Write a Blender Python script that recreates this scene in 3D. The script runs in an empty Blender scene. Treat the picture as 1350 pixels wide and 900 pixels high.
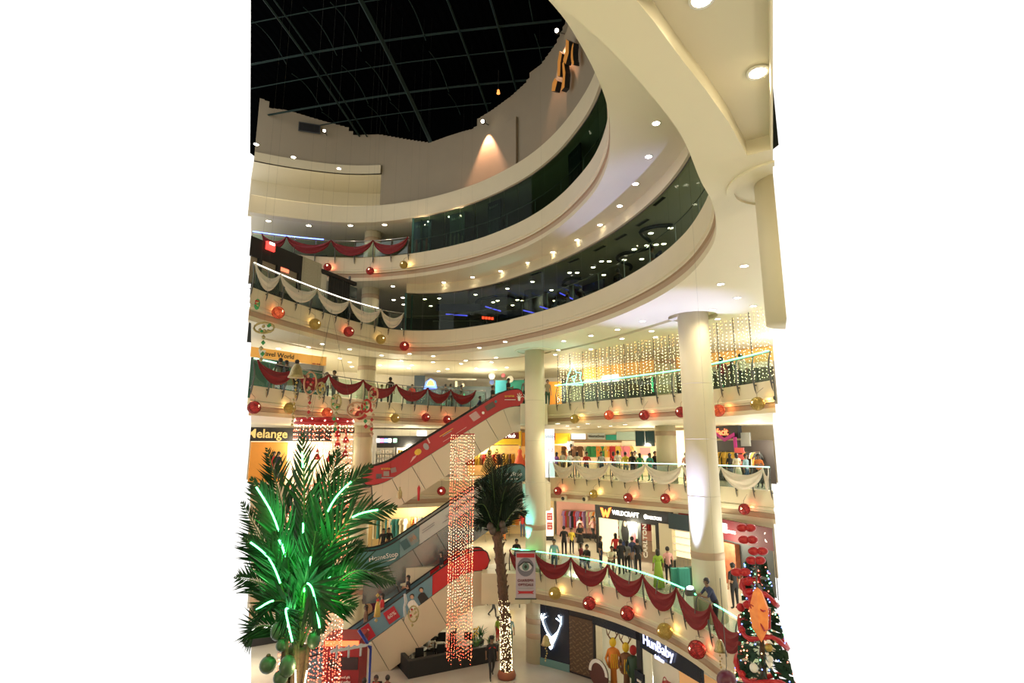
import bpy, math, random
from mathutils import Vector, Matrix
from mathutils.geometry import tessellate_polygon
PI = math.pi
R = random.Random(7)
S = bpy.context.scene
C = S.collection

# ---------------------------------------------------------------- camera
EYE = 11.1                      # the photographer's eye above the ground floor
FPX = 725.0
PITCH = math.radians(10.7)
cd = bpy.data.cameras.new('camera'); cam = bpy.data.objects.new('camera', cd); C.objects.link(cam)
cam.location = (0, 0, EYE); cam.rotation_euler = (PI / 2 + PITCH, 0, 0)
cd.sensor_width = 36; cd.lens = FPX / 1350 * 36; cd.clip_end = 300; cd.clip_start = 0.05
S.camera = cam
# ---------------------------------------------------------------- world and exposure
w = bpy.data.worlds.new('hall_light'); S.world = w; w.use_nodes = True
bg = w.node_tree.nodes['Background']; bg.inputs[0].default_value = (1.0, 0.97, 0.93, 1); bg.inputs[1].default_value = 1.06
S.view_settings.view_transform = 'Standard'; S.view_settings.look = 'None'
S.view_settings.gamma = 1; S.view_settings.exposure = 0.38; S.view_settings.use_curve_mapping = False
S.cycles.max_bounces = 6; S.cycles.transparent_max_bounces = 16
LAMP = 1.0


def lamp(kind, name, loc, power, color=(1, .86, .62), size=1.0, aim=None, spot=60, parent=None, blend=.6, size_y=None):
    d = bpy.data.lights.new(name, kind); d.energy = power * LAMP; d.color = color
    if kind == 'AREA':
        d.size = size
        if size_y: d.shape = 'RECTANGLE'; d.size_y = size_y
    else: d.shadow_soft_size = size
    if kind == 'SPOT': d.spot_size = math.radians(spot); d.spot_blend = blend
    o = bpy.data.objects.new(name, d); C.objects.link(o); o.location = loc
    if aim is not None: o.rotation_euler = (Vector(aim) - Vector(loc)).to_track_quat('-Z', 'Y').to_euler()
    if parent: o.parent = parent; o.location = Vector(loc) - parent.location
    return o


# ---------------------------------------------------------------- sight lines: how a point seen at (u, v) becomes a place
cp, sp = math.cos(PITCH), math.sin(PITCH)
def at(u, v, z):
    x = (u - 675) / FPX; y = -(v - 450) / FPX
    k = (z - EYE) / (sp + y * cp)
    return Vector((x * k, (cp - y * sp) * k))
def proj(x, y, z):
    z = z - EYE; f = cp * y + sp * z
    return 675 + FPX * x / f, 450 - FPX * (cp * z - sp * y) / f
def atY(u, v, Y):
    x = (u - 675) / FPX; y = -(v - 450) / FPX
    k = Y / (cp - y * sp)
    return Vector((x * k, Y, EYE + (sp + y * cp) * k))
def onwall(A, B, u, v):
    """point of the vertical wall A-B that is seen at (u, v) -> (distance along from A, height)"""
    x = (u - 675) / FPX; y = -(v - 450) / FPX
    dx, dy, dz = x, cp - y * sp, sp + y * cp
    ex, ey = B[0] - A[0], B[1] - A[1]; L = math.hypot(ex, ey); ex /= L; ey /= L
    det = dx * (-ey) + ex * dy
    k = (A[0] * (-ey) + ex * A[1]) / det
    px, py = dx * k, dy * k
    return (px - A[0]) * ex + (py - A[1]) * ey, EYE + dz * k


# ---------------------------------------------------------------- materials
MATS = {}
def mat(name, col, rough=.6, metal=0, emit=0, ecol=None, noise=0, nscale=6, bump=0, spec=.5, sample=False, col2=None):
    if name in MATS: return MATS[name]
    m = bpy.data.materials.new(name); m.use_nodes = True; nt = m.node_tree; b = nt.nodes['Principled BSDF']
    b.inputs['Base Color'].default_value = (*col, 1); b.inputs['Roughness'].default_value = rough
    b.inputs['Metallic'].default_value = metal; b.inputs['Specular IOR Level'].default_value = spec
    if emit:
        b.inputs['Emission Color'].default_value = (*(ecol or col), 1); b.inputs['Emission Strength'].default_value = emit
    tc = nt.nodes.new('ShaderNodeTexCoord'); n = nt.nodes.new('ShaderNodeTexNoise')
    n.inputs['Scale'].default_value = nscale; n.inputs['Detail'].default_value = 3
    nt.links.new(tc.outputs['Object'], n.inputs['Vector'])
    mx = nt.nodes.new('ShaderNodeMix'); mx.data_type = 'RGBA'
    a = noise if noise else .06
    c2 = col2 or tuple(min(1, c * (1 - a * 1.6)) for c in col)
    mx.inputs[6].default_value = (*col, 1); mx.inputs[7].default_value = (*c2, 1)
    nt.links.new(n.outputs['Fac'], mx.inputs[0]); nt.links.new(mx.outputs[2], b.inputs['Base Color'])
    if bump:
        bp = nt.nodes.new('ShaderNodeBump'); bp.inputs['Strength'].default_value = bump; bp.inputs['Distance'].default_value = .02
        nt.links.new(n.outputs['Fac'], bp.inputs['Height']); nt.links.new(bp.outputs[0], b.inputs['Normal'])
    if emit and not sample: m.cycles.emission_sampling = 'NONE'
    MATS[name] = m; return m
def glass(name, tint, gloss=.08, rough=.02):
    if name in MATS: return MATS[name]
    m = bpy.data.materials.new(name); m.use_nodes = True; nt = m.node_tree; nt.nodes.clear()
    out = nt.nodes.new('ShaderNodeOutputMaterial'); t = nt.nodes.new('ShaderNodeBsdfTransparent'); g = nt.nodes.new('ShaderNodeBsdfGlossy')
    mx = nt.nodes.new('ShaderNodeMixShader'); t.inputs[0].default_value = (*tint, 1); g.inputs['Roughness'].default_value = rough
    g.inputs[0].default_value = (.9, .95, .95, 1); mx.inputs[0].default_value = gloss
    nt.links.new(t.outputs[0], mx.inputs[1]); nt.links.new(g.outputs[0], mx.inputs[2]); nt.links.new(mx.outputs[0], out.inputs[0])
    MATS[name] = m; return m
def glow(name, col, k): return mat(name, col, emit=k, ecol=col)

CREAM = mat('cream_plaster', (.63, .56, .385), .55, noise=.05, nscale=1.5)
CREAM2 = mat('soffit_paint', (.69, .635, .475), .6, noise=.03, nscale=1)
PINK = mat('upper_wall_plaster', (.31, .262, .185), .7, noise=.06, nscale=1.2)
BROWN = mat('tan_stripe_paint', (.42, .30, .19), .6)
FLOOR = mat('polished_stone', (.66, .60, .48), .18, noise=.12, nscale=.9)
GFLOOR = mat('ground_marble', (.56, .51, .44), .16, noise=.16, nscale=.7)
STEEL = mat('brushed_steel', (.38, .38, .36), .3, metal=.9)
DARKM = mat('dark_rail_steel', (.10, .10, .09), .4, metal=.6)
BLACK = mat('black_paint', (.012, .012, .013), .5)
WHITE = mat('white_paint', (.82, .80, .76), .5)
WHEAT = mat('ivory_drape', (.66, .60, .49), .85, noise=.08, nscale=9)
REDF = mat('red_drape', (.20, .008, .012), .8, noise=.2, nscale=9)
RED = mat('red_panel', (.42, .022, .03), .4)
YEL = mat('yellow_panel', (.85, .58, .03), .5)
TEAL = mat('teal_panel', (.05, .24, .26), .4)
GREY = mat('grey_paint', (.3, .3, .29), .6)
DGREY = mat('charcoal_paint', (.06, .065, .065), .6)
GL = glass('clear_rail_glass', (.80, .90, .86), .05)
DG = glass('smoked_glass', (.64, .71, .62), .014)
DG5 = glass('dark_green_glass', (.46, .56, .48), .008)
NGREEN = glow('green_neon', (.10, 1.0, .35), 6)
NGREENW = glow('pale_green_neon', (.45, 1.0, .70), 2.6)
NWHITE = glow('white_neon', (1, .96, .8), 1.8)
NBLUE = glow('blue_neon', (.12, .2, 1.0), 5)
DOWNL = glow('downlight_glow', (1, .93, .78), 9)
DOWN2 = glow('bright_sign_glow', (1, .95, .88), 1.6)
LED = glow('warm_led', (1, .80, .42), 3.2)


# ---------------------------------------------------------------- mesh builder
class MB:
    def __init__(s): s.v = []; s.f = []; s.m = []; s.sm = []
    def add(s, vs, fs, mi=0, smooth=False):
        b = len(s.v); s.v += [tuple(p) for p in vs]
        for q in fs: s.f.append([i + b for i in q]); s.m.append(mi); s.sm.append(smooth)
    def box(s, c, d, rz=0, mi=0, rx=0, ry=0):
        M = Matrix.Rotation(rz, 3, 'Z') @ Matrix.Rotation(ry, 3, 'Y') @ Matrix.Rotation(rx, 3, 'X'); c = Vector(c)
        vs = [c + M @ Vector((x * d[0] / 2, y * d[1] / 2, z * d[2] / 2)) for x in (-1, 1) for y in (-1, 1) for z in (-1, 1)]
        s.add(vs, [(0, 1, 3, 2), (4, 6, 7, 5), (0, 4, 5, 1), (2, 3, 7, 6), (0, 2, 6, 4), (1, 5, 7, 3)], mi); return s
    def tube(s, pts, r, n=6, mi=0, caps=True, closed=False):
        pts = [Vector(p) for p in pts]; k = len(pts); rs = r if isinstance(r, (list, tuple)) else [r] * k
        vs = []; up = Vector((0, 0, 1))
        for i, p in enumerate(pts):
            a = pts[(i - 1) % k] if closed else pts[max(i - 1, 0)]; b = pts[(i + 1) % k] if closed else pts[min(i + 1, k - 1)]
            t = (b - a); t = t.normalized() if t.length > 1e-9 else Vector((0, 0, 1))
            ref = up if abs(t.z) < .95 else Vector((1, 0, 0))
            x = t.cross(ref).normalized(); y = x.cross(t)
            for j in range(n):
                an = 2 * PI * j / n; vs.append(p + (x * math.cos(an) + y * math.sin(an)) * rs[i])
        fs = []
        for i in range(k if closed else k - 1):
            i2 = (i + 1) % k
            for j in range(n): fs.append((i * n + j, i * n + (j + 1) % n, i2 * n + (j + 1) % n, i2 * n + j))
        if caps and not closed: fs += [tuple(range(n))[::-1], tuple((k - 1) * n + j for j in range(n))]
        s.add(vs, fs, mi, n > 4); return s
    def lathe(s, prof, c=(0, 0, 0), n=12, mi=0, smooth=True):
        c = Vector(c); vs = []; fs = []
        for r, z in prof:
            for j in range(n): a = 2 * PI * j / n; vs.append(c + Vector((r * math.cos(a), r * math.sin(a), z)))
        for i in range(len(prof) - 1):
            for j in range(n): fs.append((i * n + j, i * n + (j + 1) % n, (i + 1) * n + (j + 1) % n, (i + 1) * n + j))
        if prof[0][0] > 1e-4: fs.append(tuple(range(n))[::-1])
        if prof[-1][0] > 1e-4: fs.append(tuple((len(prof) - 1) * n + j for j in range(n)))
        s.add(vs, fs, mi, smooth); return s
    def ball(s, c, r, n=10, m=6, sc=(1, 1, 1), mi=0):
        c = Vector(c); vs = []; fs = []
        for i in range(m + 1):
            t = PI * i / m
            for j in range(n): a = 2 * PI * j / n; vs.append(c + Vector((r * math.sin(t) * math.cos(a) * sc[0], r * math.sin(t) * math.sin(a) * sc[1], r * math.cos(t) * sc[2])))
        for i in range(m):
            for j in range(n): fs.append((i * n + j, (i + 1) * n + j, (i + 1) * n + (j + 1) % n, i * n + (j + 1) % n))
        s.add(vs, fs, mi, True); return s
    def dot(s, c, r, mi=0):
        c = Vector(c); s.add([c + Vector(p) * r for p in ((1, 0, 0), (-1, 0, 0), (0, 1, 0), (0, -1, 0), (0, 0, 1), (0, 0, -1))],
            [(0, 2, 4), (2, 1, 4), (1, 3, 4), (3, 0, 4), (2, 0, 5), (1, 2, 5), (3, 1, 5), (0, 3, 5)], mi); return s
    def prism(s, poly, d0, d1, plane='xy', mi=0):
        """closed outline; plane 'xy' extrudes along z, 'xz' along y"""
        n = len(poly)
        if plane == 'xy': vs = [(p[0], p[1], d0) for p in poly] + [(p[0], p[1], d1) for p in poly]
        else: vs = [(p[0], d0, p[1]) for p in poly] + [(p[0], d1, p[1]) for p in poly]
        tri = tessellate_polygon([[Vector((p[0], p[1], 0)) for p in poly]])
        fs = [tuple(t) for t in tri] + [tuple(i + n for i in t)[::-1] for t in tri]
        fs += [(i, (i + 1) % n, n + (i + 1) % n, n + i) for i in range(n)]
        s.add(vs, fs, mi); return s
    def flat(s, loops, z, mi=0, thick=0):
        pl = [[Vector((p[0], p[1], 0)) for p in l] for l in loops]; tri = tessellate_polygon(pl)
        allp = [p for l in pl for p in l]; vs = [(p.x, p.y, z) for p in allp]; s.add(vs, [tuple(t) for t in tri], mi)
        if thick:
            s.add([(p.x, p.y, z + thick) for p in allp], [tuple(t) for t in tri], mi)
            b = 0
            for l in pl:
                n = len(l); q = [(p.x, p.y, z) for p in l] + [(p.x, p.y, z + thick) for p in l]
                s.add(q, [(i, (i + 1) % n, n + (i + 1) % n, n + i) for i in range(n)], mi)
        return s
    def sweep(s, rows, mats_of=None, smooth=True, close=False):
        """rows: list of equal-length point lists"""
        k = len(rows[0]); vs = [p for r in rows for p in r]
        for j in range(k - 1 + (1 if close else 0)):
            j2 = (j + 1) % k
            fs = [(i * k + j, (i + 1) * k + j, (i + 1) * k + j2, i * k + j2) for i in range(len(rows) - 1)]
            b = len(s.v)
            used = [rows[i][a] for i in range(len(rows)) for a in (j, j2)]
            s.add(used, [(2 * i, 2 * i + 2, 2 * i + 3, 2 * i + 1) for i in range(len(rows) - 1)], mats_of[j] if mats_of else 0, smooth)
        return s
    def mesh(s, name, mats):
        me = bpy.data.meshes.new(name); me.from_pydata(s.v, [], s.f)
        for m in (mats if isinstance(mats, (list, tuple)) else [mats]): me.materials.append(m)
        me.polygons.foreach_set('material_index', s.m); me.polygons.foreach_set('use_smooth', s.sm); me.update(); return me
    def build(s, name, mats, parent=None, world=False, loc=None):
        if world and parent is not None:
            M = (Matrix.Translation(parent.location) @ Matrix.Rotation(parent.rotation_euler.z, 4, 'Z')).inverted()
            s.v = [tuple(M @ Vector(p)) for p in s.v]
        elif world:      # a thing that is one mesh: put its origin at its base
            xs, ys, zs = zip(*s.v); b = Vector(((min(xs) + max(xs)) / 2, (min(ys) + max(ys)) / 2, min(zs)))
            s.v = [tuple(Vector(p) - b) for p in s.v]; loc = b
        o = bpy.data.objects.new(name, s.mesh(name, mats)); C.objects.link(o)
        if parent is not None: o.parent = parent
        if loc is not None: o.location = loc
        return o

def tag(o, label=None, cat=None, group=None, kind=None):
    if label: o['label'] = label
    if cat: o['category'] = cat
    if group: o['group'] = group
    if kind: o['kind'] = kind
    return o
def thing(name, label, cat, loc=(0, 0, 0), rz=0, group=None):
    o = bpy.data.objects.new(name, None); C.objects.link(o); o.empty_display_size = .2
    o.location = Vector((*loc, 0)) if len(loc) == 2 else Vector(loc); o.rotation_euler = (0, 0, rz); return tag(o, label, cat, group)
def struct(mb, name, mats): return tag(mb.build(name, mats), kind='structure')
def part(name, me, parent, loc=(0, 0, 0), rot=(0, 0, 0), label=None):
    o = bpy.data.objects.new(name, me); C.objects.link(o); o.parent = parent; o.location = loc; o.rotation_euler = rot
    if label: o['label'] = label
    return o
def kids(o): return [c for c in o.children]
def dup(o, loc=None, rz=None, label=None, group=None, parent=None, top=True):
    c = o.copy(); C.objects.link(c); c.parent = parent
    if loc is not None: c.location = loc
    if rz is not None: c.rotation_euler = (0, 0, rz)
    if label: c['label'] = label
    if group: c['group'] = group
    for ch in list(o.children): dup(ch, parent=c)
    return c
TXT = {}
def text(name, s, size, m, parent, loc, rot=(PI / 2, 0, 0), ext=.02, align='CENTER', sx=1.0, shear=0, bold=0):
    cu = bpy.data.curves.new(name, 'FONT'); cu.body = s; cu.size = size; cu.extrude = ext; cu.align_x = align; cu.align_y = 'CENTER'; cu.shear = shear; cu.offset = bold
    cu.resolution_u = 2
    t = bpy.data.objects.new(name, cu); C.objects.link(t); bpy.context.view_layer.update()
    me = bpy.data.meshes.new_from_object(t.evaluated_get(bpy.context.evaluated_depsgraph_get())); me.name = name
    bpy.data.objects.remove(t); me.materials.clear(); me.materials.append(m)
    o = bpy.data.objects.new(name, me); C.objects.link(o); o.parent = parent; o.location = loc; o.rotation_euler = rot; o.scale = (sx, 1, 1); return o
ORD = ['first', 'second', 'third', 'fourth', 'fifth', 'sixth', 'seventh', 'eighth', 'ninth', 'tenth', 'eleventh', 'twelfth', 'thirteenth', 'fourteenth', 'fifteenth']


# ---------------------------------------------------------------- slab edges of the floors round the atrium
CTR = Vector((-2.5, 20))
class Ring:
    def __init__(s, pts, step=.2):
        P = [Vector(p) for p in pts]; P = [P[0] * 2 - P[1]] + P + [P[-1] * 2 - P[-2]]; out = []
        for i in range(1, len(P) - 2):
            a, b, c, d = P[i - 1:i + 3]
            for k in range(24):
                t = k / 24; out.append(.5 * ((2 * b) + (c - a) * t + (2 * a - 5 * b + 4 * c - d) * t * t + (3 * b - a - 3 * c + d) * t ** 3))
        out.append(P[-2])
        for _ in range(30): out = [out[0]] + [(out[i - 1] + out[i] * 2 + out[i + 1]) / 4 for i in range(1, len(out) - 1)] + [out[-1]]
        s.p = out; s.c = [0]
        for i in range(1, len(out)): s.c.append(s.c[-1] + (out[i] - out[i - 1]).length)
        s.L = s.c[-1]
    def P(s, q, off=0):
        import bisect
        q = min(max(q, 0), s.L); i = min(max(bisect.bisect_left(s.c, q), 1), len(s.p) - 1)
        t = (q - s.c[i - 1]) / max(s.c[i] - s.c[i - 1], 1e-9); p = s.p[i - 1].lerp(s.p[i], t)
        if off: p = p + s.N(q) * off
        return p
    def T(s, q): return (s.P(min(q + .3, s.L)) - s.P(max(q - .3, 0))).normalized()
    def N(s, q):                                   # towards the void
        t = s.T(q); n = Vector((-t.y, t.x)); p = s.P(q)
        return n if n.dot(CTR - p) > 0 else -n
    def find(s, u, z, off=0):
        best = None; prev = None; q = 0
        while q <= s.L:
            p = s.P(q, off); uu = proj(p.x, p.y, z)[0] if p.y > 1 else 9999
            if prev is not None and (prev[1] - u) * (uu - u) <= 0 and (best is None or p.y > best[1]):
                t = (u - prev[1]) / ((uu - prev[1]) or 1); best = (prev[0] + (q - prev[0]) * t, p.y)
            prev = (q, uu); q += .1
        return best[0] if best else None
    def line(s, q0, q1, off=0, step=.35):
        n = max(2, int(abs(q1 - q0) / step)); return [s.P(q0 + (q1 - q0) * i / n, off) for i in range(n + 1)]
UL, UR = 331, 1019            # the building is modelled a little past what the photograph shows on either side
def clip(poly, z):
    for u, sg in ((UL, 1), (UR, -1)):
        f = lambda p: sg * (FPX * p[0] - (u - 675) * (cp * p[1] + sp * (z - EYE)))
        out = []
        for i in range(len(poly)):
            a, b = poly[i], poly[(i + 1) % len(poly)]; fa, fb = f(a), f(b)
            if fa >= 0: out.append(a)
            if fa * fb < 0: t = fa / (fa - fb); out.append((a[0] + (b[0] - a[0]) * t, a[1] + (b[1] - a[1]) * t))
        poly = out
    return [Vector(p) for p in poly]

# heights of the walking surfaces and of the ceilings under them
Z1, Z2, Z3, Z4, Z5 = 4.5, 9.0, 13.5, 18.0, 22.5
B1, B2, B3, B4, B5, B6 = 3.0, 7.5, 12.3, 16.5, 21.0, 24.8
ROOF = 31.1
RG1 = Ring([(-14.5, 24), (-12.4, 28), (-9.8, 30.8), (-7, 31.8), (-4, 32), (-1.5, 31.9), (0, 31.5), (1.5, 30.6), (3.2, 29.3), (4.7, 27.7), (5.9, 25.6), (6.7, 23.4), (7.15, 21.2), (7.4, 19), (7.3, 17), (7, 15)])
RG2 = Ring([(-16, 24), (-13.5, 28.5), (-11.5, 30.8), (-9, 32.4), (-6, 33.6), (-3, 35), (0, 37), (2.5, 37.7), (4.8, 35.8), (6.9, 33.4), (8.9, 31.3), (10.7, 29.2), (12, 27.2), (13.2, 24.5), (14, 21)])
RG3 = Ring([(-12, 17), (-11, 20.5), (-10.1, 24), (-9.1, 27.4), (-7.8, 30), (-6, 32.7), (-4, 34.6), (-1.5, 35.4), (.8, 34.6), (2.7, 32.5), (5.1, 29.8), (6.7, 27.6), (8, 25.6), (9, 23.2), (9.7, 20.4), (10, 17.5)])
RG4 = Ring([(-12.6, 18), (-12.1, 21), (-11.4, 24), (-10.4, 27), (-9, 30.2), (-7, 32.7), (-4.2, 32.8), (-1.6, 31.3), (0, 29.8), (2.35, 26.9), (4.2, 23.5), (5.3, 20.2), (5.7, 17.6), (5.65, 15.5), (5.35, 13.7), (4.6, 11.8), (3.9, 10.6), (3.05, 9), (2.2, 7.8), (1.35, 6.75), (.6, 6), (-.8, 4.9)])
RG5 = Ring([(-20, 27.5), (-17.8, 29.3), (-15.4, 31), (-11.6, 32.3), (-8.7, 32.4), (-6.1, 31.7), (-4, 30.7), (-1.8, 29.2), (0, 27.4), (1.2, 25.8), (2.2, 23.9), (2.9, 21.9), (3.3, 20.2), (3.42, 18.4), (3.3, 17), (2.9, 15), (2.3, 13.4), (1.6, 12), (1.05, 11.1), (0, 9.8)])

def zat(x, y, v):
    k = -(v - 450) / FPX; return EYE + y * (sp + k * cp) / (cp - k * sp)

def clamp_range(rg, z0, z1, lo=UL, hi=UR):
    a = rg.find(lo, z0); b = rg.find(hi, z0); a2 = rg.find(lo, z1); b2 = rg.find(hi, z1)
    lo_ = min([x for x in (a, a2) if x is not None], default=0); hi_ = max([x for x in (b, b2) if x is not None], default=rg.L)
    return lo_, hi_
FASC = [(-.35, 0), (0, 0), (0, -.50), (.06, -.53), (.06, -.60), (.01, -.63), (.01, -.68), (-.07, -.70), (-.07, -.84), (-.01, -.86), (-.01, -1.0), (-.35, -1.0)]
def fascia(rg, zt, zb, q0, q1, name):
    mb = MB(); rows = []; t = zt - zb; n = int((q1 - q0) / .3) + 1
    for i in range(n + 1):
        q = q0 + (q1 - q0) * i / n; p = rg.P(q); N = rg.N(q)
        rows.append([(p.x + N.x * o, p.y + N.y * o, zt + d * t) for o, d in FASC])
    mi = [0] * 11; mi[7] = 1; mi[6] = 1; mi[8] = 1; mi[10] = 2
    mb.sweep(rows, mi, smooth=False); return struct(mb, name, [CREAM, BROWN, CREAM2])

def region(rg, q0, q1, back, z, off=-.35):
    return clip(rg.line(q0, q1, off) + [Vector(p) for p in back], z)

# outer outlines (back of the shops), listed from the right hand end of the ring back to the left
BK1 = [(16, 15), (16, 24), (12.5, 33), (11, 41), (3, 44), (-3, 45), (-9, 43), (-17, 38), (-22, 26)]
BK2 = [(19, 20), (18.5, 28), (15, 36), (11, 43), (4, 45), (-3, 45), (-10, 43), (-17, 38), (-22, 26)]
BK3 = [(18, 17), (17, 26), (13.5, 35), (9, 42), (2, 45), (-4, 45), (-9, 43), (-17, 38), (-20, 20)]
BK4 = [(14, 4.5), (14, 16), (13, 25), (9, 34), (3, 40), (-4, 43), (-11, 42), (-18, 36), (-20, 20)]
BKS = [(18, 16), (17.5, 27), (14, 35.5), (9.5, 42.5), (2, 46), (-4, 46), (-10, 44), (-18, 38), (-21, 20)]
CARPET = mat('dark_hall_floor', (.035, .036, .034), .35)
BK5 = [(10, 11), (10.5, 18), (8.5, 27), (5, 33), (-1, 38), (-6, 39.5), (-13, 39.5), (-24, 36), (-26, 30)]
CE = [(19.5, 15), (19.5, 28), (15.8, 37), (11.8, 44), (4, 46.5), (-4, 46.5), (-11, 44.5), (-19, 39.5), (-23, 26)]
CE5 = [(14, 11), (14.5, 18), (13.5, 25.5), (9.8, 34.8), (3.6, 41.2), (-4, 44.5), (-12, 43.5), (-24, 38), (-26, 30)]
# ground floor
g = MB(); g.flat([clip([(-24, 12), (20, 12), (20, 46), (-30, 46)], 0)], 0); struct(g, 'floor', [GFLOOR])
for rg, bk, zt, zb, nm in ((RG1, BK1, Z1, B1, 1), (RG2, BK2, Z2, B2, 2), (RG3, BK3, Z3, B3, 3), (RG4, BK4, Z4, B4, 4), (RG5, BK5, Z5, B5, 5)):
    a, b = clamp_range(rg, zt, zb)
    if nm == 4: b = rg.L
    if nm == 5: b = rg.L
    fascia(rg, zt, zb, a, b, 'trim_%d' % nm)
    poly = region(rg, 0, rg.L, bk, (zt + zb) / 2)
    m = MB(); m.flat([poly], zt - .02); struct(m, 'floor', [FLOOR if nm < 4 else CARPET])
    if nm != 4:
        m = MB(); m.flat([region(rg, 0, rg.L, CE if nm < 4 else CE5, zb)], zb); struct(m, 'ceiling', [CREAM2])
# fourth floor soffit: a flat band along the edge, a shadow groove, then the main ceiling; a raised coffer and two round recesses at the near right
qg = [q for q in range(0, int(RG4.L))]
poly4 = region(RG4, 0, RG4.L, [(-.5, 3.5), (8, 3.5)] + BKS, B4)
groove = [Vector(p) for p in ((-13.5, 26), (-11.5, 30.5), (-8.6, 34.2), (-4.5, 35.3), (0, 34.2), (4, 29.6), (7.05, 23.4), (8.2, 19.9), (8.9, 18.6))]
groove = Ring(groove).line(0, 200, 0) if False else groove
def strip(path, wdt): # thin closed outline along a path
    L_, R_ = [], []
    for i, p in enumerate(path):
        a = path[max(i - 1, 0)]; b = path[min(i + 1, len(path) - 1)]; t = (b - a).normalized(); n = Vector((-t.y, t.x)); L_.append(p + n * wdt / 2); R_.append(p - n * wdt / 2)
    return L_ + R_[::-1]
gr = Ring([tuple(p) for p in groove]); gpath = [gr.P(gr.L * i / 40) for i in range(41)]
gpath = [p for p in gpath if 334 < proj(p.x, p.y, B4)[0] < 1040 and not (904 < proj(p.x, p.y, B4)[0] < 921)]
gA = [p for p in gpath if proj(p.x, p.y, B4)[0] < 910]; gB = [p for p in gpath if proj(p.x, p.y, B4)[0] >= 910]
holes = [strip(gA, .34)]
coff = [at(985, 205, B4), at(1016, 197, B4)] + [at(1016, -4, B4)] + [at(u, v, B4) for u, v in ((835, -4), (862, 28), (900, 80), (930, 118), (960, 160))]
holes.append(coff)
def circle(c, r, n=28): return [Vector((c[0] + r * math.cos(2 * PI * i / n), c[1] + r * math.sin(2 * PI * i / n))) for i in range(n)]
C1, C2, C3 = (1.3, 31.5), (7.72, 22.9), (5.72, 10.7)
holes += [circle(C2, 1.02)]
c3r = clip(circle(C3, 1.0), B4)
m = MB(); m.flat([poly4] + holes, B4)
struct(m, 'ceiling', [CREAM2])
m = MB()
for h, d in ((holes[0], .25), (coff, .3), (holes[2], .2)):      # sides and bottoms of the recesses
    n = len(h); vs = [(p.x, p.y, B4) for p in h] + [(p.x, p.y, B4 + d) for p in h]
    m.add(vs, [(i, (i + 1) % n, n + (i + 1) % n, n + i) for i in range(n)]); m.flat([h], B4 + d)
for c, r0 in ((C1, 1.0), (C3, 1.0)):                             # plain ring mouldings round the column heads
    ri = circle(c, r0); ro = circle(c, r0 + .16)
    for zz in (B4 - .05,):
        vs = [(p.x, p.y, zz) for p in ri] + [(p.x, p.y, zz) for p in ro] + [(p.x, p.y, B4) for p in ri] + [(p.x, p.y, B4) for p in ro]; n = len(ri)
        m.add(vs, [(i, (i + 1) % n, n + (i + 1) % n, n + i) for i in range(n)] + [(2 * n + i, 2 * n + (i + 1) % n, (i + 1) % n, i) for i in range(n)] + [(n + i, n + (i + 1) % n, 3 * n + (i + 1) % n, 3 * n + i) for i in range(n)])
struct(m, 'ceiling', [CREAM2])

def wall(name, pts, z0, z1, m, thick=.2, uclip=True):
    mb = MB(); P = [Vector(p) for p in pts]
    vs = [(p.x, p.y, z0 - .1) for p in P] + [(p.x, p.y, z1 + .12) for p in P]; n = len(P)
    mb.add(vs, [(i, i + 1, n + i + 1, n + i) for i in range(n - 1)])
    return struct(mb, name, [m] if not isinstance(m, list) else m)
SHOPW = mat('shop_back_wall', (.66, .57, .42), .7)
WALLW = mat('white_corridor_wall', (.74, .68, .56), .6)
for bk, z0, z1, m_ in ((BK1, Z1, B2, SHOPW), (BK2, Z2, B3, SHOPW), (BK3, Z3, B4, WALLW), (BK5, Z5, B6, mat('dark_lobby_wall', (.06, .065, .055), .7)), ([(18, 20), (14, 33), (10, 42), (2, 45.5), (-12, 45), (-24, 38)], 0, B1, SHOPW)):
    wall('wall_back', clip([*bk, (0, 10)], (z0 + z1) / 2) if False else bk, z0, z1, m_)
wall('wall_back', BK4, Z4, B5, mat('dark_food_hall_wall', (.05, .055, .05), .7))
# the building is only modelled as far as the photograph can see it: each storey ends at upright section planes on either side
def cut_sides(o, z):
    import bmesh
    bm = bmesh.new(); bm.from_mesh(o.data)
    if bm.verts:
        zt = max(v.co.z for v in bm.verts) + o.location.z
        for sg, k in ((1, (UL - 675) / FPX), (-1, (UR - 675) / FPX)):
            no = Vector((1, -k * cp, 0)) * sg; co = Vector((k * sp * (zt - EYE), 0, 0)) - o.location
            bmesh.ops.bisect_plane(bm, geom=bm.verts[:] + bm.edges[:] + bm.faces[:], dist=1e-5, plane_co=co, plane_no=no, clear_inner=True)
    bm.to_mesh(o.data); bm.free()
# the near side of the hall, behind and beside the viewer
m = MB(); nw = [(-18, 12.5), (-15, 4), (-9, -4), (0, -7), (9, -4), (15, 4), (18.5, 12)]
m.add([(x, y, 0) for x, y in nw] + [(x, y, 34) for x, y in nw], [(i, i + 1, 8 + i, 7 + i) for i in range(6)]); o = m.build('wall_near', [CREAM]); tag(o, kind='structure'); o['keep'] = 1
m = MB(); m.flat([nw], 34); o = m.build('ceiling', [mat('dark_near_roof', (.006, .008, .009), .7)]); tag(o, kind='structure'); o['keep'] = 1
m = MB(); m.flat([nw], 0); o = m.build('floor', [GFLOOR]); tag(o, kind='structure'); o['keep'] = 1
for zz in (Z1, Z2, Z3, Z4, Z5):
    m = MB(); m.flat([[(-18, 12.5), (-15, 4), (-9, -4), (0, -7), (9, -4), (15, 4), (13, 6), (8, 0), (0, -2.2), (-8, 0), (-12, 6)]], zz - .9, thick=.9); o = m.build('trim_near', [CREAM]); tag(o, kind='structure'); o['keep'] = 1

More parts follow.
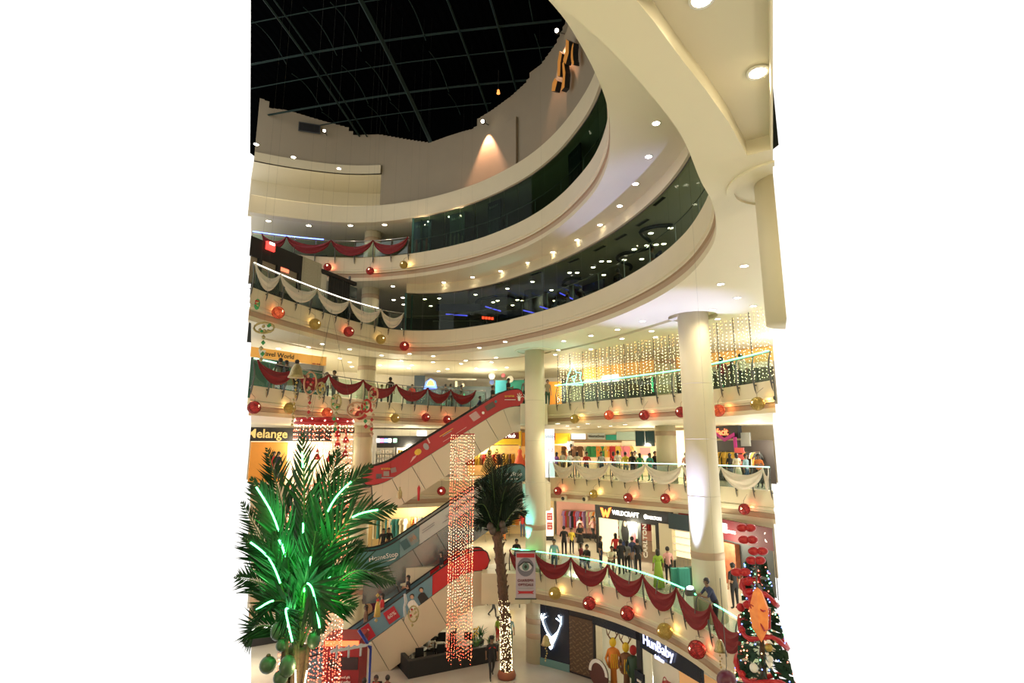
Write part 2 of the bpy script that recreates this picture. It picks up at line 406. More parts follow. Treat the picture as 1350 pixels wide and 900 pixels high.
# ---- fifth floor parapet band, drum wall and roof
def band(rg, q0, q1, prof, mats, mi, name, st=.3):
    mb = MB(); n = int((q1 - q0) / st) + 1; rows = []
    for i in range(n + 1):
        q = q0 + (q1 - q0) * i / n; p = rg.P(q); N = rg.N(q); rows.append([(p.x + N.x * o, p.y + N.y * o, z) for o, z in prof])
    mb.sweep(rows, mi, smooth=False); return struct(mb, name, mats)
a, b = clamp_range(RG5, B6, B6 + 1); b = RG5.L
band(RG5, a, b, [(-.5, B6), (.02, B6), (.02, B6 + .12), (0, B6 + .14), (0, B6 + 1.1), (-.12, B6 + 1.18), (-2.2, B6 + 1.2)], [CREAM], [0] * 6, 'trim_6')
m = MB(); m.flat([clip(RG5.line(0, RG5.L, -.4) + [Vector(p) for p in BK5], B6)], B6 + .02); struct(m, 'ceiling', [CREAM2])
qn = RG5.find(492, B6 + 1.2)            # right end of the niche
def drum(q0, q1, z0, z1, off, name, notch=None):
    mb = MB(); n = int((q1 - q0) / .25)
    for i in range(n):
        qa, qb = q0 + (q1 - q0) * i / n, q0 + (q1 - q0) * (i + 1) / n; pa, pb = RG5.P(qa, off), RG5.P(qb, off)
        t = notch((qa + qb) / 2) if notch else 0
        mb.add([(pa.x, pa.y, z0), (pb.x, pb.y, z0), (pb.x, pb.y, z1 + t), (pa.x, pa.y, z1 + t)], [(0, 1, 2, 3)], 0, True)
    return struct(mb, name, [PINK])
qmid = RG5.find(612, ROOF - 1); qend = RG5.L - 1
def notch(q):
    u = proj(*RG5.P(q, -1.2), ROOF)[0]
    saw = [(300, 120), (337, 128), (349, 133), (350, 142), (376, 145), (420, 158), (462, 169), (463, 178), (500, 177), (540, 184), (568, 188), (590, 180), (612, 173), (628, 169), (629, 158), (650, 145), (675, 127), (697, 107), (700, 96), (715, 85), (735, 58), (748, 30), (760, 5), (800, -60)]
    P_ = RG5.P(q, -1.1)
    for (a_, x), (b_, y) in zip(saw, saw[1:]):
        if a_ <= u < b_: return zat(P_.x, P_.y, x + (y - x) * (u - a_) / (b_ - a_)) - ROOF
    return .8
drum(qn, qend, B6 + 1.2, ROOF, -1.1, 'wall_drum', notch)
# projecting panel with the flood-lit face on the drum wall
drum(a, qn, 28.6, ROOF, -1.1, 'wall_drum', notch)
band(RG5, a, qn, [(-1.1, 28.6), (-.95, 28.6), (-.95, 29.2), (-1.1, 29.25)], [CREAM], [0] * 3, 'trim_7')
band(RG5, a, qn, [(-.95, 28.6), (-3.8, 28.6), (-3.8, B6 + 1.2)], [CREAM2], [0] * 2, 'wall_niche')
pa, pb = RG5.P(qn, -1.1), RG5.P(qn, -3.8)
m = MB(); m.add([(pa.x, pa.y, B6 + 1.2), (pb.x, pb.y, B6 + 1.2), (pb.x, pb.y, 28.6), (pa.x, pa.y, 28.6)], [(0, 1, 2, 3)]); struct(m, 'wall_niche', [CREAM])
qf = RG5.find(664, 27); pf = RG5.P(qf, -1.1); qf0 = RG5.find(610, 27)
m = MB(); r1 = [RG5.P(qf0 + (qf - qf0) * i / 8, -1.1 + .16 * i / 8) for i in range(9)]
m.add([(p.x, p.y, B6 + 1.1) for p in r1] + [(p.x, p.y, 29.6) for p in r1], [(i, i + 1, 10 + i, 9 + i) for i in range(8)])
m.add([(r1[-1].x, r1[-1].y, B6 + 1.1), (pf.x, pf.y, B6 + 1.1), (pf.x, pf.y, 29.6), (r1[-1].x, r1[-1].y, 29.6)], [(0, 1, 2, 3)])
m.add([(p.x, p.y, 29.6) for p in r1] + [(RG5.P(qf0 + (qf - qf0) * i / 8, -1.1).x, RG5.P(qf0 + (qf - qf0) * i / 8, -1.1).y, 29.6) for i in range(9)], [(i, i + 1, 10 + i, 9 + i) for i in range(8)])
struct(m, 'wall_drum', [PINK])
# roof: corrugated dark deck on steel trusses
ROOFM = mat('dark_corrugated_roof', (.0016, .002, .0024), .9, noise=.3, nscale=3, spec=.0); TRUSS = mat('dark_green_truss_steel', (.014, .028, .025), .6, spec=.1)
fr = Vector((-.22, -.975)).normalized(); sd = Vector((fr.y, -fr.x))     # fr: towards the viewer, sd: across
m = MB(); nx = 120
O = Vector((-5.2, 33.5))
def rp(a_, b_, z): p = O + fr * a_ + sd * b_; return (p.x, p.y, z)
rows = [[rp(a_, -14 + 30 * i / nx, ROOF + 3.2 - .012 * abs(-14 + 30 * i / nx) ** 2 * .3 + (.05 if i % 2 else 0)) for i in range(nx + 1)] for a_ in (-6, 30)]
m.sweep(rows, None, smooth=False)
ro = struct(m, 'ceiling', [ROOFM]); cut_sides(ro, 0)
m = MB(); rim = RG5.line(a, RG5.L, -1.1, .5)                  # dark eaves closing the roof onto the wall
m.add([(p.x, p.y, ROOF - .6) for p in [RG5.P(a + (RG5.L - a) * i / 60, -1.6) for i in range(61)]] + [(p.x, p.y, ROOF + 3.6) for p in [RG5.P(a + (RG5.L - a) * i / 60, -1.6) for i in range(61)]], [(i, i + 1, 62 + i, 61 + i) for i in range(60)])
struct(m, 'wall_eaves', [ROOFM])
rt = thing('roof_truss', 'dark green steel truss grid carrying the black roof over the atrium', 'roof truss', (*rp(10, 0, 0)[:2], ROOF))
rt.rotation_euler = (0, 0, 0)
def rbeam(nm, a0, b0, a1, b1, z0, z1, r):
    mb = MB(); k = 9; mb.tube([rp(a0 + (a1 - a0) * i / k, b0 + (b1 - b0) * i / k, z0 + (z1 - z0) * i / k + .35 * math.sin(PI * i / k)) for i in range(k + 1)], r, 4)
    return mb.build(nm, TRUSS, rt, world=True)
for b_, r in ((0, .13), (4.9, .07), (-4.2, .06), (-6.3, .06), (4.4, .05)):
    rbeam('main_beam', -.75 if b_ else -.2, b_, 14, b_ * .98, ROOF - (.7 if b_ == 0 else .1), ROOF + 2.0, r)
for i, a_ in enumerate((1.6, 3.2, 5.4, 7.0, 9.4, 11.0, 13.5)):
    rbeam('cross_beam', a_, -9.5, a_ + .5, 10.5, ROOF + .45 + .13 * a_, ROOF + .45 + .13 * a_, .075 if i % 2 == 1 else .04)
for a_ in (0, 3.2, 7.0, 11):
    for b_ in (-8, -2.1, 1.7, 3.2, 6.4):
        rbeam('purlin', a_, b_ - .03, a_ + 3.2, b_, ROOF + .6 + .13 * a_, ROOF + .9 + .13 * a_, .03)

# ---------------------------------------------------------------- columns
def column(x, y, r, z0, z1, label, bands=(), cm=None):
    t = thing('round_column', label, 'column', (x, y, z0)); h = z1 - z0
    m = MB(); m.lathe([(r, 0), (r, h)], n=32); m.build('shaft', cm or CREAM, t)
    for b_ in bands:
        m = MB(); z = b_ - z0; m.lathe([(r + .004, z), (r + .012, z + .01), (r + .012, z + .26), (r + .004, z + .27)], n=32); m.build('painted_band', BROWN, t, )['label'] = 'tan band round the column'
    for k in range(1, int(h / 2.25)):
        m = MB(); z = k * 2.25 + .1; m.lathe([(r + .001, z), (r + .006, z + .012), (r + .001, z + .024)], n=32); m.build('joint', mat('column_joint', (.56, .49, .35), .7), t)  # joint rings slightly darker than the cream shaft
    return t
column(*C1, .56, 0, B4 + .02, 'tall slim cream column between the red escalator and the light curtain', (6.6, 3.6 - .6 * 4, 1.9))
column(*C2, .63, Z1, B4 + .2, 'broad cream column with a blue-white light streak, standing inside the green neon railing', (6.75,))
column(*C3, .6, 13.5, B4, 'cream column nearest the viewer, cut by the right edge under the big ceiling')
column(-9.1, 34.2, .55, 0, B1, 'white column on the ground floor behind the lowest escalator', ())
column(-9.1, 34.2, .55, Z1, B2, 'white column on the first floor left of the clothes shop')
column(-9.1, 34.2, .55, Z2, B3, 'white column on the second floor beside the shelves of cups', (11.6,))
column(-9.1, 34.2, .55, Z3, B4, 'white column on the third floor behind the red draped railing', (15.7,))
column(-9.1, 34.2, .55, Z4, B5, 'grey-looking column on the fourth floor right of the black curtain', (20.3,))
column(-9.1, 34.2, .55, Z5, B6, 'column on the fifth floor behind the red swags', (24.1,))
column(9.5, 34.5, .62, Z2, B3, 'white column on the second floor among the shoppers', (11.7,))
column(9.3, 33.0, .62, Z3, B4, 'gold-lit column behind the hanging light curtain', (15.9,))


# ---------------------------------------------------------------- railings
def railing(rg, z, q0, q1, label, step, neon=None, glassy=True, rise=1.06):
    p = rg.P(q0); t = thing('railing', label, 'railing', (p.x, p.y, z)); n = max(1, round((q1 - q0) / step)); qs = [q0 + (q1 - q0) * i / n for i in range(n + 1)]
    post = None
    for i, q in enumerate(qs):
        P = rg.P(q); N = rg.N(q); ang = math.atan2(N.y, N.x)
        if post is None:
            m = MB(); path = [(.03, -.42), (.07, -.28), (.10, -.05), (.14, .25), (.15, .5), (.10, .8), (.02, rise)]
            m.tube([(x, 0, zz) for x, zz in path], [.008, .028, .035, .035, .032, .028, .022], 5); m.tube([(-.02, 0, -.1), (.1, 0, -.1)], .03, 4); post = m.mesh('post', DARKM)
        part('post', post, t, (P.x - p.x, P.y - p.y, 0), (0, 0, ang))
    m = MB(); m.tube([(*rg.P(q0 + (q1 - q0) * i / (n * 3), .02), z + rise) for i in range(n * 3 + 1)], .028, 6); m.build('handrail', STEEL, t, world=True)
    if glassy:
        for i in range(n):
            m = MB(); A = rg.P(qs[i] + .04, .02); B_ = rg.P(qs[i + 1] - .04, .02); d = (B_ - A).normalized(); nn = Vector((-d.y, d.x)) * .006
            c = [A - nn, B_ - nn, B_ + nn, A + nn]
            m.prism([(v.x, v.y) for v in c], z + .04, z + rise - .1); m.build('glass_panel', GL, t, world=True)
    for (a_, b_, mt) in (neon or ()):
        m = MB(); k = max(2, int((b_ - a_) / .3)); m.tube([(*rg.P(a_ + (b_ - a_) * i / k, .08), z + rise + .035) for i in range(k + 1)], .026, 6); m.build('neon_tube', mt, t, world=True)
    return t, qs
DR = {}
def swag(rg, z, qa, qb, m_, label, group, top=1.08, sag=.42, depth=.55, name='drape'):
    rows = []; n = 16; k = 7
    for i in range(n + 1):
        f = i / n; q = qa + (qb - qa) * f; c = 4 * f * (1 - f); c = c ** .8
        zt = z + top - sag * c; wd = .10 + depth * c ** .75
        row = []
        for j in range(k):
            g_ = j / (k - 1); bulge = .17 + .035 * math.sin(j * 2.1 + 5 * f) + .05 * c * math.sin(PI * g_)
            if j in (0,): bulge = .15
            p = rg.P(q, bulge); row.append((p.x, p.y, zt - wd * g_ + .02 * math.sin(9 * g_ + 7 * f) * c))
        rows.append(row)
    m = MB(); m.sweep(rows, None, smooth=True)
    o = m.build(name, m_, None, world=True); tag(o, label, 'drape', group)
    return o
def ordinal(i): return ORD[i]
GOLDB = mat('gold_wire', (.55, .38, .08), .35, metal=.6, emit=.06, ecol=(1, .62, .15), noise=.5, nscale=60)
REDB = mat('red_thread', (.55, .03, .03), .5, emit=.16, ecol=(1, .06, .04), noise=.6, nscale=60)
ORGB = mat('orange_thread', (.75, .12, .04), .5, emit=.4, ecol=(1, .18, .05), noise=.6, nscale=60)
CORE = glow('lantern_core', (1, .80, .42), 6)
LANT = {}
def lantern_proto(kind, m_):
    rr = random.Random(3); m = MB(); m.ball((0, 0, 0), .235, 16, 10)
    me = m.mesh('ball', m_)
    w_ = MB()
    for i in range(20):
        ax = Vector((rr.uniform(-1, 1), rr.uniform(-1, 1), rr.uniform(-1, 1))).normalized(); b_ = ax.orthogonal().normalized(); c_ = ax.cross(b_); h = rr.uniform(-.5, .5) * .25; r_ = math.sqrt(.25 ** 2 - h * h)
        w_.tube([ax * h + (b_ * math.cos(t * PI / 8) + c_ * math.sin(t * PI / 8)) * r_ for t in range(16)], .009, 3, closed=True)
    c = MB(); c.ball((0, 0, 0), .06, 10, 6, (1, 1, 1.0))
    LANT[kind] = (me, w_.mesh('wire_netting', mat(kind + '_wire', {'gold': (.75, .6, .25), 'red': (.22, .01, .01), 'orange': (.5, .05, .02)}[kind], .5)), c.mesh('bulb', CORE))
for k_, m_ in (('gold', GOLDB), ('red', REDB), ('orange', ORGB)): lantern_proto(k_, m_)
def lantern(rg, q, zb, ztop, kind, label, size=1.0, out=.42, grp='lantern balls under the railings'):
    p = rg.P(q, out); t = thing('lantern_ball', label, 'lantern', (p.x, p.y, zb), group=grp)
    me, wi, co = LANT[kind]; r = .25 * size
    a_ = part('ball', me, t, (0, 0, r)); b_ = part('wire_netting', wi, t, (0, 0, r)); c_ = part('bulb', co, t, (rg.N(q).x * r * .75, rg.N(q).y * r * .75, r + .04))
    for o in (a_, b_, c_): o.scale = (size,) * 3
    m = MB(); top = rg.P(q, .12); m.tube([(top.x - p.x, top.y - p.y, ztop - zb), (0, 0, 2 * r + .15), (0, 0, 2 * r - .02)], .008, 3); m.build('cord', DARKM, t)
    lc = {'gold': (1, .66, .25), 'red': (1, .22, .12), 'orange': (1, .35, .12)}[kind]
    qq = rg.P(q + .18, .16); lamp('POINT', 'lantern_light', (qq.x, qq.y, zb + r + .12), 5, lc, .05, parent=t)
    return t
column(1.4, 34.8, .62, Z4, B5, 'dark round column inside the smoked glass hall', (), DGREY)

# ---- the railings, their swags and hanging lanterns, deck by deck
def deck(rg, z, lo, hi, dlist, dm, dcol, fl, lans, neon=None, size=1.0, post=.95, rlabel='', sag=.42, depth=.55):
    q0, q1 = rg.find(lo, z + 1.06), rg.find(hi, z + 1.06)
    nz = [(rg.find(a, z + 1.06), rg.find(b, z + 1.06), m_) for a, b, m_ in (neon or ())]
    t, qs = railing(rg, z, q0, q1, rlabel, post, nz)
    for i, (a, b) in enumerate(dlist):
        qa, qb = rg.find(a, z + 1.06), rg.find(b, z + 1.06)
        swag(rg, z, qa, qb, dm, '%s %s swag from the left on the %s' % (ordinal(i), dcol, fl), '%s swags along the %s' % (dcol, fl), sag=sag, depth=depth)
    cnt = {}
    tot = {}
    for u, v, k in lans: tot[k] = tot.get(k, 0) + 1
    for u, v, k in lans:
        c = cnt.get(k, 0); cnt[k] = c + 1
        q = rg.find(u, z + .1, .42); p = rg.P(q, .42); r = .25 * size
        zc = zat(p.x, p.y, v)
        lb = ('only %s lantern ball hanging under the %s' % (k, fl)) if tot[k] == 1 else '%s %s lantern ball from the left under the %s' % (ordinal(c), k, fl)
        lantern(rg, q, zc - r, z - .25, k, lb, size, grp='lantern balls under the %s' % fl)
deck(RG1, Z1, 673, 1006, list(zip((673, 707, 755, 804, 851, 896, 942), (707, 755, 804, 851, 896, 942, 985))), REDF, 'red', 'first-floor railing',
     [(674, 772, 'red'), (731, 782, 'gold'), (776, 795, 'red'), (826, 808, 'red'), (875, 832, 'gold'), (917, 856, 'red')],
     [(676, 920, NGREEN), (945, 1006, NGREEN)], 1.22, .93, 'curved first-floor railing with green neon tube and red swags', .5, .62)
deck(RG2, Z2, 724, 1016, list(zip((730, 759, 805, 853, 901, 952, 1009), (759, 805, 853, 901, 952, 1009, 1016))), WHEAT, 'ivory', 'second-floor railing',
     [(735, 647, 'red'), (782, 651, 'gold'), (827, 656, 'red'), (876, 657, 'red'), (979, 671, 'red')], [(724, 1016, NGREENW)], 1.05, 1.0, 'second-floor railing with pale green neon tube and ivory swags', .40, .62)
deck(RG3, Z3, 735, 1016, [], REDF, 'red', 'right third-floor railing',
     [(757, 552, 'gold'), (802, 547, 'orange'), (848, 547, 'red'), (896, 543, 'red'), (945, 541, 'orange'), (996, 532, 'gold')], [(733, 1016, NGREEN)], 1.0, 1.0, 'third-floor railing before the hanging light curtain, with green neon tube')
deck(RG3, Z3, 333, 640, list(zip((335, 386, 430, 476, 520, 562, 593), (386, 430, 476, 520, 562, 593, 627))), REDF, 'red', 'left third-floor railing',
     [(338, 537, 'red'), (384, 538, 'gold'), (433, 544, 'orange'), (476, 547, 'red'), (522, 551, 'gold'), (562, 550, 'red'), (590, 553, 'red')], [(333, 362, NGREENW)], 1.0, .98, 'third-floor railing with red swags left of the red escalator', .36, .48)
deck(RG4, Z4, 333, 533, list(zip((333, 366, 415, 458, 500), (366, 415, 458, 500, 532))), WHEAT, 'ivory', 'fourth-floor railing',
     [(369, 412, 'orange'), (417, 427, 'gold'), (461, 437, 'red'), (503, 447, 'gold'), (534, 456, 'red')], [(333, 498, NWHITE)], 1.12, .95, 'fourth-floor railing with white neon tube and ivory swags')
deck(RG5, Z5, 333, 540, list(zip((345, 378, 437, 493), (378, 437, 493, 540))), REDF, 'red', 'fifth-floor railing',
     [(433, 352, 'red'), (489, 357, 'red'), (533, 349, 'gold')], [(333, 427, NBLUE)], .95, 1.25, 'fifth-floor railing with blue neon tube and red swags', .42, .5)
# lone lantern under the second floor slab left of the light column
def lone(u, v, Y, k, label, size=1.0, top=.8, grp='lantern balls away from the railings'):
    P = atY(u, v, Y); t = thing('lantern_ball', label, 'lantern', (P.x, Y, P.z - .25 * size), group=grp)
    for nm, me in zip(('ball', 'wire_netting', 'bulb'), LANT[k]):
        o = part(nm, me, t, (0, 0 if nm != 'bulb' else -.2 * size, .25 * size + (.03 if nm == 'bulb' else 0))); o.scale = (size,) * 3
    m = MB(); m.tube([(0, 0, .5 * size), (0, 0, .5 * size + top)], .008, 3); m.build('cord', DARKM, t); return t
lone(582, 647, 32.6, 'red', 'red lantern ball hanging left of the tall red light column', 1.0, 1.9)

# ---- glass halls of the fourth and fifth floor
def glasswall(name, rg, z0, z1, q0, q1, step, g, header=None, label=None):
    p = rg.P(q0, -.12); t = bpy.data.objects.new(name, None); C.objects.link(t); t.location = (p.x, p.y, z0); tag(t, kind='structure')
    n = round((q1 - q0) / step)
    for i in range(n):
        a, b = q0 + (q1 - q0) * i / n + .012, q0 + (q1 - q0) * (i + 1) / n - .012
        A, B_ = rg.P(a, -.12), rg.P(b, -.12); m = MB(); A2, B2 = rg.P(a, -.135), rg.P(b, -.135)
        m.prism([(A.x, A.y), (B_.x, B_.y), (B2.x, B2.y), (A2.x, A2.y)], z0, z1); m.build('pane', g, t, world=True)
    m = MB()
    for zz, r in ((z0 + .03, .035), (z1 - .02, .03)): m.tube([(*rg.P(q0 + (q1 - q0) * i / 60, -.12), zz) for i in range(61)], r, 4)
    m.build('channel', DARKM, t, world=True)
    m = MB()
    for q in (q0,): A = rg.P(q, -.12); m.box((A.x, A.y, (z0 + z1) / 2), (.12, .12, z1 - z0)); A = rg.P(q + .35, -.5); m.box((A.x, A.y, (z0 + z1) / 2), (.09, .09, z1 - z0))
    m.build('jamb', mat('dark_green_frame', (.03, .10, .09), .4), t, world=True)
    # inner railing seen through the glass
    m = MB(); m.tube([(*rg.P(q0 + (q1 - q0) * i / 80, -.35), z0 + 1.0) for i in range(81)], .022, 5); m.build('inner_handrail', STEEL, t, world=True)
    m = MB()
    for i in range(0, n, 2): A = rg.P(q0 + (q1 - q0) * i / n, -.35); m.tube([(A.x, A.y, z0), (A.x, A.y, z0 + 1)], .015, 4)
    o = m.build('inner_post_row', STEEL, t, world=True); tag(o, kind='stuff')
    return t
q4 = RG4.find(534, Z4 + .05)
glasswall('window_4', RG4, Z4, 20.38, q4, RG4.L - 8, 1.0, DG)
band(RG4, q4, RG4.L - 8, [(-.25, 20.38), (.0, 20.38), (.0, 20.6), (-.1, 20.62), (-.1, B5 + .03)], [CREAM], [0] * 4, 'trim_8')
q5 = RG5.find(542, Z5 + .05)
glasswall('window_5', RG5, Z5, B6, q5, RG5.L - 2, 1.15, DG5)

# ---------------------------------------------------------------- ceiling lights
def lights(pts, z, label, group, r=.10, real=0, power=60, col=(1, .86, .62), glowm=None, sp_=150):
    me = None
    for i, (u, v) in enumerate(pts):
        p = at(u, v, z)
        t = thing('ceiling_light', label, 'ceiling light', (p.x, p.y, z - .02), group=group)
        if me is None:
            m = MB(); m.lathe([(r, 0), (r * .98, .012), (0, .012)], n=12); me = m.mesh('diffuser', glowm or DOWNL)
            m = MB(); m.lathe([(r, 0), (r * 1.3, -.004), (r * 1.3, .03), (r, .03)], n=14); tr = m.mesh('trim_ring', WHITE)
        part('diffuser', me, t); part('trim_ring', tr, t)
        if real and i % real == 0: lamp('SPOT', 'downlight_beam', (p.x, p.y, z - .05), power, col, .08, aim=(p.x, p.y, z - 5), spot=sp_, parent=t, blend=.9)
lights([(660, 357), (623, 365), (585, 372), (545, 376), (696, 346), (729, 332), (761, 316), (791, 296), (817, 271), (838, 242), (855, 206), (865, 162)], B5, 'round recessed downlight in the row under the fifth-floor ring', 'downlights under the fifth-floor ring', .115, 1, 16, sp_=95)
lights([(999, 95)], B4 + .28, 'large recessed downlight in full view in the raised coffer', None, .13, 1, 120)
lights([(925, -2)], B4 + .28, 'large recessed downlight in the raised coffer, half cut by the top', None, .13, 1, 120)
lights([(981, 350), (950, 374), (972, 392), (993, 403), (939, 408), (946, 420), (847, 423), (814, 434), (859, 436), (779, 442), (820, 446), (864, 444), (743, 449), (736, 461), (732, 467), (779, 460), (666, 450), (632, 458)], B4, 'round downlight in the fourth-floor soffit right of the slim column', 'downlights in the right soffit', .115, 2, 130)
lights([(425, 453), (461, 460), (407, 457), (367, 459), (448, 472), (461, 477), (464, 483), (503, 468), (529, 475), (501, 481), (543, 481), (539, 485), (571, 477), (608, 479), (590, 486), (578, 489), (628, 485), (614, 475), (648, 477), (654, 471), (668, 484), (653, 487), (571, 469), (540, 466)], B4, 'round downlight in the corridor ceiling left of the slim column', 'downlights in the left corridor ceiling', .115, 3, 170)
lights([(560, 394), (579, 393), (568, 403), (599, 402), (581, 409), (604, 409), (622, 409), (627, 388), (650, 398), (656, 396), (669, 380), (682, 395), (689, 396), (676, 402), (702, 371), (727, 382), (751, 359), (761, 359), (731, 396), (782, 352), (793, 344), (803, 344), (836, 328), (858, 307), (865, 322), (853, 323), (875, 321), (884, 300), (796, 362), (823, 342), (846, 341), (863, 339)], B5, 'small downlight glimmering behind the smoked glass', 'downlights behind the smoked glass', .12, 5, 90, glowm=glow('inner_downlight_glow', (1, .93, .75), 14))
lights([(354, 291), (407, 297), (462, 297), (507, 296)], B6, 'downlight in the ceiling above the blue neon railing', 'downlights above the blue neon railing', .14, 1, 45)
lights([(387, 207), (447, 222), (338, 190)], 28.6, 'downlight high in the wall niche', 'downlights in the wall niche', .13, 1, 160, (1, .8, .5))
lights([(735, 558), (748, 561), (762, 562), (775, 558), (790, 562), (751, 565), (757, 566), (805, 561), (824, 559), (843, 562)], B3, 'tiny downlight in the second-floor ceiling', 'downlights of the second floor', .12, 3, 150)
lights([(518, 377 + 0), (519, 395), (531, 392), (532, 401)], B5, 'downlight left of the dark green glass frame', 'downlights left of the glass frame', .12, 2, 60)
# ceiling air slots behind the smoked glass and bright linear strips on the second floor
for i, (u, v) in enumerate(((577, 385), (616, 380), (655, 374), (706, 360), (756, 343), (790, 327), (818, 312), (847, 293), (868, 265))):
    p = at(u, v, B5); q = min(range(0, int(RG4.L * 5)), key=lambda k: (RG4.P(k / 5) - p).length) / 5; tt = RG4.T(q)
    t = thing('ceiling_vent', 'slim dark air slot in the ceiling behind the smoked glass', 'vent', (p.x, p.y, B5 - .03), math.atan2(tt.y, tt.x), 'air slots behind the glass')
    m = MB(); m.box((0, 0, .015), (.8, .16, .03)); m.build('slot', BLACK, t); m = MB(); m.box((0, -.09, .01), (.84, .02, .04)); m.box((0, .09, .01), (.84, .02, .04)); m.build('frame', GREY, t)
trk = mat('black_track', (.02, .03, .03), .5)
def track(pts, label):
    P = [at(u, v, B5 - .12) for u, v in pts]; rg = Ring([(p.x, p.y) for p in P]); m = MB()
    m.tube([(*rg.P(rg.L * i / 40), B5 - .12) for i in range(41)], .09, 6); tag(m.build('ceiling_track', trk, None, world=True), label, 'ceiling track')
track([(887, 297), (865, 298), (845, 304), (848, 311), (857, 318), (856, 326), (840, 331), (822, 334), (813, 340), (822, 346), (832, 350), (831, 355)], 'black snake-curved ceiling track behind the right of the smoked glass')
track([(767, 367), (748, 368), (741, 375), (750, 378)], 'short black hooked ceiling track behind the middle of the smoked glass')
track([(687, 393), (660, 390), (634, 394), (627, 399), (631, 405)], 'long black curved ceiling track left of the dark column behind glass')
for i, (u0, v0, u1, v1, z, m_, lb) in enumerate(((588, 414, 616, 416, 19.3, NBLUE, 'blue neon strip far behind glass, leftmost'), (640, 404, 660, 410, 19.6, NBLUE, 'blue neon strip behind glass above the red sign'), (690, 409, 706, 413, 19.2, NBLUE, 'blue neon strip beside the dark column behind glass'), (712, 404, 732, 410, 19.2, NBLUE, 'blue neon strip right of the dark column behind glass'), (738, 386, 755, 394, 19.8, NBLUE, 'steep blue neon strip near the people behind glass'))):
    a = atY(u0, v0, 36.5 - i); b = atY(u1, v1, 35.5 - i); m = MB(); m.tube([a, b], .04, 5); tag(m.build('neon_strip', mat('dim_blue_neon', (.1, .12, .9), emit=2, ecol=(.08, .08, .9)), None, world=True), lb, 'neon light')
sg = thing('menu_sign', 'small red lit sign behind the smoked glass', 'sign', atY(643, 419, 35)); m = MB(); m.box((0, .05, 0), (1.0, .06, .34)); m.build('panel', BLACK, sg)
m = MB(); [m.box((-.3 + .2 * i, -.0, .02 - .02 * i), (.15, .04, .16)) for i in range(4)]; m.build('lit_marks', glow('red_sign_glow', (1, .05, .02), 4), sg)
# counters and booths inside the fourth-floor hall
for i, (x, y, w_, h) in enumerate(((-3.5, 36, 3.4, 1.2), (.2, 37.5, 3.0, 1.1), (4.2, 31.5, 2.6, 1.1), (6.8, 27, 2.2, 1.1))):
    t = thing('food_counter', ('dark food counter behind glass, left end', 'dark food counter behind glass, beside the dark column', 'dark food counter behind glass, near the seated people', 'dark food counter behind glass, right end')[i], 'counter', (x, y, Z4), -.5 * i)
    m = MB(); m.box((0, 0, h / 2), (w_, .7, h)); m.build('base', DGREY, t); m = MB(); m.box((0, 0, h + .02), (w_ + .1, .8, .05)); m.build('top', STEEL, t); m = MB(); m.box((0, .5, 2.35), (w_, .1, .5)); m.build('overhead_board', mat('board_blue', (.03, .04, .10), .4), t)
# posters behind the fifth-floor glass
def poster_art(t, w_, h, cols, seed):
    rr = random.Random(seed); m = MB(); m.box((0, 0, h / 2), (w_, .06, h)); m.build('board', mat('poster_night_%d' % seed, cols[0], .5), t)
    m = MB(); m.prism([(-w_ * .45, h * .05), (w_ * .45, h * .05), (w_ * .42, h * .3), (w_ * .1, h * .42), (-w_ * .2, h * .36), (-w_ * .45, h * .45)], -.035, -.045, 'xz'); m.build('lower_scene', mat('poster_low_%d' % seed, cols[1], .5), t)
    m = MB()
    for i in range(3):
        x = -w_ * .28 + i * w_ * .28; m.prism([(x - .09, h * .12), (x + .09, h * .12), (x + .06, h * .40), (x + .05, h * .47), (x - .05, h * .47), (x - .07, h * .40)], -.05, -.06, 'xz')
    m.build('figure_shapes', mat('poster_fig_%d' % seed, cols[2], .5), t)
    m = MB(); [m.box((-w_ * .3 + w_ * .15 * i, -.05, h * .85), (w_ * .09, .02, h * .06)) for i in range(5)]; m.build('title_marks', mat('poster_title_%d' % seed, cols[3], .5), t)
for i, (u, wd, cols, lb) in enumerate(((556, 1.25, ((.05, .10, .17), (.25, .30, .32), (.4, .12, .10), (.2, .3, .3)), 'tall blue film poster lit from both upper corners, leftmost behind glass'), (602, 1.1, ((.05, .10, .10), (.30, .26, .18), (.02, .02, .03), (.15, .25, .2)), 'green and tan film poster second behind the glass'), (651, 1.0, ((.01, .02, .03), (.03, .05, .08), (.05, .07, .09), (.3, .3, .3)), 'very dark film poster third behind the glass'), (757, 1.2, ((.01, .015, .02), (.05, .03, .05), (.08, .06, .06), (.1, .1, .1)), 'dark film poster at the right of the upper glass'))):
    q = RG5.find(u, Z5 + 1, -.55); p = RG5.P(q, -.6); tt = RG5.T(q); t = thing('film_poster', lb, 'poster', (p.x, p.y, Z5 + .05), math.atan2(tt.y, tt.x)); poster_art(t, wd, 2.2, cols, i)
    if i < 2:
        m = MB(); m.ball((-wd * .42, -.25, 2.0), .05); (m.ball((wd * .42, -.25, 2.0), .05) if i == 0 else None); m.build('picture_light', DOWNL, t)
        lamp('POINT', 'poster_beam', (p.x, p.y - .8, Z5 + 1.9), 16, (1, .7, .45), .04, parent=None).name = 'poster_beam'

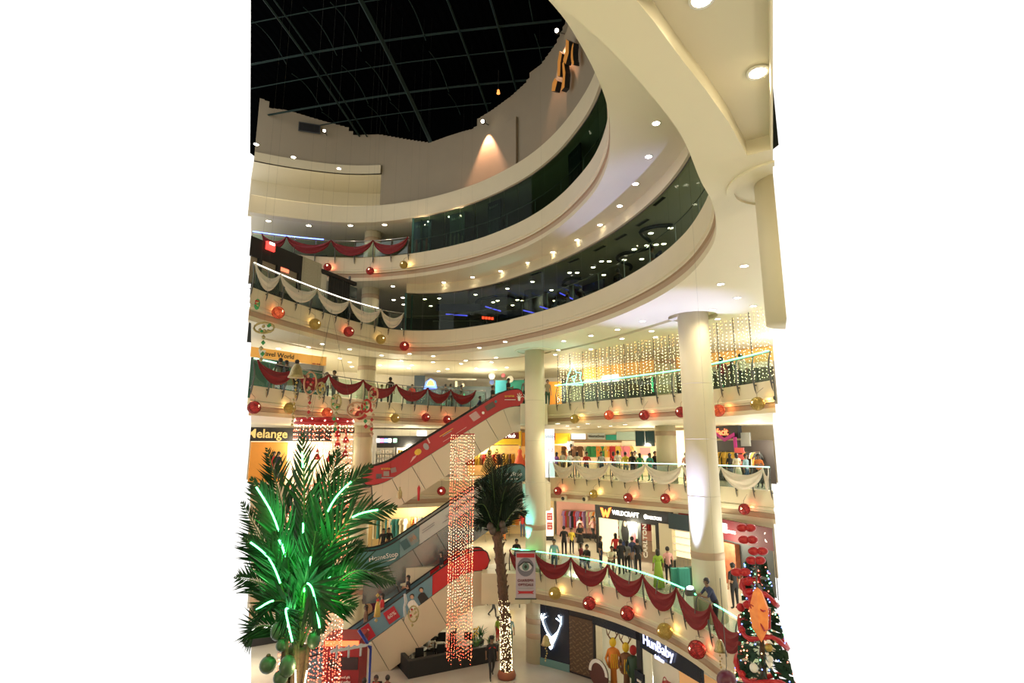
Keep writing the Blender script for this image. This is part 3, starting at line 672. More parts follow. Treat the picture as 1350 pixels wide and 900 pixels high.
# ---------------------------------------------------------------- added fill points hung below the corridor ceilings and on the near side
def corridor(pts, z, power, col=(1, .92, .68)):
    for x, y in pts: lamp('POINT', 'corridor_fill', (x, y, z), power, col, .25)
corridor([(-13, 33), (-8, 38), (-2, 40), (4, 38), (9.5, 33), (13, 27)], B4 - 1.5, 190)
corridor([(-12.5, 34), (-7, 38.5), (-2, 40), (4, 41), (9, 37), (13.5, 31), (14.8, 26)], B3 - 1.3, 190)
corridor([(-12, 34), (-6, 38), (-1, 38), (4, 38.5), (7, 34), (9.8, 28), (10.3, 22.5)], B2 - 1.0, 200)
corridor([(-13, 30), (-8, 37), (-2, 38), (3, 39), (8, 34)], B1 - .9, 200)
corridor([(-9, 2), (-3, -2), (4, -2), (10, 3)], B4 - 1.5, 520, (1, .90, .66))
corridor([(-9, 4), (9, 4)], B2 - 1, 450, (1, .90, .68))

# ---------------------------------------------------------------- escalators
CLAD = mat('cream_cladding', (.62, .53, .38), .35, noise=.05, nscale=.8); SILV = mat('silver_cladding', (.42, .44, .44), .22, metal=.75, noise=.25, nscale=.6)
RUB = mat('black_handrail_rubber', (.012, .012, .013), .35)
STEPM = mat('grey_step_metal', (.14, .14, .14), .4, metal=.5)
class Esc:
    def __init__(s, label, xl, xu, yc, zl, zu, segs, clad, thick=1.5, half=.5, ends=(1.1, 1.1), njoint=7):
        s.xl, s.xu, s.zl, s.zu, s.yf = xl, xu, zl, zu, yc - half
        t = s.t = thing('escalator', label, 'escalator', (xl, yc, zl)); e0, e1 = ends; X0, X1 = xl - e0, xu + e1
        s.ang = math.atan2(zu - zl, xu - xl)
        def edge(x):
            k = 1
            for d in (x - X0, X1 - x):
                if d < .45: k = min(k, math.sqrt(max(0, 1 - ((.45 - d) / .45) ** 2)))
            return k
        def prof(x): k = edge(x); mid = s.zf(x) + .45; return mid - .5 * k, mid + .5 * k
        for sy, nm in ((-1, 'front'), (1, 'rear')):
            y = yc + sy * half
            for (ua, ub, m_) in segs:
                a, b = max(ua, X0), min(ub, X1); n = max(3, int((b - a) / .12)); rows = []
                for i in range(n + 1):
                    x = a + (b - a) * i / n; lo, hi = prof(x); rows.append([(x, y - .03, lo), (x, y - .03, hi), (x, y + .03, hi), (x, y + .03, lo)])
                m = MB(); m.sweep(rows, None, False, close=True)
                k = 0; o = m.build('balustrade_panel', m_, t, world=True)
            n = 80; xs = [X0 + (X1 - X0) * i / n for i in range(n + 1)]; top = [(x, y, prof(x)[1] + .035) for x in xs]; bot = [(x, y, prof(x)[0] - .02) for x in xs]
            m = MB(); m.tube(bot[8:0:-1] + [(X0 - .03, y, s.zf(X0) + .45)] + top + [(X1 + .03, y, s.zf(X1) + .45)] + bot[-2:-9:-1], .045, 6); m.build('handrail', RUB, t, world=True)
            # cladding panels with open joints
            yy = yc + sy * (half + .06); mj = 10; L = (X1 - .25) - (X0 + .55)
            for j in range(njoint):
                a = X0 + .55 + L * j / njoint + .012; b = X0 + .55 + L * (j + 1) / njoint - .012; rows = []
                for i in range(mj + 1):
                    x = a + (b - a) * i / mj; th = math.atan((s.zf(x + .05) - s.zf(x - .05)) / .1); z = s.zf(x) - .08
                    fade = 1
                    rows.append([(x, yy, z), (x + thick * math.sin(th), yy, z - thick * math.cos(th))])
                rows = [[r[0], r[1], (r[1][0], r[1][1] + .04 * -sy, r[1][2]), (r[0][0], r[0][1] + .04 * -sy, r[0][2])] for r in rows]
                m = MB(); m.sweep(rows, None, False, close=True)
                m.add([rows[0][0], rows[0][1], rows[0][2], rows[0][3], rows[-1][0], rows[-1][1], rows[-1][2], rows[-1][3]], [(0, 1, 2, 3), (7, 6, 5, 4)])
                m.build('cladding_panel', clad, t, world=True)
        # truss underside and dark core
        n = 40; rows = []
        for i in range(n + 1):
            x = X0 + .55 + (X1 - X0 - .8) * i / n; th = math.atan((s.zf(x + .05) - s.zf(x - .05)) / .1); z = s.zf(x) - .10; bx, bz = x + (thick - .03) * math.sin(th), z - (thick - .03) * math.cos(th)
            rows.append([(x, yc - half - .01, z), (bx, yc - half - .01, bz), (bx, yc + half + .01, bz), (x, yc + half + .01, z)])
        m = MB(); m.sweep(rows, None, False, close=True); m.build('truss_casing', DGREY, t, world=True)
        k = int((xu - xl) / .4); me = None
        for i in range(-2, k + 3):
            x = xl + .4 * i; z = s.zf(x)
            if me is None: m = MB(); m.box((0, 0, -.08), (.4, half * 2 - .1, .2)); me = m.mesh('step', STEPM)
            part('step', me, t, (x - xl, 0, z - zl))
        for xx, zz in ((X0 + .3, zl), (X1 - .3, zu)): m = MB(); m.box((xx, yc, zz - .05), (.9, 2 * half, .06)); m.build('landing_plate', STEEL, t, world=True)
    def zf(s, x):
        return s.zl + (s.zu - s.zl) * sum(min(1, max(0, (x + d * .1 - s.xl) / (s.xu - s.xl))) for d in range(-7, 8)) / 15
    def dec(s, name, x, dz, shape, m_, ang=None, ext=.012):
        a = s.ang if ang is None else ang; m = MB(); ca, sa = math.cos(a), math.sin(a)
        m.prism([(px * ca - pz * sa, px * sa + pz * ca) for px, pz in shape], -ext, 0, 'xz')
        o = m.build(name, m_, s.t); o.location = (x - s.xl, -(s.t.location.y - s.yf) - .045, s.zf(x) - s.zl + dz); return o
    def txt(s, x, dz, body, size, m_, ang=None, name='lettering', sx=1, bold=0):
        a = s.ang if ang is None else ang
        return text(name, body, size, m_, s.t, (x - s.xl, -(s.t.location.y - s.yf) - .068, s.zf(x) - s.zl + dz), (PI / 2, -a, 0), .006, sx=sx, bold=bold)
def rect(w_, h): return [(-w_ / 2, -h / 2), (w_ / 2, -h / 2), (w_ / 2, h / 2), (-w_ / 2, h / 2)]
YT = mat('yellow_print', (.8, .5, .05), .5); WT = mat('white_print', (.8, .78, .72), .5); GT = mat('grey_print', (.3, .3, .3), .5); PT = mat('pink_print', (.75, .45, .4), .5); BT = mat('black_print', (.02, .02, .02), .5)
SKINP = mat('printed_skin', (.6, .36, .24), .6)
e1 = Esc('red escalator rising from the second to the third floor', -7.35, -.15, 31.7, Z2, Z3, [(-20, -6.9, RED), (-6.87, 5, RED)], CLAD, 1.5, ends=(1.05, 1.1), njoint=8)
e1.txt(-7.15, .66, 'aroma', .2, YT, 0)
for i, x in enumerate((-7.5, -7.1, -6.72)): e1.dec('printed_photo', x, .36, rect(.3, .26), mat('print_%d' % i, ((.12, .10, .10), (.30, .25, .22), (.25, .18, .16))[i]), .0 if i < 2 else .25)
e1.dec('printed_line', -7.1, .14, rect(1.1, .05), GT, 0)
for i, (dx, dz, w_, h) in enumerate(((0, .1, .42, .34), (.45, .12, .3, .42))):
    e1.dec('printed_figure', -5.4 + dx, .42 + dz, [(w_ * .5 * math.cos(2 * PI * k / 10), h * .5 * math.sin(2 * PI * k / 10)) for k in range(10)], (YT, mat('print_grey', (.38, .36, .36)))[i])
e1.dec('printed_wing', -5.62, .3, [(-.3, -.1), (.1, .0), (.25, .08), (.0, .1)], PT); e1.dec('printed_wing', -4.8, .72, [(-.04, -.1), (.04, -.1), (.06, .22), (-.02, .2)], PT)
e1.dec('printed_line', -3.8, .62, rect(.9, .03), YT); e1.dec('printed_line', -3.75, .52, rect(.6, .04), GT); e1.dec('printed_line', -3.3, .2, rect(1.6, .02), PT)
for k in range(6): e1.dec('printed_line', -2.25 + .05 * k, .75 - .09 * k, rect(.5, .03), WT)
e1.dec('printed_photo', -1.2, .55, rect(.6, .34), mat('print_dark_photo', (.12, .08, .07))); e1.dec('printed_disc', -1.62, .42, [(.09 * math.cos(k), .09 * math.sin(k)) for k in range(6)], WT); e1.dec('printed_disc', -.85, .62, [(.09 * math.cos(k), .09 * math.sin(k)) for k in range(6)], TEAL)
e1.txt(.0, .62, 'aroma', .24, YT, .06); e1.dec('printed_line', .05, .38, rect(.7, .03), WT, .02)
# two white painted hands at the top end
for cx, fl in ((.62, 1), (1.05, -1)):
    pts = []
    for k, (a, L_) in enumerate(((-50, .18), (-20, .30), (5, .33), (28, .30), (60, .24))):
        for da, r in ((-8, .1), (-3, L_), (3, L_), (8, .1)): th = math.radians(90 - (a + da) * fl); pts.append((r * math.cos(th), r * math.sin(th)))
    e1.dec('printed_hand', cx, .42, pts + [(.06 * fl, -.16), (-.06 * fl, -.16)], WT, 0)
TEALP = mat('teal_print', (.06, .17, .17), .35); LG = mat('pale_grey_print', (.50, .50, .46), .4)
e2 = Esc('silver and teal escalator with store lettering rising from the first to the second floor', -7.2, 0, 32.1, Z1, Z2, [(-20, -6.3, TEALP), (-6.28, -5.25, mat('light_teal_print', (.16, .28, .29), .4)), (-5.23, -1.7, LG), (-1.68, 5, TEALP)], SILV, 1.6, ends=(1.5, 1.1), njoint=7)
e2.txt(-7.15, .52, 'HomeStop', .36, WT, .0 + .14); e2.txt(-7.0, .20, 'the home store for fittings', .12, WT, .2) if False else e2.dec('printed_line', -6.9, .2, rect(.8, .05), WT, .25)
e2.dec('printed_photo', -6.0, .48, rect(.42, .5), mat('print_teal_dark', (.05, .12, .13))); e2.dec('printed_photo', -5.6, .5, rect(.42, .55), mat('print_face_ground', (.25, .28, .26)))
for dx in (-.09, .09): e2.dec('printed_face', -5.6 + dx, .52, [(.1 * math.cos(k * .8), .14 * math.sin(k * .8)) for k in range(8)], SKINP)
for k in range(2): e2.dec('printed_line', -4.75, .60 - .13 * k, rect(.8, .05), GT)
e2.txt(-3.6, .5, 'sale', .3, GT); e2.dec('printed_diamond', -3.75, .26, [(-.3, 0), (0, -.03), (.28, 0), (0, .03)], GT); e2.txt(-2.65, .55, 'HomeStop', .36, BT); e2.txt(.05, .52, 'HomeStop', .34, WT, 0); e2.dec('printed_line', .2, .2, rect(.8, .06), WT, 0)
BLU = mat('dusty_blue_print', (.14, .27, .34), .4); RB = mat('sale_red_print', (.45, .02, .04), .4)
e3 = Esc('blue and red sale escalator rising from the ground to the first floor', -9.55, -2.35, 29.7, 0, Z1, [(-20, -4.1, BLU), (-4.08, 5, mat('bright_red_print', (.55, .02, .025), .35))], CLAD, 1.75, half=.45, ends=(1.0, 1.35), njoint=6)
def sale(x, w_, h, txt_): e3.dec('sale_board', x, .46, rect(w_, h), RB); e3.txt(x, .46, txt_, h * .42, WT)
sale(-9.0, .55, .62, '50%'); sale(-6.15, .62, .66, '60%')
e3.dec('sale_board', -7.6, .46, rect(1.2, .74), RB); e3.txt(-7.6, .60, 'Reliance', .24, WT); e3.dec('printed_line', -7.55, .30, rect(.85, .13), mat('dull_red_print', (.25, .05, .05)))
for dx, sc in ((-.22, 1), (.3, 1.05)):      # printed couple
    e3.dec('printed_torso', -4.95 + dx, .33, [(-.24, -.34), (.24, -.34), (.2, .06), (.08, .14), (-.08, .14), (-.2, .06)], (WT, BT)[dx > 0]); e3.dec('printed_face', -4.95 + dx * .9, .62, [(.09 * math.cos(k * .8), .11 * math.sin(k * .8)) for k in range(8)], SKINP, ext=.016)
    e3.dec('printed_hair', -4.95 + dx * .9, .66, [(.13 * math.cos(k * .8), .13 * math.sin(k * .8)) for k in range(8)], BT)
TH = math.radians(17)
for e_ in (e1, e2, e3): e_.t.rotation_euler.z = TH
def onesc(e_, x): return (e_.xl + (x - e_.xl) * math.cos(TH), e_.t.location.y + (x - e_.xl) * math.sin(TH), e_.zf(x))
# landing decks that carry the escalators' upper ends
for nm, x0, x1, y0, y1, zt, zb in (('trim_9', .6, 2.2, 31.9, 36.5, Z2 - .01, B2), ('trim_10', .5, 2.1, 32.1, 34.2, Z3 - .01, B3), ('trim_11', -1.6, 1.0, 30.6, 33, Z1 - .01, B1)):
    m = MB(); pl = []
    for k in range(9): a = -PI / 2 + PI / 2 * k / 8; pl.append((x1 - .5 + .5 * math.cos(a), y0 + .5 + .5 * math.sin(a)))
    pl += [(x1, y1), (x0, y1), (x0, y0)]
    m.prism(pl, zb, zt); struct(m, nm, [CREAM])

# ---------------------------------------------------------------- light curtains
BP = glow('pale_peach_bulb', (1, .58, .34), 6.0); BR_ = glow('red_bulb', (1, .10, .05), 7); BO = glow('orange_bulb', (1, .28, .10), 7); CORD = mat('thin_cord', (.25, .14, .08), .6)
def strand(L, sp, r, seed, mix, jit=.02):
    rr = random.Random(seed); m = MB(); m.tube([(0, 0, 0), (0, 0, -L)], .003, 3, mi=3); z = -rr.uniform(0, sp)
    while z > -L: m.dot((rr.uniform(-jit, jit), rr.uniform(-jit, jit), z), r, mix(-z / L, rr)); z -= sp * rr.uniform(.8, 1.2)
    return m.mesh('light_strand', [BP, BR_, BO, CORD])
P0 = atY(610, 573, 27.0); top = P0.z
t = thing('light_curtain', 'tall hanging rectangular column of tiny peach and red lights in the middle of the atrium', 'light curtain', (P0.x, 27.0, top))
def mx(f, rr):
    r_ = rr.random(); lo = f > .8
    if .22 < f < .42 or f > .78: return 1 if r_ < .6 else 2
    return 0 if r_ < .62 else (2 if r_ < .85 else 1)
bot = atY(610, 866, 27.0).z; ms = [strand(top - bot + (.35 if k == 2 else 0), .15, .0145, k, mx) for k in range(4)]
for k in range(11): part('light_strand', ms[k % 4], t, (-.54 + 1.08 * k / 10, -.2, 0))
for k in range(9): part('light_strand', ms[(k + 2) % 4], t, (-.49 + 1.0 * k / 8, .25, 0))
for x in (-.55, .55):
    for y in (-.05, .1): part('light_strand', ms[1], t, (x, y, 0))
m = MB(); m.box((0, 0, .03), (1.14, .5, .05)); m.build('top_frame', RED, t)
m = MB(); [m.tube([(x, 0, .05), (x * .3, 0, B4 + 16.5 - top)], .0015, 3) for x in (-.5, .5)]; m.build('hanging_wire', DARKM, t)
# ring-shaped red curtain round the ornaments, left
P0 = atY(428, 553, 24.5); RT = P0
t = thing('ring_light_curtain', 'round red tinsel hoop with long strands of red lights hanging behind the near palm', 'light curtain', (P0.x, 24.5, P0.z)); HR = 1.22
TINS = mat('red_tinsel', (.42, .015, .02), .35, metal=.3, noise=.4, nscale=40, emit=.08, ecol=(1, .05, .04))
for dz in (0, -.16):
    m = MB(); rr = random.Random(4)
    m.tube([(HR * math.cos(k * PI / 20), HR * math.sin(k * PI / 20), dz) for k in range(40)], [.05 + .015 * (k % 2) for k in range(40)], 5, closed=True); m.build('tinsel_hoop', TINS, t)
m = MB(); [m.dot((HR * math.cos(k * .42) * 1.03, HR * math.sin(k * .42) * 1.03, -.05 + .05 * math.sin(k * 3)), .032) for k in range(30)]; tag(m.build('hoop_bulbs', glow('hoop_bulb', (1, .45, .35), 5), t), kind='stuff')
ms = [strand(11.5 - .3 * k, .19, .024, 20 + k, lambda f, rr: 1 if rr.random() < (.45 + .4 * f) else 0) for k in range(3)]
for k in range(44): part('light_strand', ms[k % 3], t, (HR * math.cos(k * 2 * PI / 44), HR * math.sin(k * 2 * PI / 44), -.1))
for k in range(10): part('light_strand', ms[k % 3], t, (.6 * math.cos(k * 2 * PI / 10), .6 * math.sin(k * 2 * PI / 10), -.1))
m = MB(); [m.tube([(HR * math.cos(a), HR * math.sin(a), 0), (0, 0, 5)], .006, 3) for a in (.3, 2.4, 4.5)]; m.build('hanging_wire', DARKM, t)
for i, (u, v) in enumerate(((445, 572), (445, 585), (456, 580), (455, 598), (434, 605), (418, 602))):
    p = atY(u, v, 24.5 + .2 * (i % 2)); o = thing('santa_doll', '%s small red hanging doll from the top inside the red strands' % ORD[i], 'ornament', (p.x, p.y, p.z - .12), 0, 'dolls in the red strands')
    m = MB(); m.lathe([(.13, 0), (.14, .1), (.07, .24), (.05, .27)], n=8); m.build('coat', TINS, o); m = MB(); m.ball((0, 0, .31), .06, 8, 6); m.build('head', SKINP, o)
    m = MB(); m.lathe([(.07, .34), (.04, .42), (0, .5)], n=8); m.build('cap', TINS, o); m = MB(); m.tube([(0, 0, .5), (0, 0, 1.0)], .004, 3); m.build('string', DARKM, o)
# curtain of warm lights behind the right third-floor railing
qa, qb = RG3.find(736, Z3 + 1, -.35), RG3.find(1018, Z3 + 1, -.35); P0 = RG3.P(qa, -.35)
t = thing('light_curtain', 'wide curtain of warm white fairy lights hanging behind the third-floor green neon railing', 'light curtain', (P0.x, P0.y, B4 - .03))
FL = glow('fairy_bulb', (1, .82, .45), 4.5); FLO = glow('fairy_bulb_orange', (1, .55, .16), 3.0); ms = []
for k in range(5):
    rr = random.Random(50 + k); m = MB(); m.tube([(0, 0, 0), (0, 0, -2.85)], .003, 3, mi=2); z = -.05 * k / 2
    while z > -2.82: m.dot((rr.uniform(-.03, .03), 0, z), .0185, 1 if (z > -.55 and rr.random() < .7) else 0); z -= rr.uniform(.12, .19)
    ms.append(m.mesh('light_strand', [FL, FLO, CORD]))
n = int((qb - qa) / .125)
for i in range(n):
    p = RG3.P(qa + (qb - qa) * (i + R.uniform(-.3, .3)) / n, -.35 - .12 * (i % 2)); part('light_strand', ms[i % 5], t, (p.x - P0.x, p.y - P0.y, R.uniform(-.02, 0)))
for i in range(int((qb - qa) / 1.0)):
    p = RG3.P(qa + i * 1.0, -.33); m = MB(); m.tube([(p.x - P0.x, p.y - P0.y, 0), (p.x - P0.x, p.y - P0.y, -2.9)], .018, 4); m.build('support_rod', DARKM, t)

# ---------------------------------------------------------------- palms
LEAF = mat('palm_leaf', (.012, .058, .016), .45, noise=.4, nscale=5, spec=.3); LEAFD = mat('dark_palm_leaf', (.010, .026, .012), .5, noise=.4, nscale=5, spec=.3)
RIB = mat('palm_rib', (.06, .12, .03), .5); BARK = mat('palm_bark', (.16, .09, .05), .9, noise=.5, nscale=14, bump=.6)
def leaflet_mesh(m_):
    m = MB(); a = [(0, -.02), (.25, -.040), (.6, -.034), (1, 0), (.6, .034), (.25, .040), (0, .02)]
    zz = lambda x: -.22 * x * x
    vs = [(x, y, zz(x)) for x, y in a] + [(x, 0, zz(x) + .012) for x in (0, .25, .6)]
    m.add(vs, [(0, 1, 8, 7), (1, 2, 9, 8), (2, 3, 9), (3, 4, 9), (4, 5, 8, 9), (5, 6, 7, 8)], 0, False); return m.mesh('leaflet', m_)
def frond(t, pts, Lm, nl, m_, nrm, lm=None, single=False, start=.18, lo=.8, seed=0, sweep=.75):
    rr = random.Random(seed); rg = []; P = [Vector(p) for p in pts]; P = [P[0] * 2 - P[1]] + P + [P[-1] * 2 - P[-2]]
    for i in range(1, len(P) - 2):
        a, b, c, d = P[i - 1:i + 3]
        for k in range(8): q = k / 8; rg.append(.5 * ((2 * b) + (c - a) * q + (2 * a - 5 * b + 4 * c - d) * q * q + (3 * b - a - 3 * c + d) * q ** 3))
    rg.append(P[-2]); n = len(rg); base = rg[0]; m = MB(); m.tube([p - base for p in rg], [.035 * (1 - .85 * i / n) * Lm * 1.2 for i in range(n)], 5)
    f = m.build('frond', [RIB, m_], t); f.location = base - t.location; nr = Vector(nrm).normalized(); jm = MB()
    for i in range(nl):
        s_ = start + (1 - start) * (i // 2 * 2) / nl + rr.uniform(-.004, .004); k = min(n - 2, int(s_ * (n - 1))); p = rg[k].lerp(rg[k + 1], s_ * (n - 1) - k) - base; tg = (rg[k + 1] - rg[k]).normalized()
        side = tg.cross(nr).normalized() * (1 if i % 2 else -1); L = Lm * (math.sin(PI * min(1, (s_ - start) / (1 - start) * .8 + .22)) * .9 + .1) * rr.uniform(.85, 1.1)
        sw = sweep + .5 * s_; d = (side + tg * sw * rr.uniform(.8, 1.2) + nr * rr.uniform(-.15, .25)).normalized(); y = nr.cross(d).normalized(); z = d.cross(y)
        M = Matrix((d, y, z)).transposed()
        if z.z < 0: M = Matrix((d, -y, -z)).transposed()
        if single:
            o = bpy.data.objects.new('leaflet', lm); C.objects.link(o); o.parent = f; o.location = p; o.rotation_euler = M.to_euler(); o.scale = (L, max(.7, L) * 1.1, L)
        else:
            a = [(0, -.025), (.3, -.046), (1, 0), (.3, .046)]
            jm.add([p + M @ Vector((x * L, yy * max(.6, L), -.22 * x * x * L)) for x, yy in a], [(0, 1, 2), (0, 2, 3)])
    if not single: o = jm.build('leaflets', m_, f); tag(o, kind='stuff')
    return f, rg
def px(P, Y): return [atY(u, v, Y + dy) for u, v, dy in P]
YP = 13.0; b0 = atY(392, 856, YP)
palm = thing('palm_tree', 'large artificial palm in the near left foreground, wrapped with green neon tubes and bearing coconuts', 'palm tree', (b0.x, YP, 0))
LM = leaflet_mesh(LEAF)
NG = glow('leaf_green_neon', (.12, 1, .30), 7)
near = [ # control points (u, v, depth offset), leaflet length, count, single, neon range
    ([(394, 850, 0), (399, 760, 0), (401, 650, .1), (398, 568, .3)], .85, 42, True, ((.38, .56), (.80, .88))),
    ([(396, 850, 0), (408, 760, -.2), (438, 665, -.3), (492, 612, -.2)], .75, 38, True, ((.66, .85),)),
    ([(396, 850, 0), (415, 770, -.3), (458, 688, -.5), (525, 668, -.6)], .75, 38, True, ((.72, .88),)),
    ([(397, 852, 0), (425, 792, -.4), (470, 752, -.6), (522, 768, -.7)], .62, 38, True, ()),
    ([(396, 850, 0), (398, 780, -.5), (412, 775, -.9), (424, 836, -1.1)], .75, 32, True, ((.58, .97),)),
    ([(390, 850, 0), (385, 780, -.2), (365, 690, -.4), (330, 628, -.5)], .8, 40, True, ((.50, .95),)),
    ([(390, 850, 0), (380, 800, -.4), (358, 740, -.7), (322, 708, -.9)], .75, 34, True, ((.5, .95),)),
    ([(391, 852, 0), (382, 800, -.7), (362, 792, -1.0), (336, 806, -1.1)], .6, 26, True, ((.7, .98),)),
    ([(392, 850, 0), (390, 760, .4), (370, 660, .6), (352, 590, .9)], .9, 44, False, ()),
    ([(395, 850, 0), (405, 740, .5), (428, 650, .7), (446, 590, .9)], .8, 44, False, ()),
    ([(395, 850, 0), (402, 780, -.5), (409, 745, -.7), (416, 700, -.8)], .7, 36, False, ((.35, .75),)),
    ([(390, 850, 0), (375, 770, .4), (350, 720, .8), (318, 660, 1.2)], .8, 40, False, ()),
    ([(391, 852, 0), (384, 810, -.6), (378, 806, -.9), (388, 852, -1.1)], .5, 20, False, ((.45, .98),)),
    ([(393, 850, 0), (388, 790, -.3), (378, 735, -.6), (363, 700, -.8)], .7, 34, False, ((.72, .9),)),
    ([(394, 850, 0), (408, 800, -.3), (430, 790, -.5), (470, 800, -.6)], .7, 32, False, ()),
    ([(396, 850, 0), (420, 800, .2), (445, 742, .5), (478, 712, .8)], .7, 34, False, ((.45, .62),)),
    ([(391, 850, 0), (372, 800, .3), (345, 770, .5), (310, 760, .6)], .7, 34, False, ()),
    ([(392, 852, 0), (366, 830, 0), (340, 826, 0), (322, 850, .1)], .6, 28, False, ())]
for i, (pp, Lm, nl, sg_, ne) in enumerate(near):
    nr = (R.uniform(-.35, .35), -1, R.uniform(.1, .6)); sg_ = i in (0, 1, 2, 4, 5); f, rg_ = frond(palm, px(pp, YP), Lm * 1.25, 58 if sg_ else int(nl * 1.8), LEAF, nr, LM, sg_, seed=i, sweep=1.15)
    for a, b in ne:
        n = len(rg_); seg = rg_[int(a * (n - 1)):int(b * (n - 1)) + 1]; m = MB(); bb = f.location + palm.location
        m.tube([p - bb + Vector((0, -.05, .02)) for p in seg], .019, 6); m.build('neon_tube', NG, f)
for u, v, p_ in ((400, 640, 26), (400, 740, 45), (375, 730, 30), (420, 790, 30), (355, 690, 22), (390, 800, 30), (345, 770, 22), (450, 760, 18), (425, 700, 18)):
    q = atY(u, v, YP - .75); lamp('POINT', 'neon_spill', q, p_ * .9, (.08, 1, .18), .25)
m = MB(); rr = random.Random(9); z = 0; pr = []
while z < b0.z + .1: pr += [(.26 + .05 * math.exp(-z), z), (.22 + .05 * math.exp(-z), z + .07)]; z += .16
m.lathe(pr, n=14); m.build('trunk', BARK, palm)
for i, (dx, dy) in enumerate(((-.22, -.12), (-.12, -.2), (.02, -.24), (.12, -.2), (.2, -.1), (-.05, -.24))):
    m = MB(); m.tube([(dx * 1.35, dy * 1.35, b0.z - 3.2), (dx * 1.2 + .03 * math.sin(i), dy * 1.2, b0.z - .9), (dx * 1.25 + .05 * (-1) ** i, dy * 1.4, b0.z + .28)], [.07, .06, .04], 7); m.build('leaf_sheath', BARK, palm)
    if i in (1, 3, 5, 4): m = MB(); m.tube([(dx * 1.5, dy * 1.5 - .09, b0.z - 3), (dx * 1.45 + .03 * math.sin(i), dy * 1.5 - .09, b0.z - .8), (dx * 1.4 + .04 * (-1) ** i, dy * 1.5 - .09, b0.z - .05 - .07 * i)], .016, 6); m.build('white_neon_tube', glow('warm_neon', (1, .85, .55), 5), palm)
for i, (u, v, r, dy) in enumerate(((353, 876, .19, -.5), (366, 832, .17, -.2), (372, 850, .15, -.3), (379, 878, .19, -.6), (370, 893, .17, -.6), (414, 843, .16, -.3))):
    p = atY(u, v, YP + dy); m = MB(); m.ball((0, 0, 0), r, 14, 9, (.88, .88, 1.12 if i % 2 else .9)); o = m.build('coconut', mat('green_coconut', (.045, .10, .045), .4, noise=.3, nscale=4), palm); o.location = p - palm.location
    m = MB(); m.lathe([(.05, r * .92), (.03, r * 1.08), (0, r * 1.1)], n=8); m.build('cap', BARK, o)
lamp('POINT', 'trunk_neon_spill', atY(398, 880, YP - .6), 12, (1, .8, .45), .1)
# the slimmer palm in the middle of the atrium
b1 = at(668, 893, 0); tp = atY(655, 700, 29.0)
pm = thing('palm_tree', 'slim dark palm at the centre, its lower trunk wrapped with warm string lights', 'palm tree', (b1.x, b1.y, 0)); tb = Vector((b1.x, b1.y, 0))
m = MB(); ks = 26; path = [Vector((0, 0, .1)).lerp(tp - tb, k / ks) + Vector((.10 * math.sin(PI * k / ks), 0, 0)) for k in range(ks + 1)]
m.tube(path, [.27 - .06 * k / ks + .03 * (k % 2) for k in range(ks + 1)], 10); m.build('trunk', BARK, pm)
for k in range(9, 26):
    p = path[k]; 
    for a in (.3, 2.2, 4.1): m = MB(); an = a + k; m.tube([(p.x + .15 * math.cos(an), p.y + .15 * math.sin(an), p.z), (p.x + .3 * math.cos(an), p.y + .3 * math.sin(an), p.z + .26)], [.08, .03], 4); m.build('bark_scale', BARK, pm)
m = MB(); rr = random.Random(2); hz = (tp.z) * .44
for k in range(620):
    z = k / 620; an = rr.uniform(0, 2 * PI); i = z * .52 * ks; p = path[int(i)].lerp(path[min(ks, int(i) + 1)], i % 1); r = .29 - .05 * z; m.dot((p.x + r * math.cos(an), p.y + r * math.sin(an), p.z), .021)
tag(m.build('string_light_bulbs', glow('trunk_bulb', (1, .78, .42), 5), pm), kind='stuff')
m = MB(); m.lathe([(.42, 0), (.46, .12), (.40, .3), (.3, .34)], n=14); m.build('pot', mat('terracotta', (.3, .10, .05), .7), pm)
for i, (u, v, dy) in enumerate(((655, 590, 0), (640, 598, -.3), (672, 604, .2), (628, 622, -.5), (690, 640, -.3), (629, 655, -.8), (686, 618, .5), (645, 592, .6), (664, 596, -.5), (694, 668, -.9), (627, 690, .1), (648, 610, -1.0), (668, 630, -1.0), (634, 640, .8))):
    e = atY(u, v, 29 + dy); mid = tp.lerp(e, .55) + Vector(((e.x - tp.x) * .1, 0, .35)); droop = e - Vector((0, 0, .35 if v > 620 else 0))
    frond(pm, [tp - Vector((0, 0, .2)), tp.lerp(mid, .5), mid, droop], .95, 56, LEAFD, (R.uniform(-.4, .4), -1, .3), seed=90 + i, start=.1, sweep=1.1)
for i, (dx, dz) in enumerate(((-.32, .25), (.28, .35), (.36, .1), (-.2, .05))):
    m = MB(); m.ball((0, 0, 0), .2, 12, 8, (.9, .9, 1.1)); o = m.build('coconut', mat('brown_coconut', (.06, .045, .03), .5), pm); o.location = tp - tb + Vector((dx, -.2, dz))

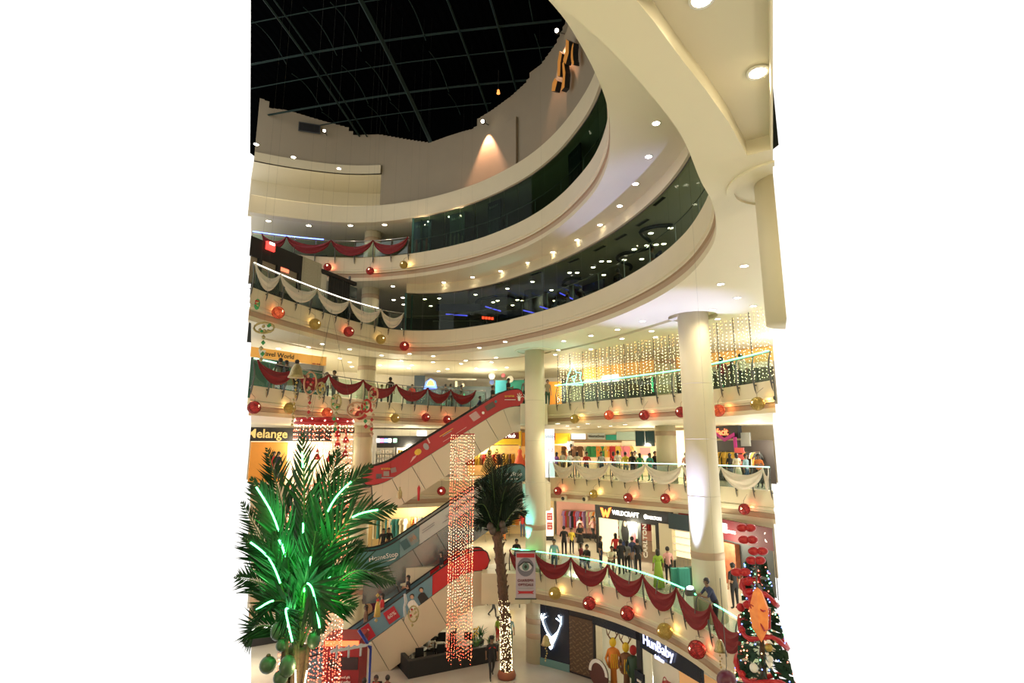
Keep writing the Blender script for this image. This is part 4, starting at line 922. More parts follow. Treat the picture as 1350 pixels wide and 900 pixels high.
# ---------------------------------------------------------------- shop fronts
class Front:
    def __init__(s, label, A, B, z0, name='shop', cat='shop'):
        s.A, s.B, s.z0 = A, B, z0; s.top = {0: B1, Z1: B2, Z2: B3, Z3: B4, Z4: B5, Z5: B6}[z0] - z0 - .03; rz = math.atan2(B[1] - A[1], B[0] - A[0]); s.t = thing(name, label, cat, (A[0], A[1], z0), rz); s.L = math.hypot(B[0] - A[0], B[1] - A[1])
    def pos(s, u, v): a, z = onwall(s.A, s.B, u, v); return a, z - s.z0
    def q(s, name, r, m_, dep=.06, back=.0, label=None, parent=None):
        u0, v0, u1, v1 = r; um, vm = (u0 + u1) / 2, (v0 + v1) / 2; a, b = s.pos(u0, vm)[0], s.pos(u1, vm)[0]; zt, zb = min(s.top, s.pos(um, v0)[1]), max(0, s.pos(um, v1)[1])
        m = MB(); m.box(((a + b) / 2, -(dep + back) / 2, (zt + zb) / 2), (abs(b - a), max(.01, dep - back), zt - zb)); o = m.build(name, m_, parent or s.t)
        if label: o['label'] = label
        return o
    def m(s, name, x0, x1, z0, z1, m_, dep=.06, back=0, label=None):
        z1 = min(z1, s.top)
        m = MB(); m.box(((x0 + x1) / 2, -(dep + back) / 2, (z0 + z1) / 2), (x1 - x0, max(.01, dep - back), z1 - z0)); o = m.build(name, m_, s.t)
        if label: o['label'] = label
        return o
    def txt(s, u, v, body, size, m_, dep=.08, sx=1, rot=0, bold=0, shear=0, name='lettering'):
        a, z = s.pos(u, v); return text(name, body, size, m_, s.t, (a, -dep, z), (PI / 2, -rot, 0), .015, sx=sx, bold=bold, shear=shear)
def col(n, c, **k): return mat(n, c, **k)
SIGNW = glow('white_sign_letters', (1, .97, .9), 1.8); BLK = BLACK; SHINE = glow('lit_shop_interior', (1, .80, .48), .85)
OR = col('orange_board', (.75, .30, .04)); WARMW = col('warm_shop_wall', (.80, .58, .28)); PKW = col('pink_shop_wall', (.75, .38, .30))
GAR = [col('cloth_%s' % n, c, rough=.85) for n, c in (('red', (.45, .03, .03)), ('cream', (.72, .62, .42)), ('black', (.02, .02, .02)), ('orange', (.75, .25, .04)), ('mustard', (.65, .42, .06)), ('green', (.05, .28, .10)), ('navy', (.03, .05, .14)), ('pink', (.65, .18, .22)), ('white', (.78, .75, .7)), ('brown', (.2, .09, .04)), ('teal', (.05, .25, .25)), ('lilac', (.35, .2, .4)))]
GM = {}
def garment(ci, long=False):
    k = (ci, long)
    if k not in GM:
        m = MB(); h = 1.15 if long else .75
        m.prism([(-.2, 0), (-.07, .03), (.07, .03), (.2, 0), (.3, -.3), (.24, -.32), (.17, -.14), (.19, -h), (-.19, -h), (-.17, -.14), (-.24, -.32), (-.3, -.3)], -.035, .035, 'xz'); GM[k] = m.mesh('garment', GAR[ci])
    return GM[k]
def rack(x, y, z, rz, n, w_, pal, label, group=None, h=1.55, long=False, face=False):
    t = thing('clothes_rack', label, 'clothes rack', (x, y, z), rz, group); m = MB()
    m.tube([(-w_ / 2, 0, .0), (-w_ / 2, 0, h), (w_ / 2, 0, h), (w_ / 2, 0, 0)], .02, 5); [m.tube([(s_ * w_ / 2, -.25, .02), (s_ * w_ / 2, .25, .02)], .02, 4) for s_ in (-1, 1)]; m.build('frame', STEEL, t)
    for i in range(n): part('garment', garment(R.choice(pal), long), t, (-w_ / 2 + .12 + (w_ - .24) * i / max(1, n - 1), R.uniform(-.05, .05), h - .08), (0, 0, R.uniform(-.3, .3) + (0 if face else 1.1)))
    return t
def shelf(x, y, z, rz, w_, h, rows, nper, pal, label, it='box', mcol=None, cat='shelf'):
    t = thing('display_shelf', label, cat, (x, y, z), rz); m = MB(); m.box((0, .2, h / 2), (w_, .04, h)); [m.box((s_ * w_ / 2, 0, h / 2), (.04, .4, h)) for s_ in (-1, 1)]; m.build('cabinet', mcol or WHITE, t)
    for r in range(rows):
        zz = .15 + (h - .3) * r / rows; m = MB(); m.box((0, 0, zz), (w_ - .04, .38, .025)); m.build('shelf_board', mcol or WHITE, t)
    return t
def goods(t, w_, h, rows, nper, pal, name, label, grp, kind):
    """things standing on the boards of shelf t"""
    rz = t.rotation_euler.z; ca, sa = math.cos(rz), math.sin(rz); k = 0
    for r in range(rows):
        zz = .15 + (h - .3) * r / rows + .014
        for i in range(nper):
            x = -w_ / 2 + .1 + (w_ - .2) * (i + .5) / nper; y = -.08
            c = pal(r, i) if callable(pal) else R.choice(pal); me = ITEM(kind, c)
            o = bpy.data.objects.new(name, me); C.objects.link(o); o.location = (t.location.x + x * ca - y * sa, t.location.y + x * sa + y * ca, t.location.z + zz); o.rotation_euler = (0, 0, rz); tag(o, label, name.split('_')[0] if name != 'folded_shirt' else 'shirt', grp)
IT = {}
def ITEM(kind, ci):
    k = (kind, ci)
    if k not in IT:
        m = MB()
        if kind == 'cup': m.lathe([(.05, 0), (.075, .03), (.085, .17), (.08, .2), (.03, .21), (0, .2)], n=8)
        elif kind == 'fold': m.box((0, 0, .05), (.26, .26, .1)); m.box((0, -.02, .115), (.24, .22, .03))
        else: m.lathe([(.05, 0), (.055, .15), (.02, .2), (.02, .25), (0, .25)], n=8)
        IT[k] = m.mesh(kind + '_item', GAR[ci])
    return IT[k]

# --- first floor, right: bag and luggage shops
f = Front('black fronted bag shop with a lit sign reading WILDCRAFT and a large poster window', (5.4, 36.4), (8.45, 32.45), Z1)
L = f.L; f.m('fascia_board', 0, L, 2.15, 3.0, BLK, .16); f.m('side_pier', 0, .18, 0, 2.2, BLK, .12); f.m('side_pier', L - .35, L, 0, 2.2, BLK, .12)
f.txt(827, 677, 'WILDCRAFT', .38, SIGNW, .19, bold=.004, sx=.98)
a, z = f.pos(801, 675); m = MB(); m.prism([(-.42, .26), (-.22, .26), (-.1, -.05), (.02, .2), (.14, -.05), (.3, .3), (.5, .34), (.2, -.28), (.08, -.28), (0, -.05), (-.1, -.28), (-.2, -.28)], -.02, .02, 'xz'); o = m.build('orange_emblem', glow('orange_emblem_glow', (1, .22, .04), 2.6), f.t); o.location = (a, -.2, z)
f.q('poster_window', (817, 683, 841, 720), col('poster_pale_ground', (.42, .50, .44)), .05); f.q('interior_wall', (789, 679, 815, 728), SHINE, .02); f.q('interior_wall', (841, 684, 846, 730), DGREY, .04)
for (u, v, hw, hh, mm, nm) in ((825, 700, .30, .75, BT, 'printed_hooded_figure'), (825, 690, .11, .16, SKINP, 'printed_face'), (836, 706, .16, .6, GAR[7], 'printed_pink_figure'), (826, 717, .4, .2, GAR[6], 'printed_jeans')):
    a, z = f.pos(u, v); m = MB(); m.prism([(hw * math.cos(k * PI / 5) * (1 - .25 * (math.sin(k * PI / 5) > .5)), hh * math.sin(k * PI / 5)) for k in range(10)], -.075 if 'face' not in nm else -.09, -.05, 'xz'); o = m.build(nm, mm, f.t); o.location = (a, 0, z)
f = Front('slim black pier lettered CARLTON from bottom to top', (8.45, 32.45), (8.95, 31.75), Z1, 'shop_pier', 'pier'); f.m('pier', 0, f.L, 0, 3.0, BLK, .25); f.txt(855, 712, 'CARLTON', .40, WT, .28, rot=PI / 2, bold=.008)
f = Front('luggage shop with a dark hanging board lettered CARLTON beside the broad column', (8.95, 31.75), (10.7, 29.2), Z1); f.m('sign_board', .05, f.L * .72, 2.15, 2.95, col('slate_blue_board', (.025, .045, .055)), .5, .4)
f.txt(870, 682, 'CARLTON', .24, SIGNW, .53, bold=.006); a, z = f.pos(861, 681); m = MB(); m.lathe([(.13, 0), (.13, .03), (0, .03)], n=14); o = m.build('round_emblem', SIGNW, f.t); o.location = (a - .1, -.5, z + .03); o.rotation_euler = (PI / 2, 0, 0)
f.q('side_wall', (860, 690, 874, 728), col('beige_shop_wall', (.62, .55, .38)), .04); f.q('poster', (868, 694, 874, 712), col('green_poster', (.18, .38, .25)), .07); f.q('plaster_pier', (874, 690, 891, 735), CREAM, .3)
f.q('bright_doorway', (891, 684, 916, 735), SHINE, .03); f.q('red_header', (896, 676, 920, 681), RED, .1)
for k in range(5): f.q('shelf_board', (892, 690 + k * 9, 915, 691 + k * 9), WHITE, .25)
f = Front('dark red fronted shop with a small white lit logo right of the broad column', (10.6, 29.3), (11.75, 25.6), Z1); f.m('fascia_board', 0, f.L, 2.0, 2.95, col('dark_red_board', (.12, .012, .02)), .15)
f.q('lit_logo_box', (951, 689, 962, 701), SIGNW, .2); f.txt(968, 701, 'LOOKS', .2, SIGNW, .18); f.m('interior_wall', 0, f.L, 0, 2.0, DGREY, .03); f.m('display_wall', .1, 1.4, .0, 1.9, col('orange_goods_wall', (.62, .18, .08), noise=.5, nscale=5), .3)
f = Front('red fronted shop with a grey shutter at the right edge', (11.75, 25.6), (12.9, 20.5), Z1); f.m('fascia_board', .3, f.L, 1.9, 2.95, RED, .15); f.m('shutter', .3, f.L, 0, 1.9, GREY, .08); f.txt(1012, 708, 'K', .6, SIGNW, .18); f.m('side_pier', 0, .3, 0, 2.95, BLK, .2)
# --- first floor, back: clothes shops
f = Front('bright clothes shop at the back of the first floor', (3.2, 43.4), (10.0, 40.4), Z1); f.m('interior_wall', .2, f.L, 0, 2.9, PKW, .02); f.m('header', 0, f.L, 2.5, 3.0, CREAM, .3)
f.m('plinth', 1.6, 3.6, 0, .25, BLK, .6)
f = Front('bright sale shop with a tall white discount banner at the back of the first floor', (-3.5, 43.9), (3.2, 43.6), Z1); f.m('interior_wall', 0, f.L, 0, 2.9, WARMW, .02); f.m('header', 0, f.L, 2.6, 3.0, CREAM, .3)
f.q('sale_banner', (667, 661, 681, 692), WHITE, .5, .45); f.txt(674, 681, '70%', .62, BT, .53, rot=.1); f.txt(674, 667, 'sale', .3, RB, .53); f.q('poster', (682, 662, 690, 680), GAR[9], .45)
f = Front('clothes shop behind the silver escalator with hanging dresses', (-12.5, 37.2), (-3.5, 40.6), Z1); f.m('interior_wall', 0, f.L, 0, 2.9, WARMW, .02); f.m('header', 0, f.L, 2.6, 3.0, CREAM, .3)
for i, (x, y, rz, n, w_, pal, lb, lg) in enumerate(((-8.0, 37.6, .3, 9, 2.2, [10, 8, 1], 'rack of pale green and white dresses left of the silver escalator', True), (-5.6, 38.6, .3, 12, 2.4, [0, 3, 7, 2, 1], 'rack of red and black clothes above the silver escalator', True), (-3.1, 40.0, .3, 14, 2.6, [4, 9, 2, 1, 3], 'rack of mustard and brown clothes above the silver escalator', False), (-10.3, 36.8, .3, 9, 2, [3, 0, 1], 'rack of orange clothes behind the palm', False), (1.0, 42.9, 0, 10, 2.4, [4, 9, 3, 1], 'rack of brown and mustard clothes behind the small palm', False),
      (4.6, 42.2, -.4, 10, 1.7, [9, 0, 2, 11], 'rack of brown and purple clothes left of the man in pink', True), (6.2, 41.7, -.4, 9, 1.6, [7, 1, 3, 8], 'rack of pink and cream clothes behind the man in pink', True), (9.0, 40.3, -.4, 8, 1.6, [0, 3, 7], 'rack of red clothes beside the bag shop', False))):
    rack(x, y, Z1, rz, n, w_, [p for p in pal], lb, None, 1.9 if lg else 1.6, lg)
s_ = shelf(7.7, 40.9, Z1, -.4, 1.7, 2.2, 6, 6, None, 'white shelf of folded shirts beside the bag shop'); goods(s_, 1.7, 2.2, 6, 6, [8, 1, 7, 0], 'folded_shirt', 'folded shirt on the white shelf beside the bag shop', 'folded shirts on the white shelf', 'fold')
# white round sale banner stand by the slim column
p = at(725, 712, Z1); t = thing('sale_stand', 'tall white stand with two red sale squares beside the slim column', 'sign', (p.x, p.y, Z1)); m = MB(); m.box((0, 0, 1.1), (.5, .06, 2.2)); m.build('board', glow('lit_white_board', (1, .93, .85), .8), t)
for zz in (1.62, .98): m = MB(); m.box((0, -.04, zz), (.40, .02, .5)); m.build('sale_square', RED, t); text('lettering', 'SALE', .16, WT, t, (0, -.06, zz + .1)); text('lettering', '50%', .16, WT, t, (0, -.06, zz - .1))
m = MB(); m.box((0, 0, .15), (.52, .1, .3)); m.build('foot', BLK, t)
t = thing('spot_nozzle', 'left black round nozzle set in the second-floor slab edge', 'nozzle', (0, 0, 0)); bpy.data.objects.remove(t)
for u, v, lb in ((744, 641 + 15, 'left round dark nozzle in the slab edge above the shops'), (772, 642 + 15, 'right round dark nozzle in the slab edge above the shops')):
    q = RG2.find(u, B2 + .3, .05); p = RG2.P(q, .1); t = thing('round_nozzle', lb, 'nozzle', (p.x, p.y, zat(p.x, p.y, v))); N = RG2.N(q)
    m = MB(); m.tube([(-N.x * .2, -N.y * .2, 0), (N.x * .12, N.y * .12, -.03)], .17, 12); m.build('housing', CREAM, t); m = MB(); m.tube([(N.x * .10, N.y * .10, -.03), (N.x * .14, N.y * .14, -.04)], .12, 12); m.build('opening', BLK, t)
# --- second floor
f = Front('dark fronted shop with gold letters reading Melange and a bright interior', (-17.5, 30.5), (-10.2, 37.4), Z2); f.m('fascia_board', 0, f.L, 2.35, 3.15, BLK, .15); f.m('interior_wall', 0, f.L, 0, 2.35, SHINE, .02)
f.txt(351, 572, 'Melange', .72, mat('gold_letters', (.55, .40, .15), .3, metal=.5, emit=.5, ecol=(.9, .6, .2)), .2, bold=.012); f.m('wall_panel', 3.0, 5.2, 0, 2.3, OR, .2); f.m('wall_panel', 8, f.L, 0, 2.9, WALLW, .2)
f = Front('shop wall with glowing board over shelves of cups left of the red escalator', (-9.6, 38.0), (-3.2, 40.3), Z2); f.m('interior_wall', 0, f.L, 0, 3.2, WHITE, .02); f.m('dark_board', .4, 5.2, 1.95, 2.75, BLK, .25)
for u, c in ((503, (1, .2, .7)), (508, (.2, .4, 1)), (513, (1, 1, 1)), (498, (1, 1, 1)), (520, (.5, 1, .7))): f.q('neon_stroke', (u - 2.2, 578, u + 2.2, 583), glow('neon_%d' % u, c, 2.5), .32, .27)
f.q('lit_board', (550, 568, 562, 576), DOWN2, .1)
for i, (x, pal, lb) in enumerate(((-8.6, [8], 'white cups'), (-7.3, [4], 'yellow cups'), (-6.0, [2, 10], 'dark cups'), (-4.7, [4, 8], 'cream and yellow cups'))):
    y = 38.0 + (x + 9.6) * .36 - .42; s_ = shelf(x, y, Z2, .345, 1.25, 2.0, 6, 6, None, 'wall shelf of %s left of the red escalator' % lb); goods(s_, 1.25, 2.0, 6, 6, pal, 'cup', 'one of the %s on their wall shelf' % lb, lb + ' on the wall shelf', 'cup')
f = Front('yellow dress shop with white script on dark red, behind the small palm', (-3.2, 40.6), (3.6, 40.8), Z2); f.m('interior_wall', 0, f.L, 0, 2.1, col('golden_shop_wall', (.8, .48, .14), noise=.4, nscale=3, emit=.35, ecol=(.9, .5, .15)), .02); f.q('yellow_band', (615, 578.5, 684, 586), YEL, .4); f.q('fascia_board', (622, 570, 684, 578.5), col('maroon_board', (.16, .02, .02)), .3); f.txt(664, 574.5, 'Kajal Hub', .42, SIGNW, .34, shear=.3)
f.q('gold_post', (684, 568, 687, 615), YEL, .4); f.q('orange_panel', (688, 570, 693, 588), OR, .3)
def gown(x, y, z, c, lb, s=1): 
    t = thing('dress_form', lb, 'mannequin', (x, y, z)); m = MB(); m.lathe([(.62 * s, .0), (.5 * s, .35), (.3, .8), (.16, 1.12), (.13, 1.2), (.17, 1.38), (.12, 1.5), (.05, 1.54)], n=14); m.build('gown', c, t); m = MB(); m.ball((0, 0, 1.68), .09, 10, 7, (1, 1, 1.25)); m.tube([(0, 0, 1.5), (0, 0, 1.64)], .04, 6); m.build('head', mat('pale_form', (.6, .45, .3), .5), t)
gown(.55, 39.6, Z2 + .3, col('coral_cloth', (.75, .10, .04)), 'mannequin in a wide coral gown below the yellow band'); gown(-1.6, 39.6, Z2 + .3, col('golden_cloth', (.6, .38, .12)), 'mannequin in a golden gown behind the small palm')
t = thing('gown_drape', 'tall pointed drape, green above and yellow-green below, beside the slim column', 'drape', (1.05 + .75, 39.2, Z2)); m = MB(); m.lathe([(.85, 0), (.5, 1.1), (.28, 1.9)], n=12); m.build('lower_cloth', col('lime_cloth', (.55, .52, .08)), t); m = MB(); m.lathe([(.28, 1.9), (.14, 2.6), (.03, 3.1)], n=12); m.build('upper_cloth', col('mid_green_cloth', (.10, .42, .16)), t)
for x in (-3.5 + .9, -.6, 1.7): rack(x, 40.1, Z2, 0, 8, 1.6, [3, 4, 9, 0], 'rack of festive orange clothes, %s in the yellow shop' % {-2.6: 'left', -.6: 'middle', 1.7: 'right'}[x])
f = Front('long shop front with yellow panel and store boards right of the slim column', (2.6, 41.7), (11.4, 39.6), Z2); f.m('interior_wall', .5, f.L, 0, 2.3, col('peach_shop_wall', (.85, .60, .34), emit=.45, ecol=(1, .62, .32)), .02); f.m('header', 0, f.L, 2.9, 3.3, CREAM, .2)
f.q('yellow_panel', (729, 571, 752, 585), YEL, .3); f.q('red_marks', (728, 571, 733, 580), RED, .34); f.q('white_board', (754, 572, 772, 578.5), DOWN2, .3); f.q('grey_board', (775, 571, 798, 579), col('pale_board', (.55, .58, .55)), .3); f.txt(787, 575, 'HomeStop', .26, BT, .34); f.txt(762, 575, 'SALES', .2, RB, .34)
f.q('green_board', (799, 573, 813, 580), col('sea_green_board', (.02, .30, .22)), .3); f.q('glass_board', (813, 569, 838, 580), col('pale_teal_board', (.35, .45, .38)), .3); f.q('cream_board', (820, 581, 838, 588), col('soft_cream_board', (.8, .68, .5)), .3); f.q('dark_glass', (838, 568, 863, 588), col('dark_teal_glass', (.01, .03, .035), rough=.1), .35); f.q('mullion', (850, 568, 850.6, 588), STEEL, .38)
f.q('poster', (749, 581, 757, 603), WHITE, .4); a, z = f.pos(753, 594); m = MB(); m.prism([(-.02, .5), (.1, .5), (.14, .2), (.2, -.3), (.02, -.55), (-.1, -.3), (.05, .1), (-.05, .35)], -.44, -.41, 'xz'); o = m.build('printed_dancer', BT, f.t); o.location = (a, 0, z)
f.q('red_panel', (730, 587, 748, 606), col('rust_panel', (.35, .10, .04)), .1); f.q('pink_board', (844, 590, 857, 599), col('rose_board', (.6, .22, .22)), .9, .85); f.q('white_note', (848, 600, 855, 607), WHITE, .9, .85)
# clothes displays
for i, (u, n, pal, lb) in enumerate(((766, 3, [1, 9], 'wall rail of beige outfits beside the dancer poster'), (786, 4, [5, 5, 8], 'wall rail of green shirts behind the man in red'), (797, 3, [3, 3, 8], 'wall rail of orange shirts behind the striped shirt'), (809, 5, [4, 1, 0], 'wall rail of gold and cream shirts'), (823, 5, [4, 3, 8, 7], 'wall rail of yellow tops behind the crowd'), (737, 3, [9, 0], 'wall rail of red outfits under the yellow panel'))):
    a, z = f.pos(u, 592); ca, sa = math.cos(f.t.rotation_euler.z), math.sin(f.t.rotation_euler.z); x, y = f.A[0] + a * ca + .5 * sa, f.A[1] + a * sa - .5 * ca; rack(x, y, Z2, f.t.rotation_euler.z, n, 1.1, pal, lb, None, 2.1, False, True)
t = thing('pillar_sign', 'white lit pillar board ending in the blue word Stop beside the slim column', 'sign', (2.55, 37.9, Z2)); m = MB(); m.box((0, 0, 1.6), (.62, .3, 3.2)); m.build('board', glow('lit_pillar_board', (.92, .95, 1), .75), t); text('lettering', 'Stop', .34, col('sky_blue_print', (.05, .25, .5)), t, (0, -.17, 2.7)); text('lettering', '1,2', .3, RB, t, (.05, -.17, 1.8))
f = Front('black fronted shop with red neon letters right of the broad column', (12.6, 36.4), (15.6, 29.0), Z2)
f.q('fascia_board', (925, 562, 978, 578), BLK, .3); f.txt(958, 569.5, 'facit', .58, glow('red_orange_neon', (1, .14, .05), 3), .36, bold=.01); f.m('interior_wall', 0, f.L, 0, 2.4, col('dim_shop_wall', (.05, .04, .04)), .02); f.m('side_pier', f.L - 1.3, f.L, 0, 3.2, BLK, .2)
for k, (u, v) in enumerate(((943, 580), (951, 574), (962, 582), (975, 575))):
    if k: 
        a0, z0_ = f.pos(pu, pv); a1, z1_ = f.pos(u, v); m = MB(); m.prism([(a0, z0_), (a1, z1_), (a1, z1_ + .22), (a0, z0_ + .22)], -.42, -.38, 'xz'); m.build('purple_ribbon', col('magenta_ribbon', (.42, .01, .22)), f.t)
    pu, pv = u, v
f.q('purple_ribbon', (975, 576, 979, 606), col('magenta_ribbon', (.42, .01, .22)), .44, .4)
for k in range(3): f.q('sale_panel', (984, 590 + 8.6 * k, 996, 597 + 8.6 * k), col('salmon_red', (.65, .09, .09)), .9, .85)
f.q('mirror_panel', (978, 570, 990, 588), GREY, .1)
for i, (u, pal, lb) in enumerate(((944, [4, 2, 3], 'rail of orange and black clothes under the red neon letters'), (956, [2, 1, 4], 'rail of dark clothes right of the red neon letters'), (968, [4, 9], 'rail of tan clothes beside the purple ribbon'), (1000, [3, 8, 2], 'rail of pink and black clothes beside the sale panels'))):
    a, z = f.pos(u, 595); rz = f.t.rotation_euler.z; x, y = f.A[0] + a * math.cos(rz) + .5 * math.sin(rz), f.A[1] + a * math.sin(rz) - .5 * math.cos(rz); rack(x, y, Z2, rz, 6, 1.1, pal, lb, None, 1.75)
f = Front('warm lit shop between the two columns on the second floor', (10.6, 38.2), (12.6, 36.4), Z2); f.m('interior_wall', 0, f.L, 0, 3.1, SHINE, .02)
# --- third floor
f = Front('travel shop with an orange board reading Travel World on the third floor', (-14.5, 27.0), (-10.9, 31.6), Z3); tl = col('orange_sign_board', (.72, .36, .08), emit=.25, ecol=(1, .5, .1))
m = MB(); f.m('sign_board', .6, f.L, 2.12, 2.62, tl, .2); f.txt(362, 468.5, 'Travel World', .36, BT, .24); f.txt(414, 480, 'auto deals', .13, RB, .24); f.m('shop_window', .6, f.L, 0, 2.1, col('green_shop_window', (.05, .14, .10), rough=.2), .04); f.m('white_bunting', 3.6, f.L, 1.8, 2.1, GREY, .12); f.m('side_wall', f.L - .1, f.L, 0, 2.65, WALLW, .2)
a, z = f.pos(342, 468); m = MB(); m.prism([(-.2, .25), (.2, .25), (0, -.3)], -.26, -.22, 'xz'); o = m.build('triangle_emblem', WT, f.t); o.location = (a, 0, z)
f = Front('dark play shop with a blue and yellow emblem behind the third-floor railing', (-7.9, 41.2), (-1.2, 41.8), Z3); f.m('interior_wall', 0, f.L, 0, 2.0, col('murky_glass', (.05, .07, .07), noise=.4, nscale=2), .05); f.q('light_band', (590, 499, 628, 501), col('dull_strip', (.45, .42, .36)), .2); f.q('dark_panel', (546, 495, 560, 530), col('night_blue_panel', (.03, .05, .07)), .1)
a, z = f.pos(568, 507); m = MB(); m.prism([(-.5, -.35), (.5, -.35), (.35, .2), (0, .45), (-.35, .2)], -.3, -.2, 'xz'); o = m.build('emblem', glow('blue_emblem_glow', (.10, .22, .95), 1.5), f.t); o.location = (a, 0, z)
m = MB(); m.prism([(-.3, -.1), (.3, -.1), (.2, .2), (0, .35), (-.2, .2)], -.34, -.31, 'xz'); o = m.build('emblem_centre', glow('yellow_emblem_glow', (.9, .75, .1), 1.2), f.t); o.location = (a, 0, z)
for k in range(2): f.q('bright_spot', (600 + 9 * k, 503 + 3 * k, 603 + 9 * k, 510), col('pale_lamp', (.6, .5, .3), emit=.8), .3)
f = Front('teal wall of round pictures at the top of the red escalator', (-1.2, 40.4), (1.6, 40.0), Z3); f.m('wall_panel', 0, f.L, 0, 2.3, col('sea_green_wall', (.03, .30, .24)), .1); f.m('side_panel', 0, .8, 0, 2.3, col('bright_teal_wall', (.02, .22, .27)), .14)
for u, v, r, c in ((649, 496, .24, 8), (649, 504, .18, 6), (673, 500, .25, 8), (664, 495, .15, 7)):
    a, z = f.pos(u, v); m = MB(); m.prism([(r * math.cos(k * PI / 8), r * math.sin(k * PI / 8)) for k in range(16)], -.2, -.15, 'xz'); o = m.build('round_picture', GAR[c], f.t); o.location = (a, 0, z)
f = Front('dark shop behind the curtain of fairy lights', (5.2, 39.0), (14.5, 30.0), Z3); f.m('interior_wall', 0, f.L, 0, 1.9, col('dim_green_wall', (.07, .08, .06), noise=.5, nscale=1.2), .03); f.m('glowing_gold_cornice', 0, f.L, 2.2, 3.0, col('glowing_gold_cornice', (.72, .42, .12), emit=.2, ecol=(1, .5, .15)), .3); f.m('upper_wall', 0, f.L, 1.9, 2.2, WALLW, .05)  # the cornice's gold lighting is put into its colour as a faint glow
a, z = f.pos(808, 499); m = MB(); m.box((a, -.3, z), (1.3, .1, .45)); m.build('lit_panel', DOWN2, f.t)
a, z = f.pos(757, 501)
tr_ = thing('neon_tree', 'small green neon outline of a fir tree seen through the fairy lights', 'neon light', (f.A[0] + .4, f.A[1] - 1.5, Z3 + .6)); f2 = [(-.42, 0), (.42, 0), (.3, .35), (.36, .62), (.12, .62), (-.1, 1.1), (-.18, .7), (-.26, .55)]
m = MB(); m.tube([(x, 0, z_) for x, z_ in f2], .028, 5, closed=True); m.tube([(0, 0, .15), (.12, 0, .5), (-.12, 0, .4), (0, 0, .15)], .02, 5); m.build('tube', NGREEN, tr_)
P0 = at(757, 507, Z3 + .6); tr_.location = (P0.x, P0.y, Z3 + .6)
f = Front('orange and black panel beside the slim column on the third floor', (2.6, 38.6), (3.8, 38.4), Z3); f.m('wall_panel', 0, f.L, 0, 2.0, OR, .1); f.m('side_panel', f.L - .3, f.L, 0, 2.2, BLK, .12)
# --- fourth floor left: black fronted place with a red lit sign, black curtain
f = Front('black fronted restaurant with a red and white lit sign on the fourth floor', (-12.75, 24.6), (-9.75, 31.3), Z4)
f.m('black_front', 0, f.pos(395, 350)[0], 2.0, 2.95, BLK, .15); f.m('black_front', 0, f.pos(395, 350)[0], 0, .7, BLK, .15)
for u in (337, 362, 391): f.q('pier', (u, 330, u + 4.5, 395), BLK, .15)
f.m('interior_wall', 0, f.pos(395, 350)[0], .7, 2.0, col('dusky_interior', (.32, .25, .18)), .02); f.q('beige_wall', (395, 334, 421, 385), col('speckled_plaster', (.50, .46, .34), noise=.2, nscale=12), .16)
f.q('lit_red_emblem', (347.5, 312, 358.5, 331), glow('red_sign_face', (1, .04, .03), 2.4), .25); f.q('lit_white_emblem', (350.5, 315, 357, 324), SIGNW, .30)
f.m('header_beam', f.pos(421, 352)[0], f.L + .6, 2.5, 2.7, BLK, .22); f.q('far_wall', (421, 355, 430, 395), WALLW, .02)
f.q('red_lamp_reflection', (367, 352, 380, 358), glow('red_lamp_glow', (1, .2, .1), 1.5), .06)
a0, a1 = f.pos(430, 380)[0], f.pos(458, 385)[0]; m = MB(); rows = []
for i in range(41): x = a0 + (a1 - a0) * i / 40; rows.append([(x, -.14 - .05 * math.sin(i * 1.5), 0), (x, -.14 - .05 * math.sin(i * 1.5), 2.52)])
m.sweep(rows); m.build('black_curtain', BLK, f.t); f.q('wall_screen', (459, 378, 469, 392), col('screen_glass', (.08, .11, .11), rough=.2), .1); f.q('post', (458.5, 362, 460, 400), DARKM, .1)
f = Front('dim yellow back wall with a dark half-drawn blind on the fifth floor', (-14.0, 38.6), (-4.5, 38.9), Z5, 'wall_unit', 'wall unit'); f.m('wall_panel', 0, f.L, 0, 2.25, mat('dim_yellow_wall', (.45, .36, .18), .7), .04); f.q('blind', (393, 322, 432, 330), DGREY, .1); f.q('white_parapet', (425, 330, 455, 338), WALLW, .6, .5)

# --- ground floor right: shop windows under the curved first-floor edge
def G(u, z=1.4): q = RG1.find(u, z, -.35); p = RG1.P(q, -.35); return (p.x, p.y)
NAVY = col('deep_navy_panel', (.004, .012, .028), rough=.25)
f = Front('navy shop panel with a white neon stag head', G(709), G(751), 0); f.m('panel', 0, f.L, 0, 3.0, NAVY, .05); f.m('base_strip', 0, f.L, 0, .35, col('pale_blue_strip', (.12, .25, .25)), .08)
ST = glow('stag_neon', (.75, .88, 1), 4.5); sc = .0
def stag(pts, r, n='antler'):
    P = []
    for u, v in pts: a, z = f.pos(u, v); P.append((a, -.14, z))
    m = MB(); m.tube(P, r, 5); m.build(n, ST, f.t)
stag([(727, 838), (722, 830), (718, 820), (717, 812), (720, 808)], .035); stag([(718, 820), (715, 812), (716, 808)], .028); stag([(718, 814), (722, 812)], .026)
stag([(731, 838), (737, 832), (741, 822), (741, 814), (738, 810)], .035); stag([(741, 822), (741, 815), (742, 812)], .028); stag([(740, 818), (735, 814)], .026)
P = [f.pos(u, v) for u, v in ((722, 835), (726, 838), (733, 837), (737, 834), (734, 842), (731, 848), (730, 853), (728, 855), (726, 852), (725, 845), (724, 840))]; m = MB(); m.prism(P, -.16, -.12, 'xz'); m.build('stag_head', ST, f.t)
f = Front('shop panel with a brown zigzag damask pattern', G(751), G(784), 0); f.m('panel', 0, f.L, 0, 3.0, BLK, .03); f.m('patterned_screen', .05, f.L - .02, .1, 2.65, col('damask_brown', (.16, .10, .05), noise=.6, nscale=14, col2=(.05, .03, .02)), .08)
m = MB(); 
